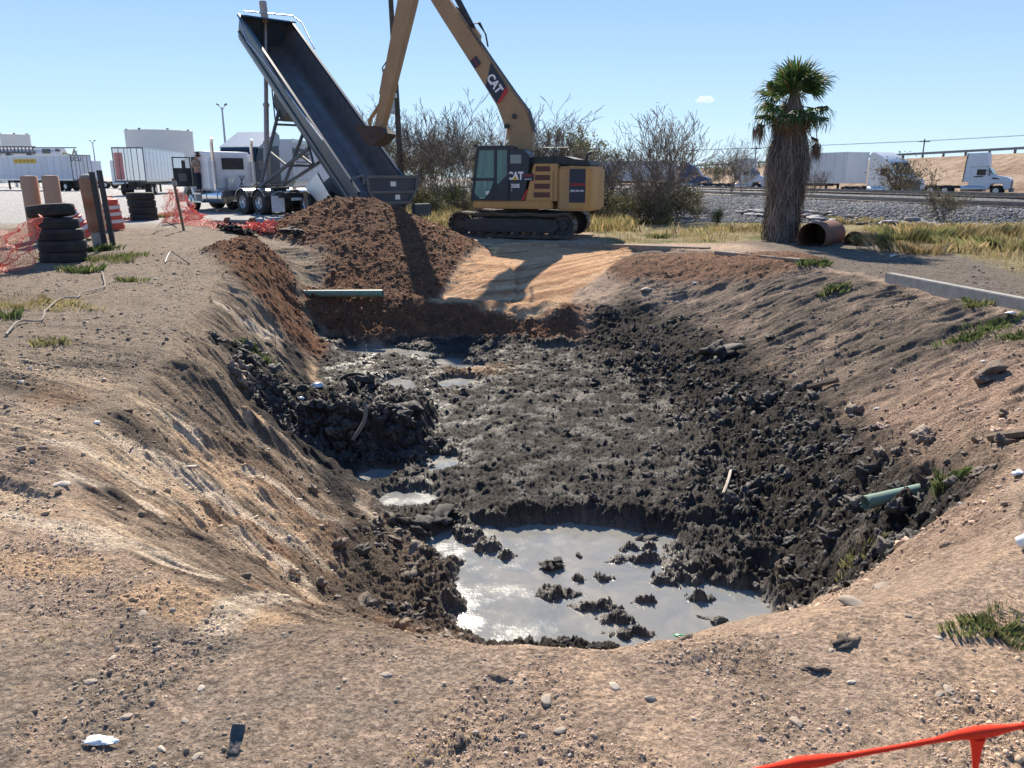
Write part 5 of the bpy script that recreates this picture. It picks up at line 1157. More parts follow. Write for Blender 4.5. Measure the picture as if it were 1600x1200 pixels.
def fan_mesh(name, seed, cols, pet=.5, bl=.68, nb=30, droop=.35, fold=.5, span=115):
    r_ = random.Random(seed); V = []; F = []; Cc = []
    def quad(a, b, c, d, cc): k = len(V); V.extend([a, b, c, d]); F.append((k, k + 1, k + 2, k + 3)); Cc.extend([cc] * 4)
    pts = [Vector((pet * t, 0, -.10 * t * t * pet)) for t in (0, .33, .66, 1)]
    for i in range(3):
        quad(pts[i] + Vector((0, -.014, 0)), pts[i] + Vector((0, .014, 0)), pts[i + 1] + Vector((0, .012, 0)), pts[i + 1] + Vector((0, -.012, 0)), (.20, .20, .07)); quad(pts[i] + Vector((0, 0, -.014)), pts[i] + Vector((0, 0, .014)), pts[i + 1] + Vector((0, 0, .012)), pts[i + 1] + Vector((0, 0, -.012)), (.20, .20, .07))
    h = pts[-1]
    for i in range(nb):
        a = R(-span + 2 * span * i / (nb - 1)); L_ = bl * (1 - .25 * abs(a) / 2) * r_.uniform(.85, 1.1); d = Vector((math.cos(a), math.sin(a), -.15 + .25 * math.cos(a * 2) * fold)); s_ = Vector((-math.sin(a), math.cos(a), 0)); cc = [x__ * r_.uniform(.7, 1.3) for x__ in r_.choice(cols)]
        w_ = L_ * math.radians(2 * span / nb) * .52; dr_ = droop * r_.uniform(.6, 1.5)
        p0 = h; p1 = h + d * L_ * .55 + Vector((0, 0, .05 * (i % 2))); p2 = h + d * L_ * .82 + Vector((0, 0, -.10 * dr_)); p3 = h + d * L_ * (1 - .12 * dr_) + Vector((0, 0, -.34 * dr_))
        quad(p0 - s_ * .004, p0 + s_ * .004, p1 + s_ * w_ * .62 + Vector((0, 0, .02)), p1 - s_ * w_ * .62 - Vector((0, 0, .02)), cc); quad(p1 - s_ * w_ * .62, p1 + s_ * w_ * .62, p2 + s_ * w_ * .34, p2 - s_ * w_ * .34, cc); quad(p2 - s_ * w_ * .34, p2 + s_ * w_ * .34, p3 + s_ * .003, p3 - s_ * .003, cc)
    o = link_mesh(name, np.array([v[:] for v in V]), np.array(F), M_leaf, pm); set_col(o, np.array(Cc), name='tint'); return o
GF = [(.055, .10, .03), (.08, .13, .04), (.04, .075, .025), (.12, .15, .05)]; BF = [(.20, .13, .08), (.15, .10, .065), (.25, .18, .11)]
fr_g = [fan_mesh('frond', 1, GF), fan_mesh('frond', 2, GF, .55, .62, droop=.6), fan_mesh('frond', 3, GF, .4, .66, droop=.3, fold=.9)]
fr_b = [fan_mesh('dead_frond', 4, BF, .5, .55, droop=1.5, span=70), fan_mesh('dead_frond', 5, BF, .8, .5, droop=1.6, span=55)]
rf = random.Random(12); first = {}
def frond(proto, az_, el_, z_, roll=0, s_=1.0):
    if proto.name in first: o = proto.copy(); col.objects.link(o)
    else: first[proto.name] = 1; o = proto
    o.parent = pm; o.location = (.02 + .05 * math.cos(az_), .05 * math.sin(az_), z_); o.rotation_euler = (Matrix.Rotation(az_, 3, 'Z') @ Matrix.Rotation(-el_, 3, 'Y') @ Matrix.Rotation(roll, 3, 'X')).to_euler(); o.scale = (s_,) * 3
for i in range(9): frond(fr_g[(i % 2) * 2], i * .72 + rf.random() * .4, R(rf.uniform(55, 84)), 4.1, rf.uniform(-.5, .5), 1.05)
for i in range(8): frond(fr_g[i % 3], i * .8 + rf.random() * .4, R(rf.uniform(20, 50)), 4.05, rf.uniform(-.4, .4), 1.1)
for i in range(9): frond(fr_g[1], i * .7 + rf.random() * .4, R(rf.uniform(-22, 12)), 3.9, rf.uniform(-.4, .4), 1.15)
for i in range(9): frond(fr_b[0], i * .7 + rf.random() * .4, R(rf.uniform(-50, -15)), 3.8, rf.uniform(-.4, .4), .85)
for i in range(12): frond(fr_b[0], i * .53 + rf.random() * .4, R(rf.uniform(-80, -55)), 3.65, rf.uniform(-.4, .4), .9)
frond(fr_b[1], 0.15, R(-35), 3.6, .2, 1.0); frond(fr_b[1], 3.2, R(-22), 3.75, .2, 1.0)
# two broken stalks with hanging dead heads
for sx, z1, z2 in ((1, 3.3, 2.85), (-1, 3.75, 3.35)):
    st = MB(); st.tube([(0, 0, 3.8), (sx * .45, -.1, z1 + .35), (sx * .72, -.1, z1), (sx * (.80 if sx > 0 else .95), -.1, z2)], .014, 5); st.build('broken_stalk', mat('stalk_brown', (.16, .11, .07), .9), pm)
    V = []; F = []; hx = sx * (.80 if sx > 0 else .95)
    for i in range(60):
        a = rf.uniform(0, 6.283); r_ = rf.uniform(.05, .20); L_ = rf.uniform(.35, .62); p = Vector((hx, -.1, z2 + rf.uniform(-.05, .08))); q = p + Vector((math.cos(a) * r_, math.sin(a) * r_, -.1)); e = q + Vector((math.cos(a) * .03, 0, -L_)); k = len(V); s_ = Vector((-math.sin(a), math.cos(a), 0)) * .016
        V += [p - s_ * .3, p + s_ * .3, q + s_, q - s_, e]; F += [(k, k + 1, k + 2, k + 3), (k + 3, k + 2, k + 4, k + 4)]
    m_ = MB(); m_.v = V; m_.f = [f if f[2] != f[3] else f[:3] for f in F]; m_.build('hanging_dead_leaf', mat('dead_leaf', (.17, .11, .08), .9, var=.3, scale=9), pm)
# ------------------------------------------------------------------ railway
M_ball = None
def rail_track(s0, top, label):
    t_ = thing('railway_track', label, 'railway', (*trk_inv(s0, 0), top), 0, 'the two railway tracks')
    # local frame: along = (-.265,.964)
    def P(s, t, z): return Vector((s * .964 - t * .265, s * .265 + t * .964, z))
    mr_ = mat('rail_steel', (.30, .27, .25), .35, .8, var=.2, dirt=(.16, .09, .06), dirt_amt=.3); mt_ = mat('tie_wood', (.10, .085, .07), .9, var=.3, scale=3)
    for s in (-.72, .72):
        m = MB(); prof = [(-.07, -.17), (.07, -.17), (.07, -.155), (.012, -.13), (.012, -.04), (.036, -.03), (.036, 0), (-.036, 0), (-.036, -.03), (-.012, -.04), (-.012, -.13), (-.07, -.155)]
        vs = [P(s + p[0], t, p[1]) for t in (-26, 210) for p in prof]; n = len(prof)
        m.add(vs, [tuple(range(n)), tuple(range(n, 2 * n))] + [(i, (i + 1) % n, n + (i + 1) % n, n + i) for i in range(n)]); m.build('rail', mr_, t_)
    for k in range(100):
        tt = -12 + k * .62; m = MB(); m.add([P(a, tt + b, c) for a, b, c in [(-1.3, -.11, -.30), (1.3, -.11, -.30), (1.3, .11, -.30), (-1.3, .11, -.30), (-1.3, -.11, -.175), (1.3, -.11, -.175), (1.3, .11, -.175), (-1.3, .11, -.175)]], [(0, 3, 2, 1), (4, 5, 6, 7), (0, 1, 5, 4), (1, 2, 6, 5), (2, 3, 7, 6), (3, 0, 4, 7)]); m.build('railway_tie', mt_, t_)
rail_track(.1, .80, 'nearer railway track on its ballast bed right of the palm'); rail_track(4.2, 1.10, 'farther railway track just beyond the nearer one')
# highway embankment and guardrail
sE = np.linspace(44, 74, 34); tE = np.linspace(-30, 420, 460); SE, TE = np.meshgrid(sE, tE, indexing='ij')
XE, YE = trk_inv(SE, TE); HE = np.clip(5.6 - .0125 * TE, .3, 7)
pe = np.clip((SE - 46) / 15.0, 0, 1); ZE = pe * HE + .18 * fbm(XE * .5, YE * .5, 4, .6, 70.) * np.sin(np.clip(pe, .05, .95) * np.pi) - (SE < 44.5) * 1.0
ii = np.arange(SE.size).reshape(SE.shape); FE = np.stack([ii[:-1, :-1], ii[1:, :-1], ii[1:, 1:], ii[:-1, 1:]], -1).reshape(-1, 4)
m_e, t_, b_ = node_mat('revetment'); N = t_.nodes; L = t_.links; geo = N.new('ShaderNodeNewGeometry')
n1_ = N.new('ShaderNodeTexNoise'); n1_.inputs['Scale'].default_value = .9; n1_.inputs['Detail'].default_value = 8; n1_.inputs['Roughness'].default_value = .75; n2_ = N.new('ShaderNodeTexNoise'); n2_.inputs['Scale'].default_value = .12; n2_.inputs['Detail'].default_value = 4
L.new(geo.outputs['Position'], n1_.inputs[0]); L.new(geo.outputs['Position'], n2_.inputs[0])
ad = N.new('ShaderNodeMath'); ad.operation = 'MULTIPLY_ADD'; ad.inputs[1].default_value = .5; L.new(n2_.outputs[0], ad.inputs[0]); L.new(n1_.outputs[0], ad.inputs[2])
cr = N.new('ShaderNodeValToRGB'); e = cr.color_ramp.elements; e[0].position = .58; e[0].color = (.17, .11, .075, 1); e[1].position = .92; e[1].color = (.40, .31, .225, 1); e.new(.74).color = (.28, .20, .14, 1); L.new(ad.outputs[0], cr.inputs[0]); L.new(cr.outputs[0], b_.inputs['Base Color']); b_.inputs['Roughness'].default_value = .95; b_.inputs['Specular IOR Level'].default_value = .1
bu = N.new('ShaderNodeBump'); bu.inputs['Strength'].default_value = 1; bu.inputs['Distance'].default_value = .25; L.new(n1_.outputs[0], bu.inputs['Height']); L.new(bu.outputs[0], b_.inputs['Normal'])
emb = link_mesh('highway_embankment', np.stack([XE, YE, ZE], -1).reshape(-1, 3), FE, m_e, smooth=True); emb['kind'] = 'structure'
gr_ = thing('guardrail', 'grey steel guardrail along the top of the highway embankment', 'guardrail')
def ge(s, t): x, y = trk_inv(s, t); return Vector((x, y, float(np.clip(5.6 - .0125 * t, .3, 7))))
m = MB(); ts = [i * 4.0 - 30 for i in range(108)]
for dz0, dz1, ds in ((.42, .56, 0), (.56, .60, .04), (.60, .76, 0)):
    vs = [ge(61.4 + ds, t) + Vector((0, 0, z_)) for t in ts for z_ in (dz0 + .05, dz1 + .05)] + [ge(61.48 + ds, t) + Vector((0, 0, z_)) for t in ts for z_ in (dz0 + .05, dz1 + .05)]; n = len(ts)
    m.add(vs, [(2 * i, 2 * i + 1, 2 * i + 3, 2 * i + 2) for i in range(n - 1)] + [(2 * n + 2 * i, 2 * n + 2 * i + 1, 2 * n + 2 * i + 3, 2 * n + 2 * i + 2) for i in range(n - 1)] + [(2 * i + 1, 2 * n + 2 * i + 1, 2 * n + 2 * i + 3, 2 * i + 3) for i in range(n - 1)])
m.build('beam', mat('guard_steel', (.24, .25, .25), .5, .5), gr_); mgp = mat('guard_post', (.20, .17, .14), .8)
for t in ts[2:100:1]: p = ge(61.55, t); m = MB(); m.box(p.x - .12, p.x + .12, p.y - .12, p.y + .12, p.z - .3, p.z + .82); m.build('guard_post', mgp, gr_)

# ------------------------------------------------------------------ other trucks
def simple_wheels(par, xs, hw, r=.5, z0=0):
    for x_ in xs:
        for s_ in (-1, 1):
            w = MB(); w.tube([(x_, s_ * hw, z0 + r), (x_, s_ * (hw - .5), z0 + r)], r, 20); o = w.build('wheel', M_black, par, bevel=.04, smooth=40)
            h = MB(); h.tube([(x_, s_ * (hw + .012), z0 + r), (x_, s_ * (hw - .02), z0 + r)], r * .5, 16); h.build('rim', M_alum, o, smooth=40)
M_seam = mat('panel_seam_grey', (.38, .39, .41), .6)
def box_trailer(loc, rz, label, L_=15.5, H_=2.85, W_=2.55, z0=1.2, m=None, door='plain', extra=None, seams=True, cat='trailer'):
    t_ = thing('box_trailer' if cat == 'trailer' else cat, label, cat, loc, rz)
    b = MB(); b.box(0, L_, -W_ / 2, W_ / 2, z0, z0 + H_); B_ = b.build('box', m or M_trail, t_, bevel=.03)
    r_ = MB()
    for s_ in (-1, 1):
        r_.box(.0, L_, s_ * W_ / 2 - .012, s_ * W_ / 2 + .012, z0 + H_ - .12, z0 + H_ + .015); r_.box(0, L_, s_ * W_ / 2 - .02, s_ * W_ / 2 + .02, z0 - .02, z0 + .16)
    r_.build('side_rail', M_alum, B_)
    if seams:
        r_ = MB(); k = 0
        while .6 + k * 1.22 < L_:
            for s_ in (-1, 1): r_.box(.6 + k * 1.22 - .02, .6 + k * 1.22 + .02, s_ * W_ / 2 - .01, s_ * W_ / 2 + .008, z0 + .16, z0 + H_ - .12)
            k += 1
        r_.build('panel_seam', M_seam, B_)
    for s_ in (-1, 1):
        d = MB(); d.box(-.03, .0, min(s_ * .03, s_ * (W_ / 2 - .08)), max(s_ * .03, s_ * (W_ / 2 - .08)), z0 + .1, z0 + H_ - .1); D = d.build('rear_door', M_chrome if door == 'mirror' else M_trail, t_, bevel=.008)
        lb = MB()
        for yy in (s_ * .28, s_ * .75): lb.tube([(-.06, yy, z0 + .05), (-.06, yy, z0 + H_ - .05)], .022, 6)
        lb.build('lock_rod', M_steelg, D)
    f = MB(); f.box(-.04, .02, -W_ / 2, -W_ / 2 + .08, z0, z0 + H_); f.box(-.04, .02, W_ / 2 - .08, W_ / 2, z0, z0 + H_); f.box(-.04, .02, -W_ / 2, W_ / 2, z0 + H_ - .1, z0 + H_ + .01); f.box(-.05, .02, -W_ / 2, W_ / 2, z0 - .05, z0 + .1); f.build('door_frame', M_steelg, t_)
    simple_wheels(t_, (1.6, 2.85), 1.25)
    u = MB(); u.box(.8, 4.0, -.5, .5, .65, z0 - .02); u.box(L_ - 3.2, L_ - 3.0, -.8, -.65, .1, z0); u.box(L_ - 3.2, L_ - 3.0, .65, .8, .1, z0); u.box(3.9, L_ - 3.0, -.08, .08, z0 - .3, z0 - .02); u.box(L_ - 3.2, L_ - 3.0, -.8, .8, z0 - .2, z0 - .05); u.box(.05, 1.0, -.08, .08, z0 - .2, z0 - .04); u.box(.05, .12, -1.1, 1.1, .5, .62); u.box(.05, .12, -.6, -.5, .5, z0); u.box(.05, .12, .5, .6, .5, z0); u.build('undercarriage', M_blackm, t_)
    return t_, B_
def semi_cab(loc, rz, label, m, kind='aero', sleeper=True, name='semi_truck'):
    """origin under the rear axle, nose to +x"""
    t_ = thing(name, label, 'truck', loc, rz); f = MB()
    for s_ in (-1, 1): f.box(-1.6, 5.4, s_ * .45 - .05, s_ * .45 + .05, .7, .95)
    f.box(-1.6, -1.5, -.9, .9, .7, .9); f.build('frame', M_blackm, t_); simple_wheels(t_, (-.65, .65), 1.22); simple_wheels(t_, (5.0,), 1.2)
    x0 = 1.7 if sleeper else 2.6
    if kind == 'aero':
        pr = [(x0, .9), (x0, 3.75), (x0 + .4, 3.95), (4.0, 3.1), (4.25, 2.75), (4.75, 1.95), (5.9, 1.6), (6.1, .55), (5.75, .5), (5.5, 1.15), (4.5, 1.15), (4.25, .5), (x0, .5)]
    else:
        pr = [(x0, .9), (x0, 2.7), (4.0, 2.75), (4.15, 2.55), (4.5, 2.0), (5.85, 1.75), (6.1, 1.5), (6.1, .6), (5.6, .6), (5.5, 1.15), (4.5, 1.15), (4.35, .6), (x0, .6)]
    b = MB(); b.prism(pr, -1.12, 1.12); B_ = b.build('cab', m, t_, bevel=.07, smooth=35)
    if kind != 'aero':
        q = MB(); q.prism([(x0 - .5, 1.3), (x0 - .35, 4.0), (x0 + 1.3, 4.05), (x0 + 1.45, 2.76), (x0 + .1, 2.72), (x0 + .1, 1.3)], -1.15, 1.15); q.build('roof_fairing', m, B_, bevel=.05, smooth=35)
        q = MB(); q.prism([(x0 - .56, 1.3), (x0 - .42, 4.0), (x0 - .36, 4.0), (x0 - .5, 1.3)], -1.17, 1.17); q.build('fairing_edge', M_blackm, B_)
    w = MB()
    if kind == 'aero': w.prism([(4.02, 2.98), (4.72, 1.98), (4.80, 2.0), (4.10, 3.0)], -.95, .95)
    else: w.prism([(4.12, 2.62), (4.48, 2.05), (4.55, 2.08), (4.19, 2.65)], -.95, .95)
    w.build('windscreen', M_dglass, B_)
    for s_ in (-1, 1): w = MB(); w.box(3.2, 3.95, s_ * 1.12 - .01, s_ * 1.12 + .012, 1.95, 2.5); w.build('side_window', M_dglass, B_)
    g = MB(); g.box(6.08, 6.13, -.5, .5, .7, 1.45); g.build('grille', M_steelg, t_)
    for s_ in (-1, 1):
        h = MB(); h.box(6.02, 6.1, s_ * .95 - .16, s_ * .95 + .16, 1.0, 1.22); h.build('headlight', M_glint, t_)
        k = MB(); k.tube([(2.0, s_ * 1.0, .7), (3.9, s_ * 1.0, .7)], .3, 16); k.build('fuel_tank', M_alum, t_, smooth=40)
        mi_ = MB(); mi_.box(4.25, 4.35, s_ * 1.35 - .1, s_ * 1.35 + .1, 1.9, 2.4); mi_.box(4.0, 4.3, s_ * 1.12, s_ * 1.3, 2.38, 2.42) if s_ > 0 else mi_.box(4.0, 4.3, s_ * 1.3, s_ * 1.12, 2.38, 2.42); mi_.build('mirror', M_steelg, t_)
    bmp = MB(); bmp.box(6.05, 6.25, -1.15, 1.15, .38, .72); bmp.build('bumper', M_steelg, t_, bevel=.02)
    return t_, B_
def PX(u, Y, z=.3): p = pxd(u, 300, Y); return (p.x, Y, z)
# left lot
M_ydark = mat('faded_ochre_mark', (.38, .26, .05), .6)
t1, B1 = box_trailer(PX(133, 93), math.atan2(.44, -.90), 'long white box trailer with a yellow panel, at the far left', door='plain', L_=16)
y1 = MB(); y1.box(6.2, 10.5, 1.27, 1.295, 3.15, 3.65); YB = y1.build('yellow_panel', M_yband, B1)
text_part('DCLI', .62, M_blackm, B1, (-.075, .62, 3.55), (R(90), 0, R(-90))); [MB().box(6.7 + k_ * .75, 7.15 + k_ * .75, 1.29, 1.305, 3.28, 3.52).build('faded_mark', M_rust if False else M_ydark, YB) for k_ in range(5)]
t2, B2 = box_trailer(PX(95, 116), math.atan2(-.10, 1), 'white box trailer partly hidden behind the one with the yellow panel', door='plain', L_=6.0, H_=2.6)
semi_cab(PX(168, 114), math.atan2(-.15, 1), 'small white semi truck far off behind the rusty post', M_white, 'aero')
bt = mat('glossy_white_side', (.66, .68, .74), .22, .3, var=.06, scale=1)
t3, B3 = box_trailer(PX(207, 69), R(100), 'white box trailer with mirror polished rear doors and a painted red reflection', m=bt, door='mirror', L_=15.5)
rp_ = MB(); rp_.box(-.036, -.031, .45, 1.15, 1.35, 3.6); rp_.build('painted_red_reflection', mat('reflection_red', (.52, .22, .20), .7, var=.3, scale=1.5), t3)  # red reflection in the polished door, painted as a flat patch
# navy truck with corrugated hopper trailer
ht = thing('hopper_trailer', 'white corrugated hopper trailer behind the draft arms of the raised dump trailer', 'trailer', (-14.3, 47.6, .3), R(90 + 0.5))
hb_ = MB(); hb_.prism([(0, 3.75), (12, 3.75), (12, 1.35), (10.8, 1.25), (1.2, 1.25), (0, 1.35)], -1.25, 1.25); HB = hb_.build('hopper_body', M_trail, ht, bevel=.03)
ribs = MB()
for k in range(25): ribs.box(.3 + k * .48, .3 + k * .48 + .10, -1.285, -1.25, 1.4, 3.5)
ribs.build('corrugation', M_trail, HB); trl = MB(); trl.box(0, 12, -1.31, -1.25, 3.55, 3.78); trl.box(0, 12, -1.31, -1.25, 1.24, 1.38); trl.build('top_rail', M_alum, HB)
text_part('PRESTIGE', .74, M_blackm, HB, (1.9, -1.315, 2.95), (R(90), 0, 0), bold=.02, sx=1.25); MB().box(.6, 3.2, -1.30, -1.288, 2.44, 2.50).build('underline_stripe', M_blackm, HB); MB().box(.6, 2.6, -1.30, -1.288, 2.28, 2.34).build('underline_stripe', M_steelg, HB)
un = MB(); un.box(3.2, 3.4, -1.1, 1.1, 1.13, 2.4) if False else un.box(0.3, 11.5, -1.1, 1.1, 1.05, 1.25); un.tube([(4.2, -1.1, 1.2), (4.2, -1.1, .1)], .06, 8); un.prism([(6.0, 1.2), (8.2, 1.2), (7.6, .45), (6.2, .45)], -1.15, 1.15); un.build('hopper_gate', M_white, ht); simple_wheels(ht, (10.0, 11.3), 1.22)
nv, NB = semi_cab((-13.7, 46.6, .3), math.atan2(-.97, -.20), 'navy blue semi truck standing behind the white tractor truck', M_navy, 'aero')
rf_ = MB(); rf_.prism([(1.68, 3.3), (1.68, 3.80), (2.05, 3.99), (4.0, 3.14), (3.95, 3.05)], -1.16, 1.16); rf_.build('roof_cap', mat('grey_blue_roof', (.30, .36, .42), .35), NB)
# right side trucks
def PR(u, Y, z=.1): p = pxd(u, 300, Y); return (p.x, Y, z)
hdg = math.atan2(-.94, .34)
t5, B5 = box_trailer(PR(1208, 87), hdg, 'large white semi trailer just right of the palm beyond the rails', L_=12.0, H_=2.85)
semi_cab(PR(1345, 73), hdg, 'white sleeper semi truck hidden behind the brown bush, coupled to the white trailer', M_white, 'aero')
t6, B6 = semi_cab(PR(1468, 80), math.atan2(-.62, .78), 'white day cab truck with a tall roof fairing at the right edge', M_white, 'day', sleeper=False)
swm = MB(); swm.prism([(2.9, 1.75), (3.8, 1.8), (3.75, 1.92), (3.0, 1.85)], -1.14, -1.125); swm.prism([(4.5, 1.6), (5.2, 1.55), (5.0, 1.68), (4.6, 1.75)], -1.14, -1.125); swm.build('side_logo', M_decal, B6)
t7, B7 = box_trailer(PR(905, 122), math.atan2(-.35, .94), 'grey white trailer behind the leaning mesquites', L_=14.5, H_=2.85)
semi_cab(PR(1044, 116), math.atan2(-.4, .92), 'blue semi truck behind the thicket left of the palm', M_blue, 'aero')
semi_cab(PR(1128, 104), math.atan2(-.62, .78), 'grey truck cab behind the thin bushes left of the palm', M_trail, 'day', sleeper=False)
# grey trailer far behind the excavator rear
box_trailer(PR(905, 135), math.atan2(-.1, 1), 'dull grey trailer roof showing over the brush behind the excavator', L_=13, m=M_steelg)

# ------------------------------------------------------------------ tanks, structures, poles
def tank(u, Y, r_, h, label, cone=.5):
    t_ = thing('storage_tank', label, 'tank', PX(u, Y)); s_ = MB(); s_.lathe([(r_, 0), (r_, h), (r_ + .08, h + .02), (r_ + .08, h + .12), (r_, h + .14)], 64); S_ = s_.build('shell', M_tank, t_, smooth=40)
    q = MB(); q.lathe([(r_, h + .1), (.001, h + cone)], 64); q.build('roof', M_tank, S_, smooth=40)
    for k in range(1, 6): q = MB(); q.lathe([(r_ + .01, h * k / 6), (r_ + .035, h * k / 6 + .02), (r_ + .01, h * k / 6 + .05)], 64); q.build('weld_ring', M_tank, S_)
    for k in range(7): a = k * .9; q = MB(); q.box(r_ * math.cos(a) * .93 - .2, r_ * math.cos(a) * .93 + .2, r_ * math.sin(a) * .93 - .2, r_ * math.sin(a) * .93 + .2, h, h + .45); q.build('roof_vent', M_steelg, S_)
    return t_
tank(259, 180, 7.0, 11.3, 'large white storage tank standing behind the mirror doored trailer'); tank(33, 225, 4.4, 12.8, 'small pale storage tank behind the pipe gantry'); tank(-4, 205, 2.5, 15.3, 'tall narrow storage tank cut by the left edge', 1.0)
pg = thing('pipe_gantry', 'grey steel loading gantry with pipes above the leftmost trailers', 'gantry', PX(40, 128)); q = MB(); sc__ = 128 / 1200.
for x_ in (-9, -5, -1.2, 2.2, 9): q.box(x_ - .15, x_ + .15, -.15, .15, 0, 5.6)
q.build('column', M_poleg, pg); q = MB(); q.box(-10, 2.6, -.2, .2, 5.2, 5.45); q.box(-10, 2.6, -.2, .2, 6.1, 6.3)
for i in range(22): q.box(-10 + i * .58, -9.9 + i * .58, -.1, .1, 5.4, 6.15)
q.box(2.4, 9.2, -.1, .1, 6.0, 6.15); q.build('truss', M_steelg, pg)
for x_ in (-8, -3.5, -1.8, 1.5): q = MB(); q.lathe([(.01, 4.4), (.35, 4.5), (.42, 5.0), (.2, 5.2)], 16, Matrix.Translation((x_, 0, 0))); q.build('loading_arm', M_steelg, pg)
q = MB(); q.box(3.8, 4.9, -.2, .2, 5.2, 5.9); q.box(5.9, 6.4, -.2, .2, 5.5, 5.9); q.build('hung_box', M_steelg, pg); q = MB(); q.tube([(6.6, 0, 4.6), (7.1, 0, 5.3), (8.4, 0, 4.9), (8.9, 0, 5.9)], .14, 8); q.build('pipe_bend', mat('dull_ochre', (.30, .24, .12), .7, var=.3), pg)
q = MB(); q.tube([(-9, 1, 5.1), (6.5, 1, 5.1)], 1.0, 16); q.build('white_pipe', M_white, pg)
def light_pole(u, Y, h, label):
    t_ = thing('light_pole', label, 'light pole', PX(u, Y)); q = MB(); q.tube([(0, 0, 0), (0, 0, h)], [.14, .07], 10); q.build('pole', M_poleg, t_)
    for s_ in (-1, 1): q = MB(); q.tube([(0, 0, h - .3), (s_ * .18, 0, h), (s_ * .30, 0, h + .18)], .03, 6); A_ = q.build('arm', M_poleg, t_); q = MB(); q.prism([(s_ * .24, h + .12), (s_ * .48, h + .22), (s_ * .46, h + .36), (s_ * .26, h + .26)], -.12, .12); q.build('lamp_head', M_steelg, A_, bevel=.02)
light_pole(359, 74, 7.7, 'tall twin headed light pole above the white tractor truck'); light_pole(155, 128, 6.9, 'distant light pole behind the rusty post')
up = thing('utility_pole', 'tall dark wooden utility pole rising behind the bucket', 'utility pole', gz0(629, 44)); q = MB(); q.tube([(0, 0, 0), (-.32, 0, 13.5)], [.17, .12], 12); q.build('pole', M_barkd, up, smooth=50)
q = MB(); q.box(-.78, -.22, -.18, .1, 5.1, 5.75); q.build('meter_box', mat('pale_box', (.45, .47, .46), .6), up, bevel=.02)
for z_ in (5.9, 6.3): q = MB(); q.tube([(-.16, -.18, z_), (-.16, -.18, z_ + .25)], .07, 8); q.build('insulator', M_glint, up)
q = MB(); q.box(-1.3, 1.0, -.08, .04, 12.6, 12.75); q.build('crossarm', M_wood, up)
for i, (u, Y, h) in enumerate([(1079, 190, 8.3), (1176, 185, 8.6), (1434, 170, 9.5)]):
    o = thing('utility_pole', ['distant utility pole above the blue truck', 'distant utility pole beside the palm skirt', 'distant utility pole over the white semi trailer'][i], 'utility pole', PR(u, Y)); q = MB(); q.tube([(0, 0, 0), (0, 0, h)], .13, 8); q.build('pole', M_barkd, o); q = MB(); q.box(-1.2, 1.2, -.07, .07, h - .6, h - .45); q.build('crossarm', M_barkd, o)
wr = MB()
for dz, dx in ((-.4, -1.0), (-.4, 1.0)):
    pts = [Vector(PR(980, 200)) + Vector((dx, 0, 8.6 + dz)), Vector(PR(1079, 190)) + Vector((dx, 0, 8.3 + dz)), Vector(PR(1176, 185)) + Vector((dx, 0, 8.6 + dz)), Vector(PR(1434, 170)) + Vector((dx, 0, 9.5 + dz)), Vector(PR(1640, 160)) + Vector((dx, 0, 10.5 + dz))]
    wr = MB(); wr.tube(pts, .035, 4); o = wr.build('power_line', M_blackm); tag(o, ['nearer', 'farther'][int(dx > 0)] + ' one of two thin power lines between the distant utility poles', 'power line', 'power lines between the distant poles')
# clouds
m_c, t_, b_ = node_mat('cloud'); t_.nodes.remove(b_); pv = t_.nodes.new('ShaderNodeVolumePrincipled'); pv.inputs['Density'].default_value = .02; pv.inputs['Anisotropy'].default_value = .3; pv.inputs['Color'].default_value = (1, 1, 1, 1); t_.links.new(pv.outputs[0], t_.nodes['Material Output'].inputs['Volume'])
def cloud(u, v, Y, L_, h, n, label, seed, dens=.02):
    p = pxd(u, v, Y); rc = random.Random(seed); bm = bmesh.new()
    for i in range(n):
        f = (i + .5) / n - .5; rr_ = h * (1 - 1.5 * f * f) * rc.uniform(.5, .9)
        bmesh.ops.create_icosphere(bm, subdivisions=3, radius=rr_, matrix=Matrix.Translation((f * L_ * .8, rc.uniform(-h, h) * .5, rr_ * .55)) @ Matrix.Diagonal((1.3, 1.3, .8, 1)))
    for v_ in bm.verts:
        nn = float(fbm(np.array([v_.co.x / h * 1.6 + v_.co.z / h * 2]), np.array([v_.co.y / h * 1.6 + v_.co.z / h]), 4, .6, seed * 7.)[0]); v_.co += v_.co.normalized() * h * .35 * nn
    me = bpy.data.meshes.new('cloud'); bm.to_mesh(me); bm.free(); md = m_c if dens == .02 else m_c.copy()
    if md is not m_c: md.node_tree.nodes['Principled Volume'].inputs['Density'].default_value = dens
    me.materials.append(md); o = bpy.data.objects.new('cloud', me); col.objects.link(o); o.location = p; tag(o, label, 'cloud')
cloud(1100, 160, 3000, 62, 22, 7, 'small white puffy cloud left of the palm', 3); cloud(1075, 158, 3000, 12, 9, 3, 'tiny wisp of cloud left of the puffy one', 4, .008); cloud(1130, 157, 3000, 14, 6, 3, 'faint wisp of cloud right of the puffy one', 5, .004)
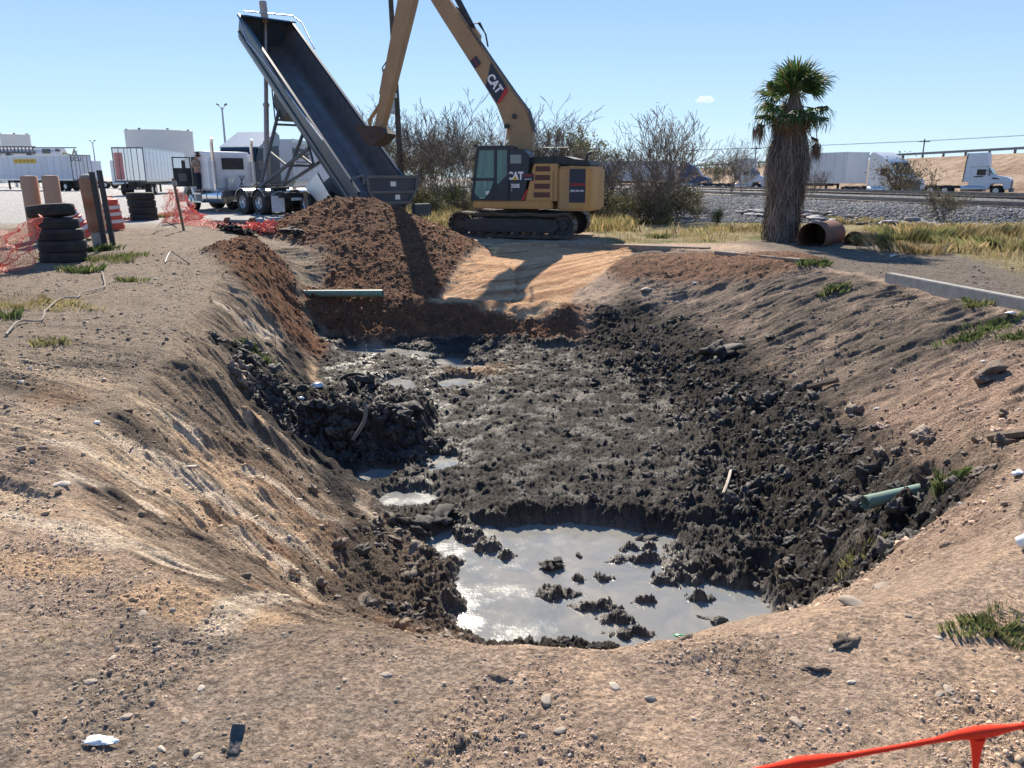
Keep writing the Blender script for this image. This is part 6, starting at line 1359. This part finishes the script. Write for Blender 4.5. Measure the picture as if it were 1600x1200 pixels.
# ------------------------------------------------------------------ tyres
def tyre_mesh():
    r, w_ = .52, .27; m = MB(); P = [(.30, 0), (.34, -.012), (.47, .0), (.505, .02), (.52, .05), (.52, .075), (.508, .08), (.508, .092), (.52, .097), (.52, .13), (.508, .135), (.508, .147), (.52, .152), (.52, .205), (.505, .25), (.47, .27), (.34, .282), (.30, .27), (.285, .22), (.42, .20), (.42, .07), (.285, .05)]
    m.lathe(P, 48, closed=True); o = m.build('tyre', M_black, smooth=35); me = o.data; bpy.data.objects.remove(o); return me
TY = tyre_mesh()
def tyre(p, z, tx, ty, lab, s_=1.0, g=None):
    o = bpy.data.objects.new('tyre', TY); col.objects.link(o); o.location = p + Vector((0, 0, z)); o.rotation_euler = (tx, ty, z * 3); o.scale = (s_, s_, s_); tag(o, lab, 'tyre', g)
p0 = hit(80, 411); p0.y += .45
for i, (dx, z, tx, ty, s_) in enumerate([(.02, -.02, 0, .01, .88), (.04, .21, .01, -.01, .90), (.02, .445, 0, .02, .88), (-.03, .675, .02, .02, .84), (-.09, .93, .02, .12, .88)]):
    tyre(p0 + Vector((dx, 0, 0)), z, tx, ty, ['bottom tyre of the tall stack at left', 'second tyre from the bottom of the tall stack at left', 'middle tyre of the tall stack at left', 'fourth tyre up in the tall stack at left', 'tilted top tyre of the tall stack at left'][i], s_, 'tyres of the tall stack')
p0 = hit(216, 345); p0.y += .45
for i, (dx, z) in enumerate([(.04, -.02), (.02, .24), (0, .50), (-.02, .76)]): tyre(p0 + Vector((dx, 0, 0)), z, 0, .01 * i, ['bottom tyre of the four tyre stack in the middle', 'second tyre of the four tyre stack in the middle', 'third tyre of the four tyre stack in the middle', 'top tyre of the four tyre stack in the middle'][i], .97, 'tyres of the four tyre stack')
# ------------------------------------------------------------------ posts, barrels
def gp(u, Y): p = pxd(u, 330, Y); return Vector((p.x, Y, H(p.x, Y)))
for u, lab in ((53, 'tan painted concrete bollard, the left one behind the tyres'), (86, 'tan painted concrete bollard, the right one behind the tyres')):
    p = gp(u, 20.6); t_ = thing('bollard', lab, 'bollard', p, 0, 'tan bollards behind the tyre stack'); m = MB(); m.lathe([(.20, -.1), (.20, 1.64), (.18, 1.67), (.001, 1.68)], 28); m.build('post', M_tanc, t_, smooth=40)
p = gp(150, 19.3); rpst = thing('rusty_post', 'square rusty steel casing post with broken concrete on top', 'post', p, (R(1), R(-3), R(12)))
m = MB(); m.box(-.17, .17, -.15, .15, .36, 1.66); m.build('casing', mat('rust_white', (.30, .12, .06), .8, var=.3, scale=3, dirt=(.42, .36, .27), dirt_amt=.55, bump=.3), rpst, bevel=.02)
m = MB(); m.box(-.14, .14, -.12, .12, -.1, .36); m.build('base', M_conc, rpst, bevel=.01); V, F = rockv(ICO2, 4, .3, .5, .5); o = link_mesh('concrete_cap', V * .17, F, M_conc, rpst); o.location = (0, 0, 1.68)
for u, h, lab, tl, Y in ((155, 1.78, 'black steel channel post touching the rusty casing', -2.5, 19.0), (168, 1.84, 'black steel channel post standing right of the other black post', -3.0, 18.9)):
    p = gp(u + 2, Y); t_ = thing('steel_post', lab, 'post', p, (0, R(tl), R(8)), 'black steel posts'); m = MB(); m.box(-.05, .05, -.05, -.04, -.1, h); m.box(-.05, -.04, -.05, .05, -.1, h); m.box(.04, .05, -.05, .05, -.1, h); m.build('channel', M_blackm, t_)
def barrel(p, rot, lab):
    t_ = thing('traffic_barrel', lab, 'traffic barrel', p, rot, 'orange and white traffic barrels'); m = MB(); m.lathe([(.001, .02), (.29, .02), (.29, .16), (.275, .18), (.275, .38), (.262, .40), (.262, .58), (.245, .60), (.245, .78), (.225, .80), (.22, .92), (.12, .95), (.001, .95)], 28); m.build('body', M_bar, t_, smooth=30)
    for z_, r_ in ((.22, .281), (.44, .268), (.64, .251)): m = MB(); m.lathe([(r_, z_), (r_, z_ + .10)], 28); m.build('reflective_band', M_refl, t_, smooth=40)
    m = MB(); m.tube([(-.1, 0, .94), (-.08, 0, 1.02), (.08, 0, 1.02), (.1, 0, .94)], .02, 6); m.build('handle', M_bar, t_)
p = gp(128, 21.0); barrel(p + Vector((.0, 0, .0)), (R(5), R(-26), .3), 'orange and white striped barrel tipped over to the left'); p = gp(176, 24.2); barrel(p, (0, R(-3), 1), 'orange and white striped barrel upright behind the black posts')
def stake(u, Y, h, lab, tilt, cap):
    p = gp(u, Y); t_ = thing('wooden_stake', lab, 'stake', p, (R(2), R(tilt), .2)); m = MB(); m.box(-.035, .035, -.03, .03, -.15, h); m.build('stake', M_wood, t_, bevel=.005)
    m = MB(); m.box(-.05, .07, -.035, .035, h - .22, h - .08); m.build('cap', M_conc if cap else M_wood, t_)
stake(284, 23.8, 1.55, 'leaning wooden stake holding the orange netting', -5, True); stake(480, 29, 1.15, 'thin stake standing behind the left shoulder of the mound', -2, False)
# ------------------------------------------------------------------ orange safety netting
def netting(name, lab, fn, nu, nv, r_, bend=.0, group=None):
    P = [[Vector(fn(i / (nu - 1), j / (nv - 1))) for j in range(nv)] for i in range(nu)]; V = []; F = []
    def strip(a, b, w_):
        d = (b - a); L_ = d.length
        if L_ < 1e-5: return
        d /= L_; s1 = d.orthogonal().normalized() * w_; s2 = d.cross(s1); k = len(V)
        for p in (a, b): V.extend([p + s1, p + s2, p - s1, p - s2])
        for q in range(4): F.append((k + q, k + (q + 1) % 4, k + 4 + (q + 1) % 4, k + 4 + q))
    for i in range(nu):
        for j in range(nv):
            if i < nu - 1: strip(P[i][j], P[i + 1][j], r_)
            if j < nv - 1: strip(P[i][j], P[i][j + 1], r_ * 1.1)
    m = MB(); m.v = V; m.f = F; o = m.build(name, M_net); tag(o, lab, 'netting', group); return o
rn = random.Random(5)
def nz_(a, b, s_=.1): return float(fbm(np.array([a * 3.1]), np.array([b * 3.1]), 3, .6, 55.)[0]) * s_
A0 = gp(60, 15.8); A1 = gp(-70, 14.3)
def f1(a, b):
    q = A0.lerp(A1, a); sag = .10 * math.sin(a * 3.1); return (q.x + nz_(a, b, .35), q.y - .55 * (1 - b) ** 1.5 + nz_(a + 5, b, .35), q.z + .02 + (1.02 - sag - .30 * a) * b + .06 * nz_(a, b + 3, 1))
netting('safety_netting', 'orange safety netting sagging from the tall tyre stack to the left edge', f1, 60, 26, .0038)
B0 = gp(262, 27.5); B1 = gp(318, 30.2)
def f2(a, b):
    q = B0.lerp(B1, a); hgt = (1.15 * (1 - .85 * sstep(.25, 1.0, np.array([a]))[0])); return (q.x + nz_(a * 2, b, .5), q.y - .5 * (1 - b) + nz_(a * 2 + 5, b, .4), H(q.x, q.y) + .03 + hgt * b + .05 * nz_(a, b + 3, 1))
netting('safety_netting', 'orange safety netting draped in front of the tractor truck front wheel', f2, 50, 24, .0055)
def ground_net(u1, v1, u2, v2, w_, lab, nu, nv, r_, amp):
    a0, b0 = hit(u1, v1), hit(u2, v2)
    def f(a, b): q = a0.lerp(b0, a); x = q.x + nz_(a * 4, b, .3); y = q.y + (b - .5) * w_ + nz_(a * 4 + 9, b, .3); return (x, y, H(x, y) + .03 + abs(nz_(a * 9, b * 5, amp)))
    netting('safety_netting', lab, f, nu, nv, r_)
ground_net(278, 345, 405, 362, 2.6, 'orange netting lying flat on the dirt in front of the truck', 46, 26, .005, .2); ground_net(250, 335, 300, 338, 2.0, 'pale orange netting spread behind the leaning stake', 26, 20, .005, .15)
ground_net(388, 358, 428, 362, .5, 'crumpled bright orange netting beside the wheeled axle', 34, 18, .014, .5); ground_net(112, 350, 205, 345, .9, 'strip of orange netting between the rusty post and the barrels', 40, 12, .008, .25)
# netting strand close to the camera
nf = thing('safety_net_edge', 'bright red orange plastic netting strand crossing the lower right corner', 'netting')
def fp(u, v, Y=.80): return pxd(u, v, Y)
m = MB()
def strand(pts, rs): m.tube(pts, rs, 10)
hz_pts = [(1060, 1235, .0045), (1150, 1210, .005), (1215, 1198, .008), (1250, 1192, .013), (1285, 1188, .012), (1320, 1182, .0062), (1400, 1168, .0050), (1460, 1157, .0056), (1495, 1149, .009), (1525, 1145, .0135), (1555, 1141, .011), (1580, 1137, .0065), (1640, 1127, .005), (1760, 1105, .005)]
strand([fp(u, v) for u, v, r_ in hz_pts], [r_ * .60 for u, v, r_ in hz_pts])
strand([fp(1527, 1150), fp(1526, 1170), fp(1524, 1200), fp(1522, 1260), fp(1520, 1340)], [.010, .006, .0034, .003, .003]); strand([fp(1255, 1195), fp(1252, 1230), fp(1248, 1330)], [.010, .004, .003]); strand([fp(1000, 1360), fp(1250, 1335), fp(1520, 1315), fp(1760, 1290)], [.004] * 4)
m.build('netting_strand', M_oran, nf, smooth=80)
# ------------------------------------------------------------------ pipes, kerbs, culverts
def pipe(p, q, r_, th_, m_, name, lab, cat='pipe', jag=0.0):
    p, q = Vector(p), Vector(q); d = (q - p); L_ = d.length; M_ = Matrix.Translation(p) @ d.to_track_quat('Z', 'Y').to_matrix().to_4x4(); m = MB(); m.lathe([(r_, 0), (r_, L_), (r_ - th_, L_), (r_ - th_, 0)], 32, M_, closed=True)
    if jag:
        for i, v in enumerate(m.v):
            if (v - p).length < r_ * 1.5: m.v[i] = v + d.normalized() * jag * math.sin(i * 2.3)
    return tag(m.build(name, m_, smooth=50), lab, cat)
a = hit(488, 466); pipe(a + Vector((-.3, .15, .08)), a + Vector((1.72, -.15, .13)), .085, .01, M_gpipe, 'sewer_pipe', 'green plastic pipe lying across the far left corner of the pit')
a = hit(1352, 808); pipe(a + Vector((-.02, .0, .13)), a + Vector((.72, .20, .20)), .062, .005, M_gpipe, 'broken_pipe', 'broken grey green pipe sticking out of the right wall', jag=.02)
a = hit(1274, 388); pipe(a + Vector((-.02, .30, .28)), a + Vector((1.35, 2.3, .24)), .40, .02, M_rust, 'culvert_pipe', 'large rusty culvert pipe with its dark mouth facing the palm', 'culvert'); a = hit(1345, 385); pipe(a + Vector((-.02, .4, .06)), a + Vector((.85, 1.3, .02)), .33, .02, M_rust, 'culvert_pipe', 'half buried rusty culvert pipe right of the large one', 'culvert')
for u_, v_, dx_, dy_, dz_, r_ in ((1274, 388, 1.30, 2.2, .25, .39), (1345, 385, .82, 1.22, .03, .32)):  # caps added inside the culverts so that their mouths stay dark
    a = hit(u_, v_); c0_ = Vector((a.x + dx_, a.y + dy_, a.z + dz_)); d_ = (Vector((dx_ + .02, dy_ - .30, -.04)) if r_ > .35 else Vector((.87, .9, -.04))).normalized(); m = MB(); m.lathe([(.001, 0), (r_ * .98, 0), (r_ * .98, -.15), (.001, -.25)], 24, Matrix.Translation(c0_) @ d_.to_track_quat('Z', 'Y').to_matrix().to_4x4()); q_ = m.build('added_end_cap', M_soil2); tag(q_, 'added cap that darkens the far end of the %s rusty culvert pipe' % ('large' if r_ > .35 else 'half buried'), 'soil')
M_kdirt = mat('dirt_caked_concrete', (.27, .235, .20), .95, var=.3, scale=4, dirt=(.26, .17, .11), dirt_amt=.8, bump=.5)
def kerb(pts, w_, h, name, lab, m_=None):
    pts = [Vector(p) for p in pts]; m = MB(); n = len(pts)
    for i, p in enumerate(pts):
        d = (pts[min(i + 1, n - 1)] - pts[max(i - 1, 0)]).normalized(); s_ = Vector((-d.y, d.x, 0)) * w_ / 2; dn = Vector((0, 0, -.3)); u_ = Vector((0, 0, h)); m.v += [p - s_ + dn, p - s_ + u_, p + s_ + u_, p + s_ + dn]
    m.f += [(0, 1, 2, 3), tuple((n - 1) * 4 + k for k in (3, 2, 1, 0))] + [(i * 4 + k, i * 4 + (k + 1) % 4, (i + 1) * 4 + (k + 1) % 4, (i + 1) * 4 + k) for i in range(n - 1) for k in range(4)]
    return tag(m.build(name, m_ or M_conc, bevel=.012), lab, 'kerb')
def hseg(u1, v1, u2, v2, n=6, up=0): a, b = hit(u1, v1), hit(u2, v2); return [Vector((a.lerp(b, i / (n - 1)).x, a.lerp(b, i / (n - 1)).y, a.z + (b.z - a.z) * i / (n - 1) + up)) for i in range(n)]
kerb(hseg(1388, 440, 1640, 492), .17, .17, 'concrete_kerb', 'long grey concrete kerb along the upper right rim'); kerb(hseg(872, 381, 1108, 389, 8), .22, .045, 'concrete_kerb', 'low concrete kerb running from the excavator track along the far rim', M_kdirt); kerb(hseg(1120, 397, 1252, 410), .2, .07, 'concrete_kerb', 'broken concrete kerb on the rim left of the weed below the palm', M_kdirt)
# plank and sticks on the right wall
def spline(P, k=5):
    P = [P[0]] + list(P) + [P[-1]]; o = []
    for i in range(1, len(P) - 2):
        for j in range(k):
            t = j / k; o.append(.5 * ((2 * P[i]) + (P[i + 1] - P[i - 1]) * t + (2 * P[i - 1] - 5 * P[i] + 4 * P[i + 1] - P[i + 2]) * t * t + (3 * P[i] - P[i - 1] - 3 * P[i + 1] + P[i + 2]) * t ** 3))
    return o + [P[-1]]
def stick(pts, r_, lab, name='stick', m_=None, cat='stick'): m = MB(); pts = spline([Vector(p) for p in pts]) if len(pts) > 2 else pts; m.tube(pts, r_, 6); return tag(m.build(name, m_ or M_wood, smooth=50), lab, cat)
def hp(u, v, z=.02): return hit(u, v) + Vector((0, 0, z))
stick([hp(1262, 612, .06), hp(1308, 602, .07)], .045, 'weathered board half buried in the right wall', 'board', cat='board'); stick([hp(1545, 690, .03), hp(1620, 682, .04)], .04, 'weathered board at the right edge', 'board', cat='board')
# pale hose on the left
hzp = [(10, 526), (30, 508), (62, 505), (70, 497), (72, 488), (95, 472), (120, 468), (128, 462), (150, 455), (164, 452), (163, 440), (160, 428)]
stick([hp(u, v, .03 + .02 * (i % 2)) for i, (u, v) in enumerate(hzp)], .012, 'pale corrugated hose snaking across the upper left bank', 'hose', mat('pale_hose', (.27, .235, .20), .85), 'hose')
stick([hp(258, 412, .02), hp(268, 405, .16), hp(280, 408, .10), hp(296, 414, .02)], .014, 'dark bent cable end sticking out of the left bank', 'cable', M_blackm, 'cable'); stick([hp(240, 366, .02), hp(252, 360, .22), hp(262, 358, .2), hp(276, 357, .03)], .02, 'pale bent rod lying near the small tyre stack', 'rod', cat='rod')
stick([hp(204, 705, .01), hp(222, 698, .05), hp(232, 690, .02)], .006, 'thin curved twig on the left slope', 'twig', M_barkd, 'twig'); stick([hp(432, 555, .0), hp(434, 500, .55) if False else hp(432, 555, .9)], .006, 'thin upright dry stem on the left wall', 'twig', M_barkd, 'twig')
# wheeled axle of scrap on the ground and scrap heap
ax_ = thing('scrap_axle', 'old rusty axle with small wheels lying beside crumpled orange netting', 'axle', hp(375, 353, .12), R(-12)); m = MB(); m.tube([(-.4, 0, 0), (.42, 0, 0)], .09, 12); m.build('shaft', M_steelg, ax_, smooth=40)
for x_ in (-.45, .47): m = MB(); m.tube([(x_ - .07, 0, 0), (x_ + .07, 0, 0)], .16, 16); m.build('wheel', M_rust, ax_, bevel=.02, smooth=40)
for i, (u, v) in enumerate([(452, 360), (466, 364)]): place_rock(KD[i], u, v, .2, 'mud_lump', ['dark scrap lump left of the mound', 'dark scrap lump touching the foot of the mound'][i], 'clod', None, rz=i, sc=(1.3, .9, .8))
stick([hp(395, 352, .1), hp(402, 345, .3), hp(420, 352, .05)], .03, 'dark bent bar standing over the orange netting', 'bar', M_steelg, 'bar')
rg = random.Random(8)
m = MB(); a0 = hp(345, 358, 0); b0 = hp(398, 371, 0)
for i in range(26):
    for j in range(9): q = a0.lerp(b0, i / 25); x_, y_ = q.x + nz_(i * .3, j * .3, .25), q.y + (j - 4) * .10 + nz_(i * .4 + 5, j * .4, .3); m.v.append(Vector((x_, y_, H(x_, y_) + .03 + abs(nz_(i * .45, j * .8, .45)))))
m.f = [(i * 9 + j, i * 9 + j + 1, i * 9 + j + 10, i * 9 + j + 9) for i in range(25) for j in range(8)]
tag(m.build('black_plastic_sheet', mat('black_sheet', (.02, .02, .022), .9, var=.3, spec=.05)), 'crumpled black plastic sheet on the dirt left of the orange netting', 'plastic sheet')
# litter
def flat_scrap(u, v, outline, size, m_, name, lab, cat, th_=.004, rz=0, lift=.02, tilt=(0, 0)):
    m = MB(); m.prism([(x_ * size, y_ * size) for x_, y_ in outline], 0, th_, 'z'); o = m.build(name, m_, bevel=th_ * .3); o.location = hit(u, v) + Vector((0, 0, lift)); o.rotation_euler = (tilt[0], tilt[1], rz); return tag(o, lab, cat)
V, F = rockv(ICO3, 404, .55, .5, .5); V = V * np.array([.062, .030, .010]); V[:, 2] += .010 * fbm(V[:, 0] * 40, V[:, 1] * 40, 3, .6); o = link_mesh('plastic_scrap', V, F, M_plas); o.location = hp(162, 1163, .014); o.rotation_euler = (R(10), 0, 0); tag(o, 'white torn plastic scrap at the bottom left', 'scrap')
xs_, ys_ = np.meshgrid(np.linspace(-.5, .5, 12), np.linspace(-1.2, 1.2, 24), indexing='ij'); ii = np.arange(xs_.size).reshape(xs_.shape)
V = np.stack([xs_ * .042 * (1 + .12 * np.sin(ys_ * 2.3)), ys_ * .042, .006 * fbm(xs_ * 3, ys_ * 2, 3, .6, 5.) + .010 * np.abs(ys_)], -1).reshape(-1, 3); o = link_mesh('plastic_strip', V, np.stack([ii[:-1, :-1], ii[1:, :-1], ii[1:, 1:], ii[:-1, 1:]], -1).reshape(-1, 4), mat('dark_plastic', (.045, .055, .06), .22, var=.4, scale=40, dirt=(.16, .12, .09), dirt_amt=.5), smooth=True); so_ = o.modifiers.new('thickness', 'SOLIDIFY'); so_.thickness = .003
o.location = hp(370, 1165, .022); o.rotation_euler = (R(30), R(6), .1); tag(o, 'shiny black plastic strip at the bottom left', 'scrap')
flat_scrap(300, 1165 - 430, [(-1, .2), (-.2, .5), (1, .1), (.3, -.4)], .07, M_pale, 'stone', 'whitish flake of clay on the left slope', 'stone', .02, .4, .02)
cp = thing('plastic_cup', 'crushed translucent plastic cup at the right edge', 'cup', hp(1590, 856, .03), (R(50), R(25), .5)); m = MB(); m.lathe([(.030, 0), (.040, .07), (.043, .07), (.043, .078), (.037, .078), (.027, .004), (.001, .004), (.001, 0)], 24); m.build('cup_body', M_plas, cp, smooth=40)
bt_ = thing('glass_bottle', 'green bottle half buried on the lip just below the pond', 'bottle', hp(1046, 999, .0), (R(70), R(10), 1.2)); m = MB(); m.lathe([(.001, 0), (.028, 0), (.03, .01), (.03, .1), (.012, .15), (.012, .19), (.001, .19)], 16); m.build('bottle_body', mat('green_bottle', (.03, .22, .10), .15), bt_, smooth=50)
for i, (u, v, s_, lab) in enumerate([(152, 662, .05, 'small white paper bit on the left slope'), (495, 606, .16, 'foamy white plastic lump beside the mud bank'), (470, 625, .10, 'smaller white scrap below the foamy lump'), (1085, 443, .09, 'white scrap on the upper right wall'), (1120, 438, .06, 'tiny white upright scrap on the red fill at right'), (1578, 493, .12, 'white plastic bag scrap in the weeds at the right edge'), (1395, 401, .13, 'white plastic bag caught at the edge of the green weeds'), (1370, 640, .05, 'white paper bit on the pink soil of the right bank'), (1590, 742, .08, 'pale plastic wrapper at the right edge, below the board'), (700, 650 + 39, .05, 'tiny white scrap on the mud floor')]):
    V, F = rockv(ICO2, 300 + i, .9, .45, .8); o = link_mesh('white_scrap', V * s_ * .6, F, M_plas); o.location = hp(u, v, s_ * .2); tag(o, lab, 'scrap')
for i, (u, v, r_, lab) in enumerate([(555, 590, .28, 'muddy curved rim of a buried tyre on the dark bank'), (545, 650, .25, 'lower muddy curved rim at the edge of the dark bank')]):
    p = hp(u, v, -.10); m = MB(); m.tube([p + Vector((r_ * math.cos(a), .05 * math.sin(a), r_ * .55 * math.sin(a))) for a in frange(.2, 2.9, 14)], .035, 8); tag(m.build('buried_tyre', M_mudc, smooth=60), lab, 'tyre')
p = hp(573, 690, .3); stick([p + Vector((0, 0, .25)), p + Vector((.01, -.05, .05)), p + Vector((-.05, -.1, -.1)), p + Vector((-.16, -.15, -.25))], .03, 'pale torn strip hanging on the face of the mud bank', 'hanging_strip', mat('muddy_strip', (.20, .18, .15), .8), 'strip')
stick([hp(1130, 775, .02), hp(1137, 760, .06), hp(1141, 745, .05)], .018, 'pale strip poking out of the mud right of centre', 'strip', M_pale, 'strip')

# ------------------------------------------------------------------ person on the cab step
def skinned(name, m_, parent, joints, edges, sub=2):
    me = bpy.data.meshes.new(name); me.from_pydata([j[0] for j in joints], edges, []); o = bpy.data.objects.new(name, me); col.objects.link(o)
    mo = o.modifiers.new('skin', 'SKIN'); mo.use_smooth_shade = True; sv = me.skin_vertices[0].data
    for i, j in enumerate(joints): sv[i].radius = (j[1], j[2] if len(j) > 2 else j[1]); sv[i].use_root = (i == 0)
    s_ = o.modifiers.new('sub', 'SUBSURF'); s_.levels = sub; s_.render_levels = sub
    dg = bpy.context.evaluated_depsgraph_get(); dg.update(); nm_ = bpy.data.meshes.new_from_object(o.evaluated_get(dg)); bpy.data.objects.remove(o); nm_.name = name
    nm_.materials.clear(); nm_.materials.append(m_); nm_.shade_smooth(); q = bpy.data.objects.new(name, nm_); col.objects.link(q); q.parent = parent; return q
MW = Matrix.Translation(TR_LOC) @ Matrix.Rotation(R(138.7), 4, 'Z')
pl_ = MW @ Vector((4.35, 1.27, .88)); pe_ = thing('person', 'person in a khaki shirt and dark trousers standing on the truck step, hand raised', 'person', pl_, R(138.7 - 90 - 180 + 20))
# local: +y faces the cab, z up from the feet
J = [((0, 0, .93), .115, .10), ((0, .01, 1.15), .125, .095), ((0, .02, 1.36), .15, .10), ((0, .03, 1.47), .06, .06), ((0, .05, 1.56), .058, .06), ((0, .06, 1.66), .085, .095), ((0, .05, 1.74), .06, .07),
     ((-.17, .02, 1.41), .058), ((-.33, .12, 1.50), .043), ((-.16, .22, 1.63), .034), ((-.08, .20, 1.70), .028), ((.17, .02, 1.41), .058), ((.30, .02, 1.17), .044), ((.24, .25, 1.13), .035), ((.21, .32, 1.15), .028),
     ((-.10, 0, .86), .088), ((-.12, .02, .48), .062), ((-.12, -.03, .09), .042), ((-.12, .12, .035), .038), ((.10, 0, .86), .088), ((.13, .10, .50), .062), ((.12, .03, .09), .042), ((.12, .17, .035), .038)]
E = [(0, 1), (1, 2), (2, 3), (3, 4), (4, 5), (5, 6), (2, 7), (7, 8), (8, 9), (9, 10), (2, 11), (11, 12), (12, 13), (13, 14), (0, 15), (15, 16), (16, 17), (17, 18), (0, 19), (19, 20), (20, 21), (21, 22)]
# hands: five bent fingers each
def hand(base, root, dirv, side):
    k = len(J); d = Vector(dirv).normalized(); s_ = d.cross(Vector((0, 0, 1))).normalized() if abs(d.z) < .9 else Vector((1, 0, 0)); n_ = s_.cross(d)
    J.append((tuple(Vector(base) + d * .05), .026, .016)); E.append((root, k))
    for f in range(4): a = Vector(base) + d * .085 + s_ * (f - 1.5) * .018; i0 = len(J); J.append((tuple(a), .009)); E.append((k, i0)); J.append((tuple(a + d * (.035 - .004 * abs(f - 1.3)) - n_ * .012), .008)); E.append((i0, i0 + 1)); J.append((tuple(a + d * (.055 - .006 * abs(f - 1.3)) - n_ * .034), .007)); E.append((i0 + 1, i0 + 2))
    i0 = len(J); a = Vector(base) + d * .03 + s_ * side * .035; J.append((tuple(a), .010)); E.append((k, i0)); J.append((tuple(a + d * .035 + s_ * side * .02 - n_ * .015), .008)); E.append((i0, i0 + 1))
hand(J[10][0], 10, (.9, .1, .3), 1); hand(J[14][0], 14, (-.2, .9, .1), -1)
body = skinned('body', M_skin, pe_, J, E)
shirt = skinned('shirt', M_khaki, pe_, [((0, 0, .90), .155, .125), ((0, .01, 1.12), .155, .118), ((0, .02, 1.34), .172, .122), ((0, .03, 1.45), .085, .08), ((-.19, .02, 1.41), .078), ((-.30, .09, 1.475), .064), ((.19, .02, 1.40), .078), ((.28, .02, 1.22), .062)], [(0, 1), (1, 2), (2, 3), (2, 4), (4, 5), (2, 6), (6, 7)])
skinned('trousers', M_jean, pe_, [((0, 0, .93), .135, .115), ((-.10, 0, .84), .108), ((-.12, .02, .48), .082), ((-.12, -.02, .13), .068), ((.10, 0, .84), .108), ((.13, .10, .50), .082), ((.12, .04, .13), .068)], [(0, 1), (1, 2), (2, 3), (0, 4), (4, 5), (5, 6)])
skinned('cap', M_hair, pe_, [((0, .05, 1.72), .100, .105), ((0, .06, 1.775), .075, .08), ((0, .17, 1.725), .045, .02)], [(0, 1), (0, 2)]); skinned('hair', M_hair, pe_, [((0, .02, 1.63), .082, .07), ((0, .03, 1.70), .092, .095)], [(0, 1)])
for sx in (-.12, .12): m = MB(); m.box(sx - .05, sx + .05, -.11 + (.06 if sx > 0 else 0), .20 + (.06 if sx > 0 else 0), -.005, .085); m.build('boot', M_blackm, pe_, bevel=.03)
for sx in (-.032, .032): m = MB(); m.lathe([(.001, -.008), (.011, 0), (.001, .008)], 10, Matrix.Translation((sx, .150, 1.672))); m.build('eye', M_blackm, pe_)
m = MB(); m.prism([(.145, 1.66), (.175, 1.635), (.145, 1.63)], -.012, .012, 'x'); m.build('nose', M_skin, pe_); m = MB(); m.box(-.025, .025, .142, .150, 1.605, 1.612); m.build('mouth', M_red, pe_)
for sx in (-1, 1): m = MB(); m.lathe([(.001, -.01), (.028, 0), (.001, .01)], 12, Matrix.Translation((sx * .09, .055, 1.66)) @ Matrix.Rotation(R(90), 4, 'Y')); m.build('ear', M_skin, pe_)
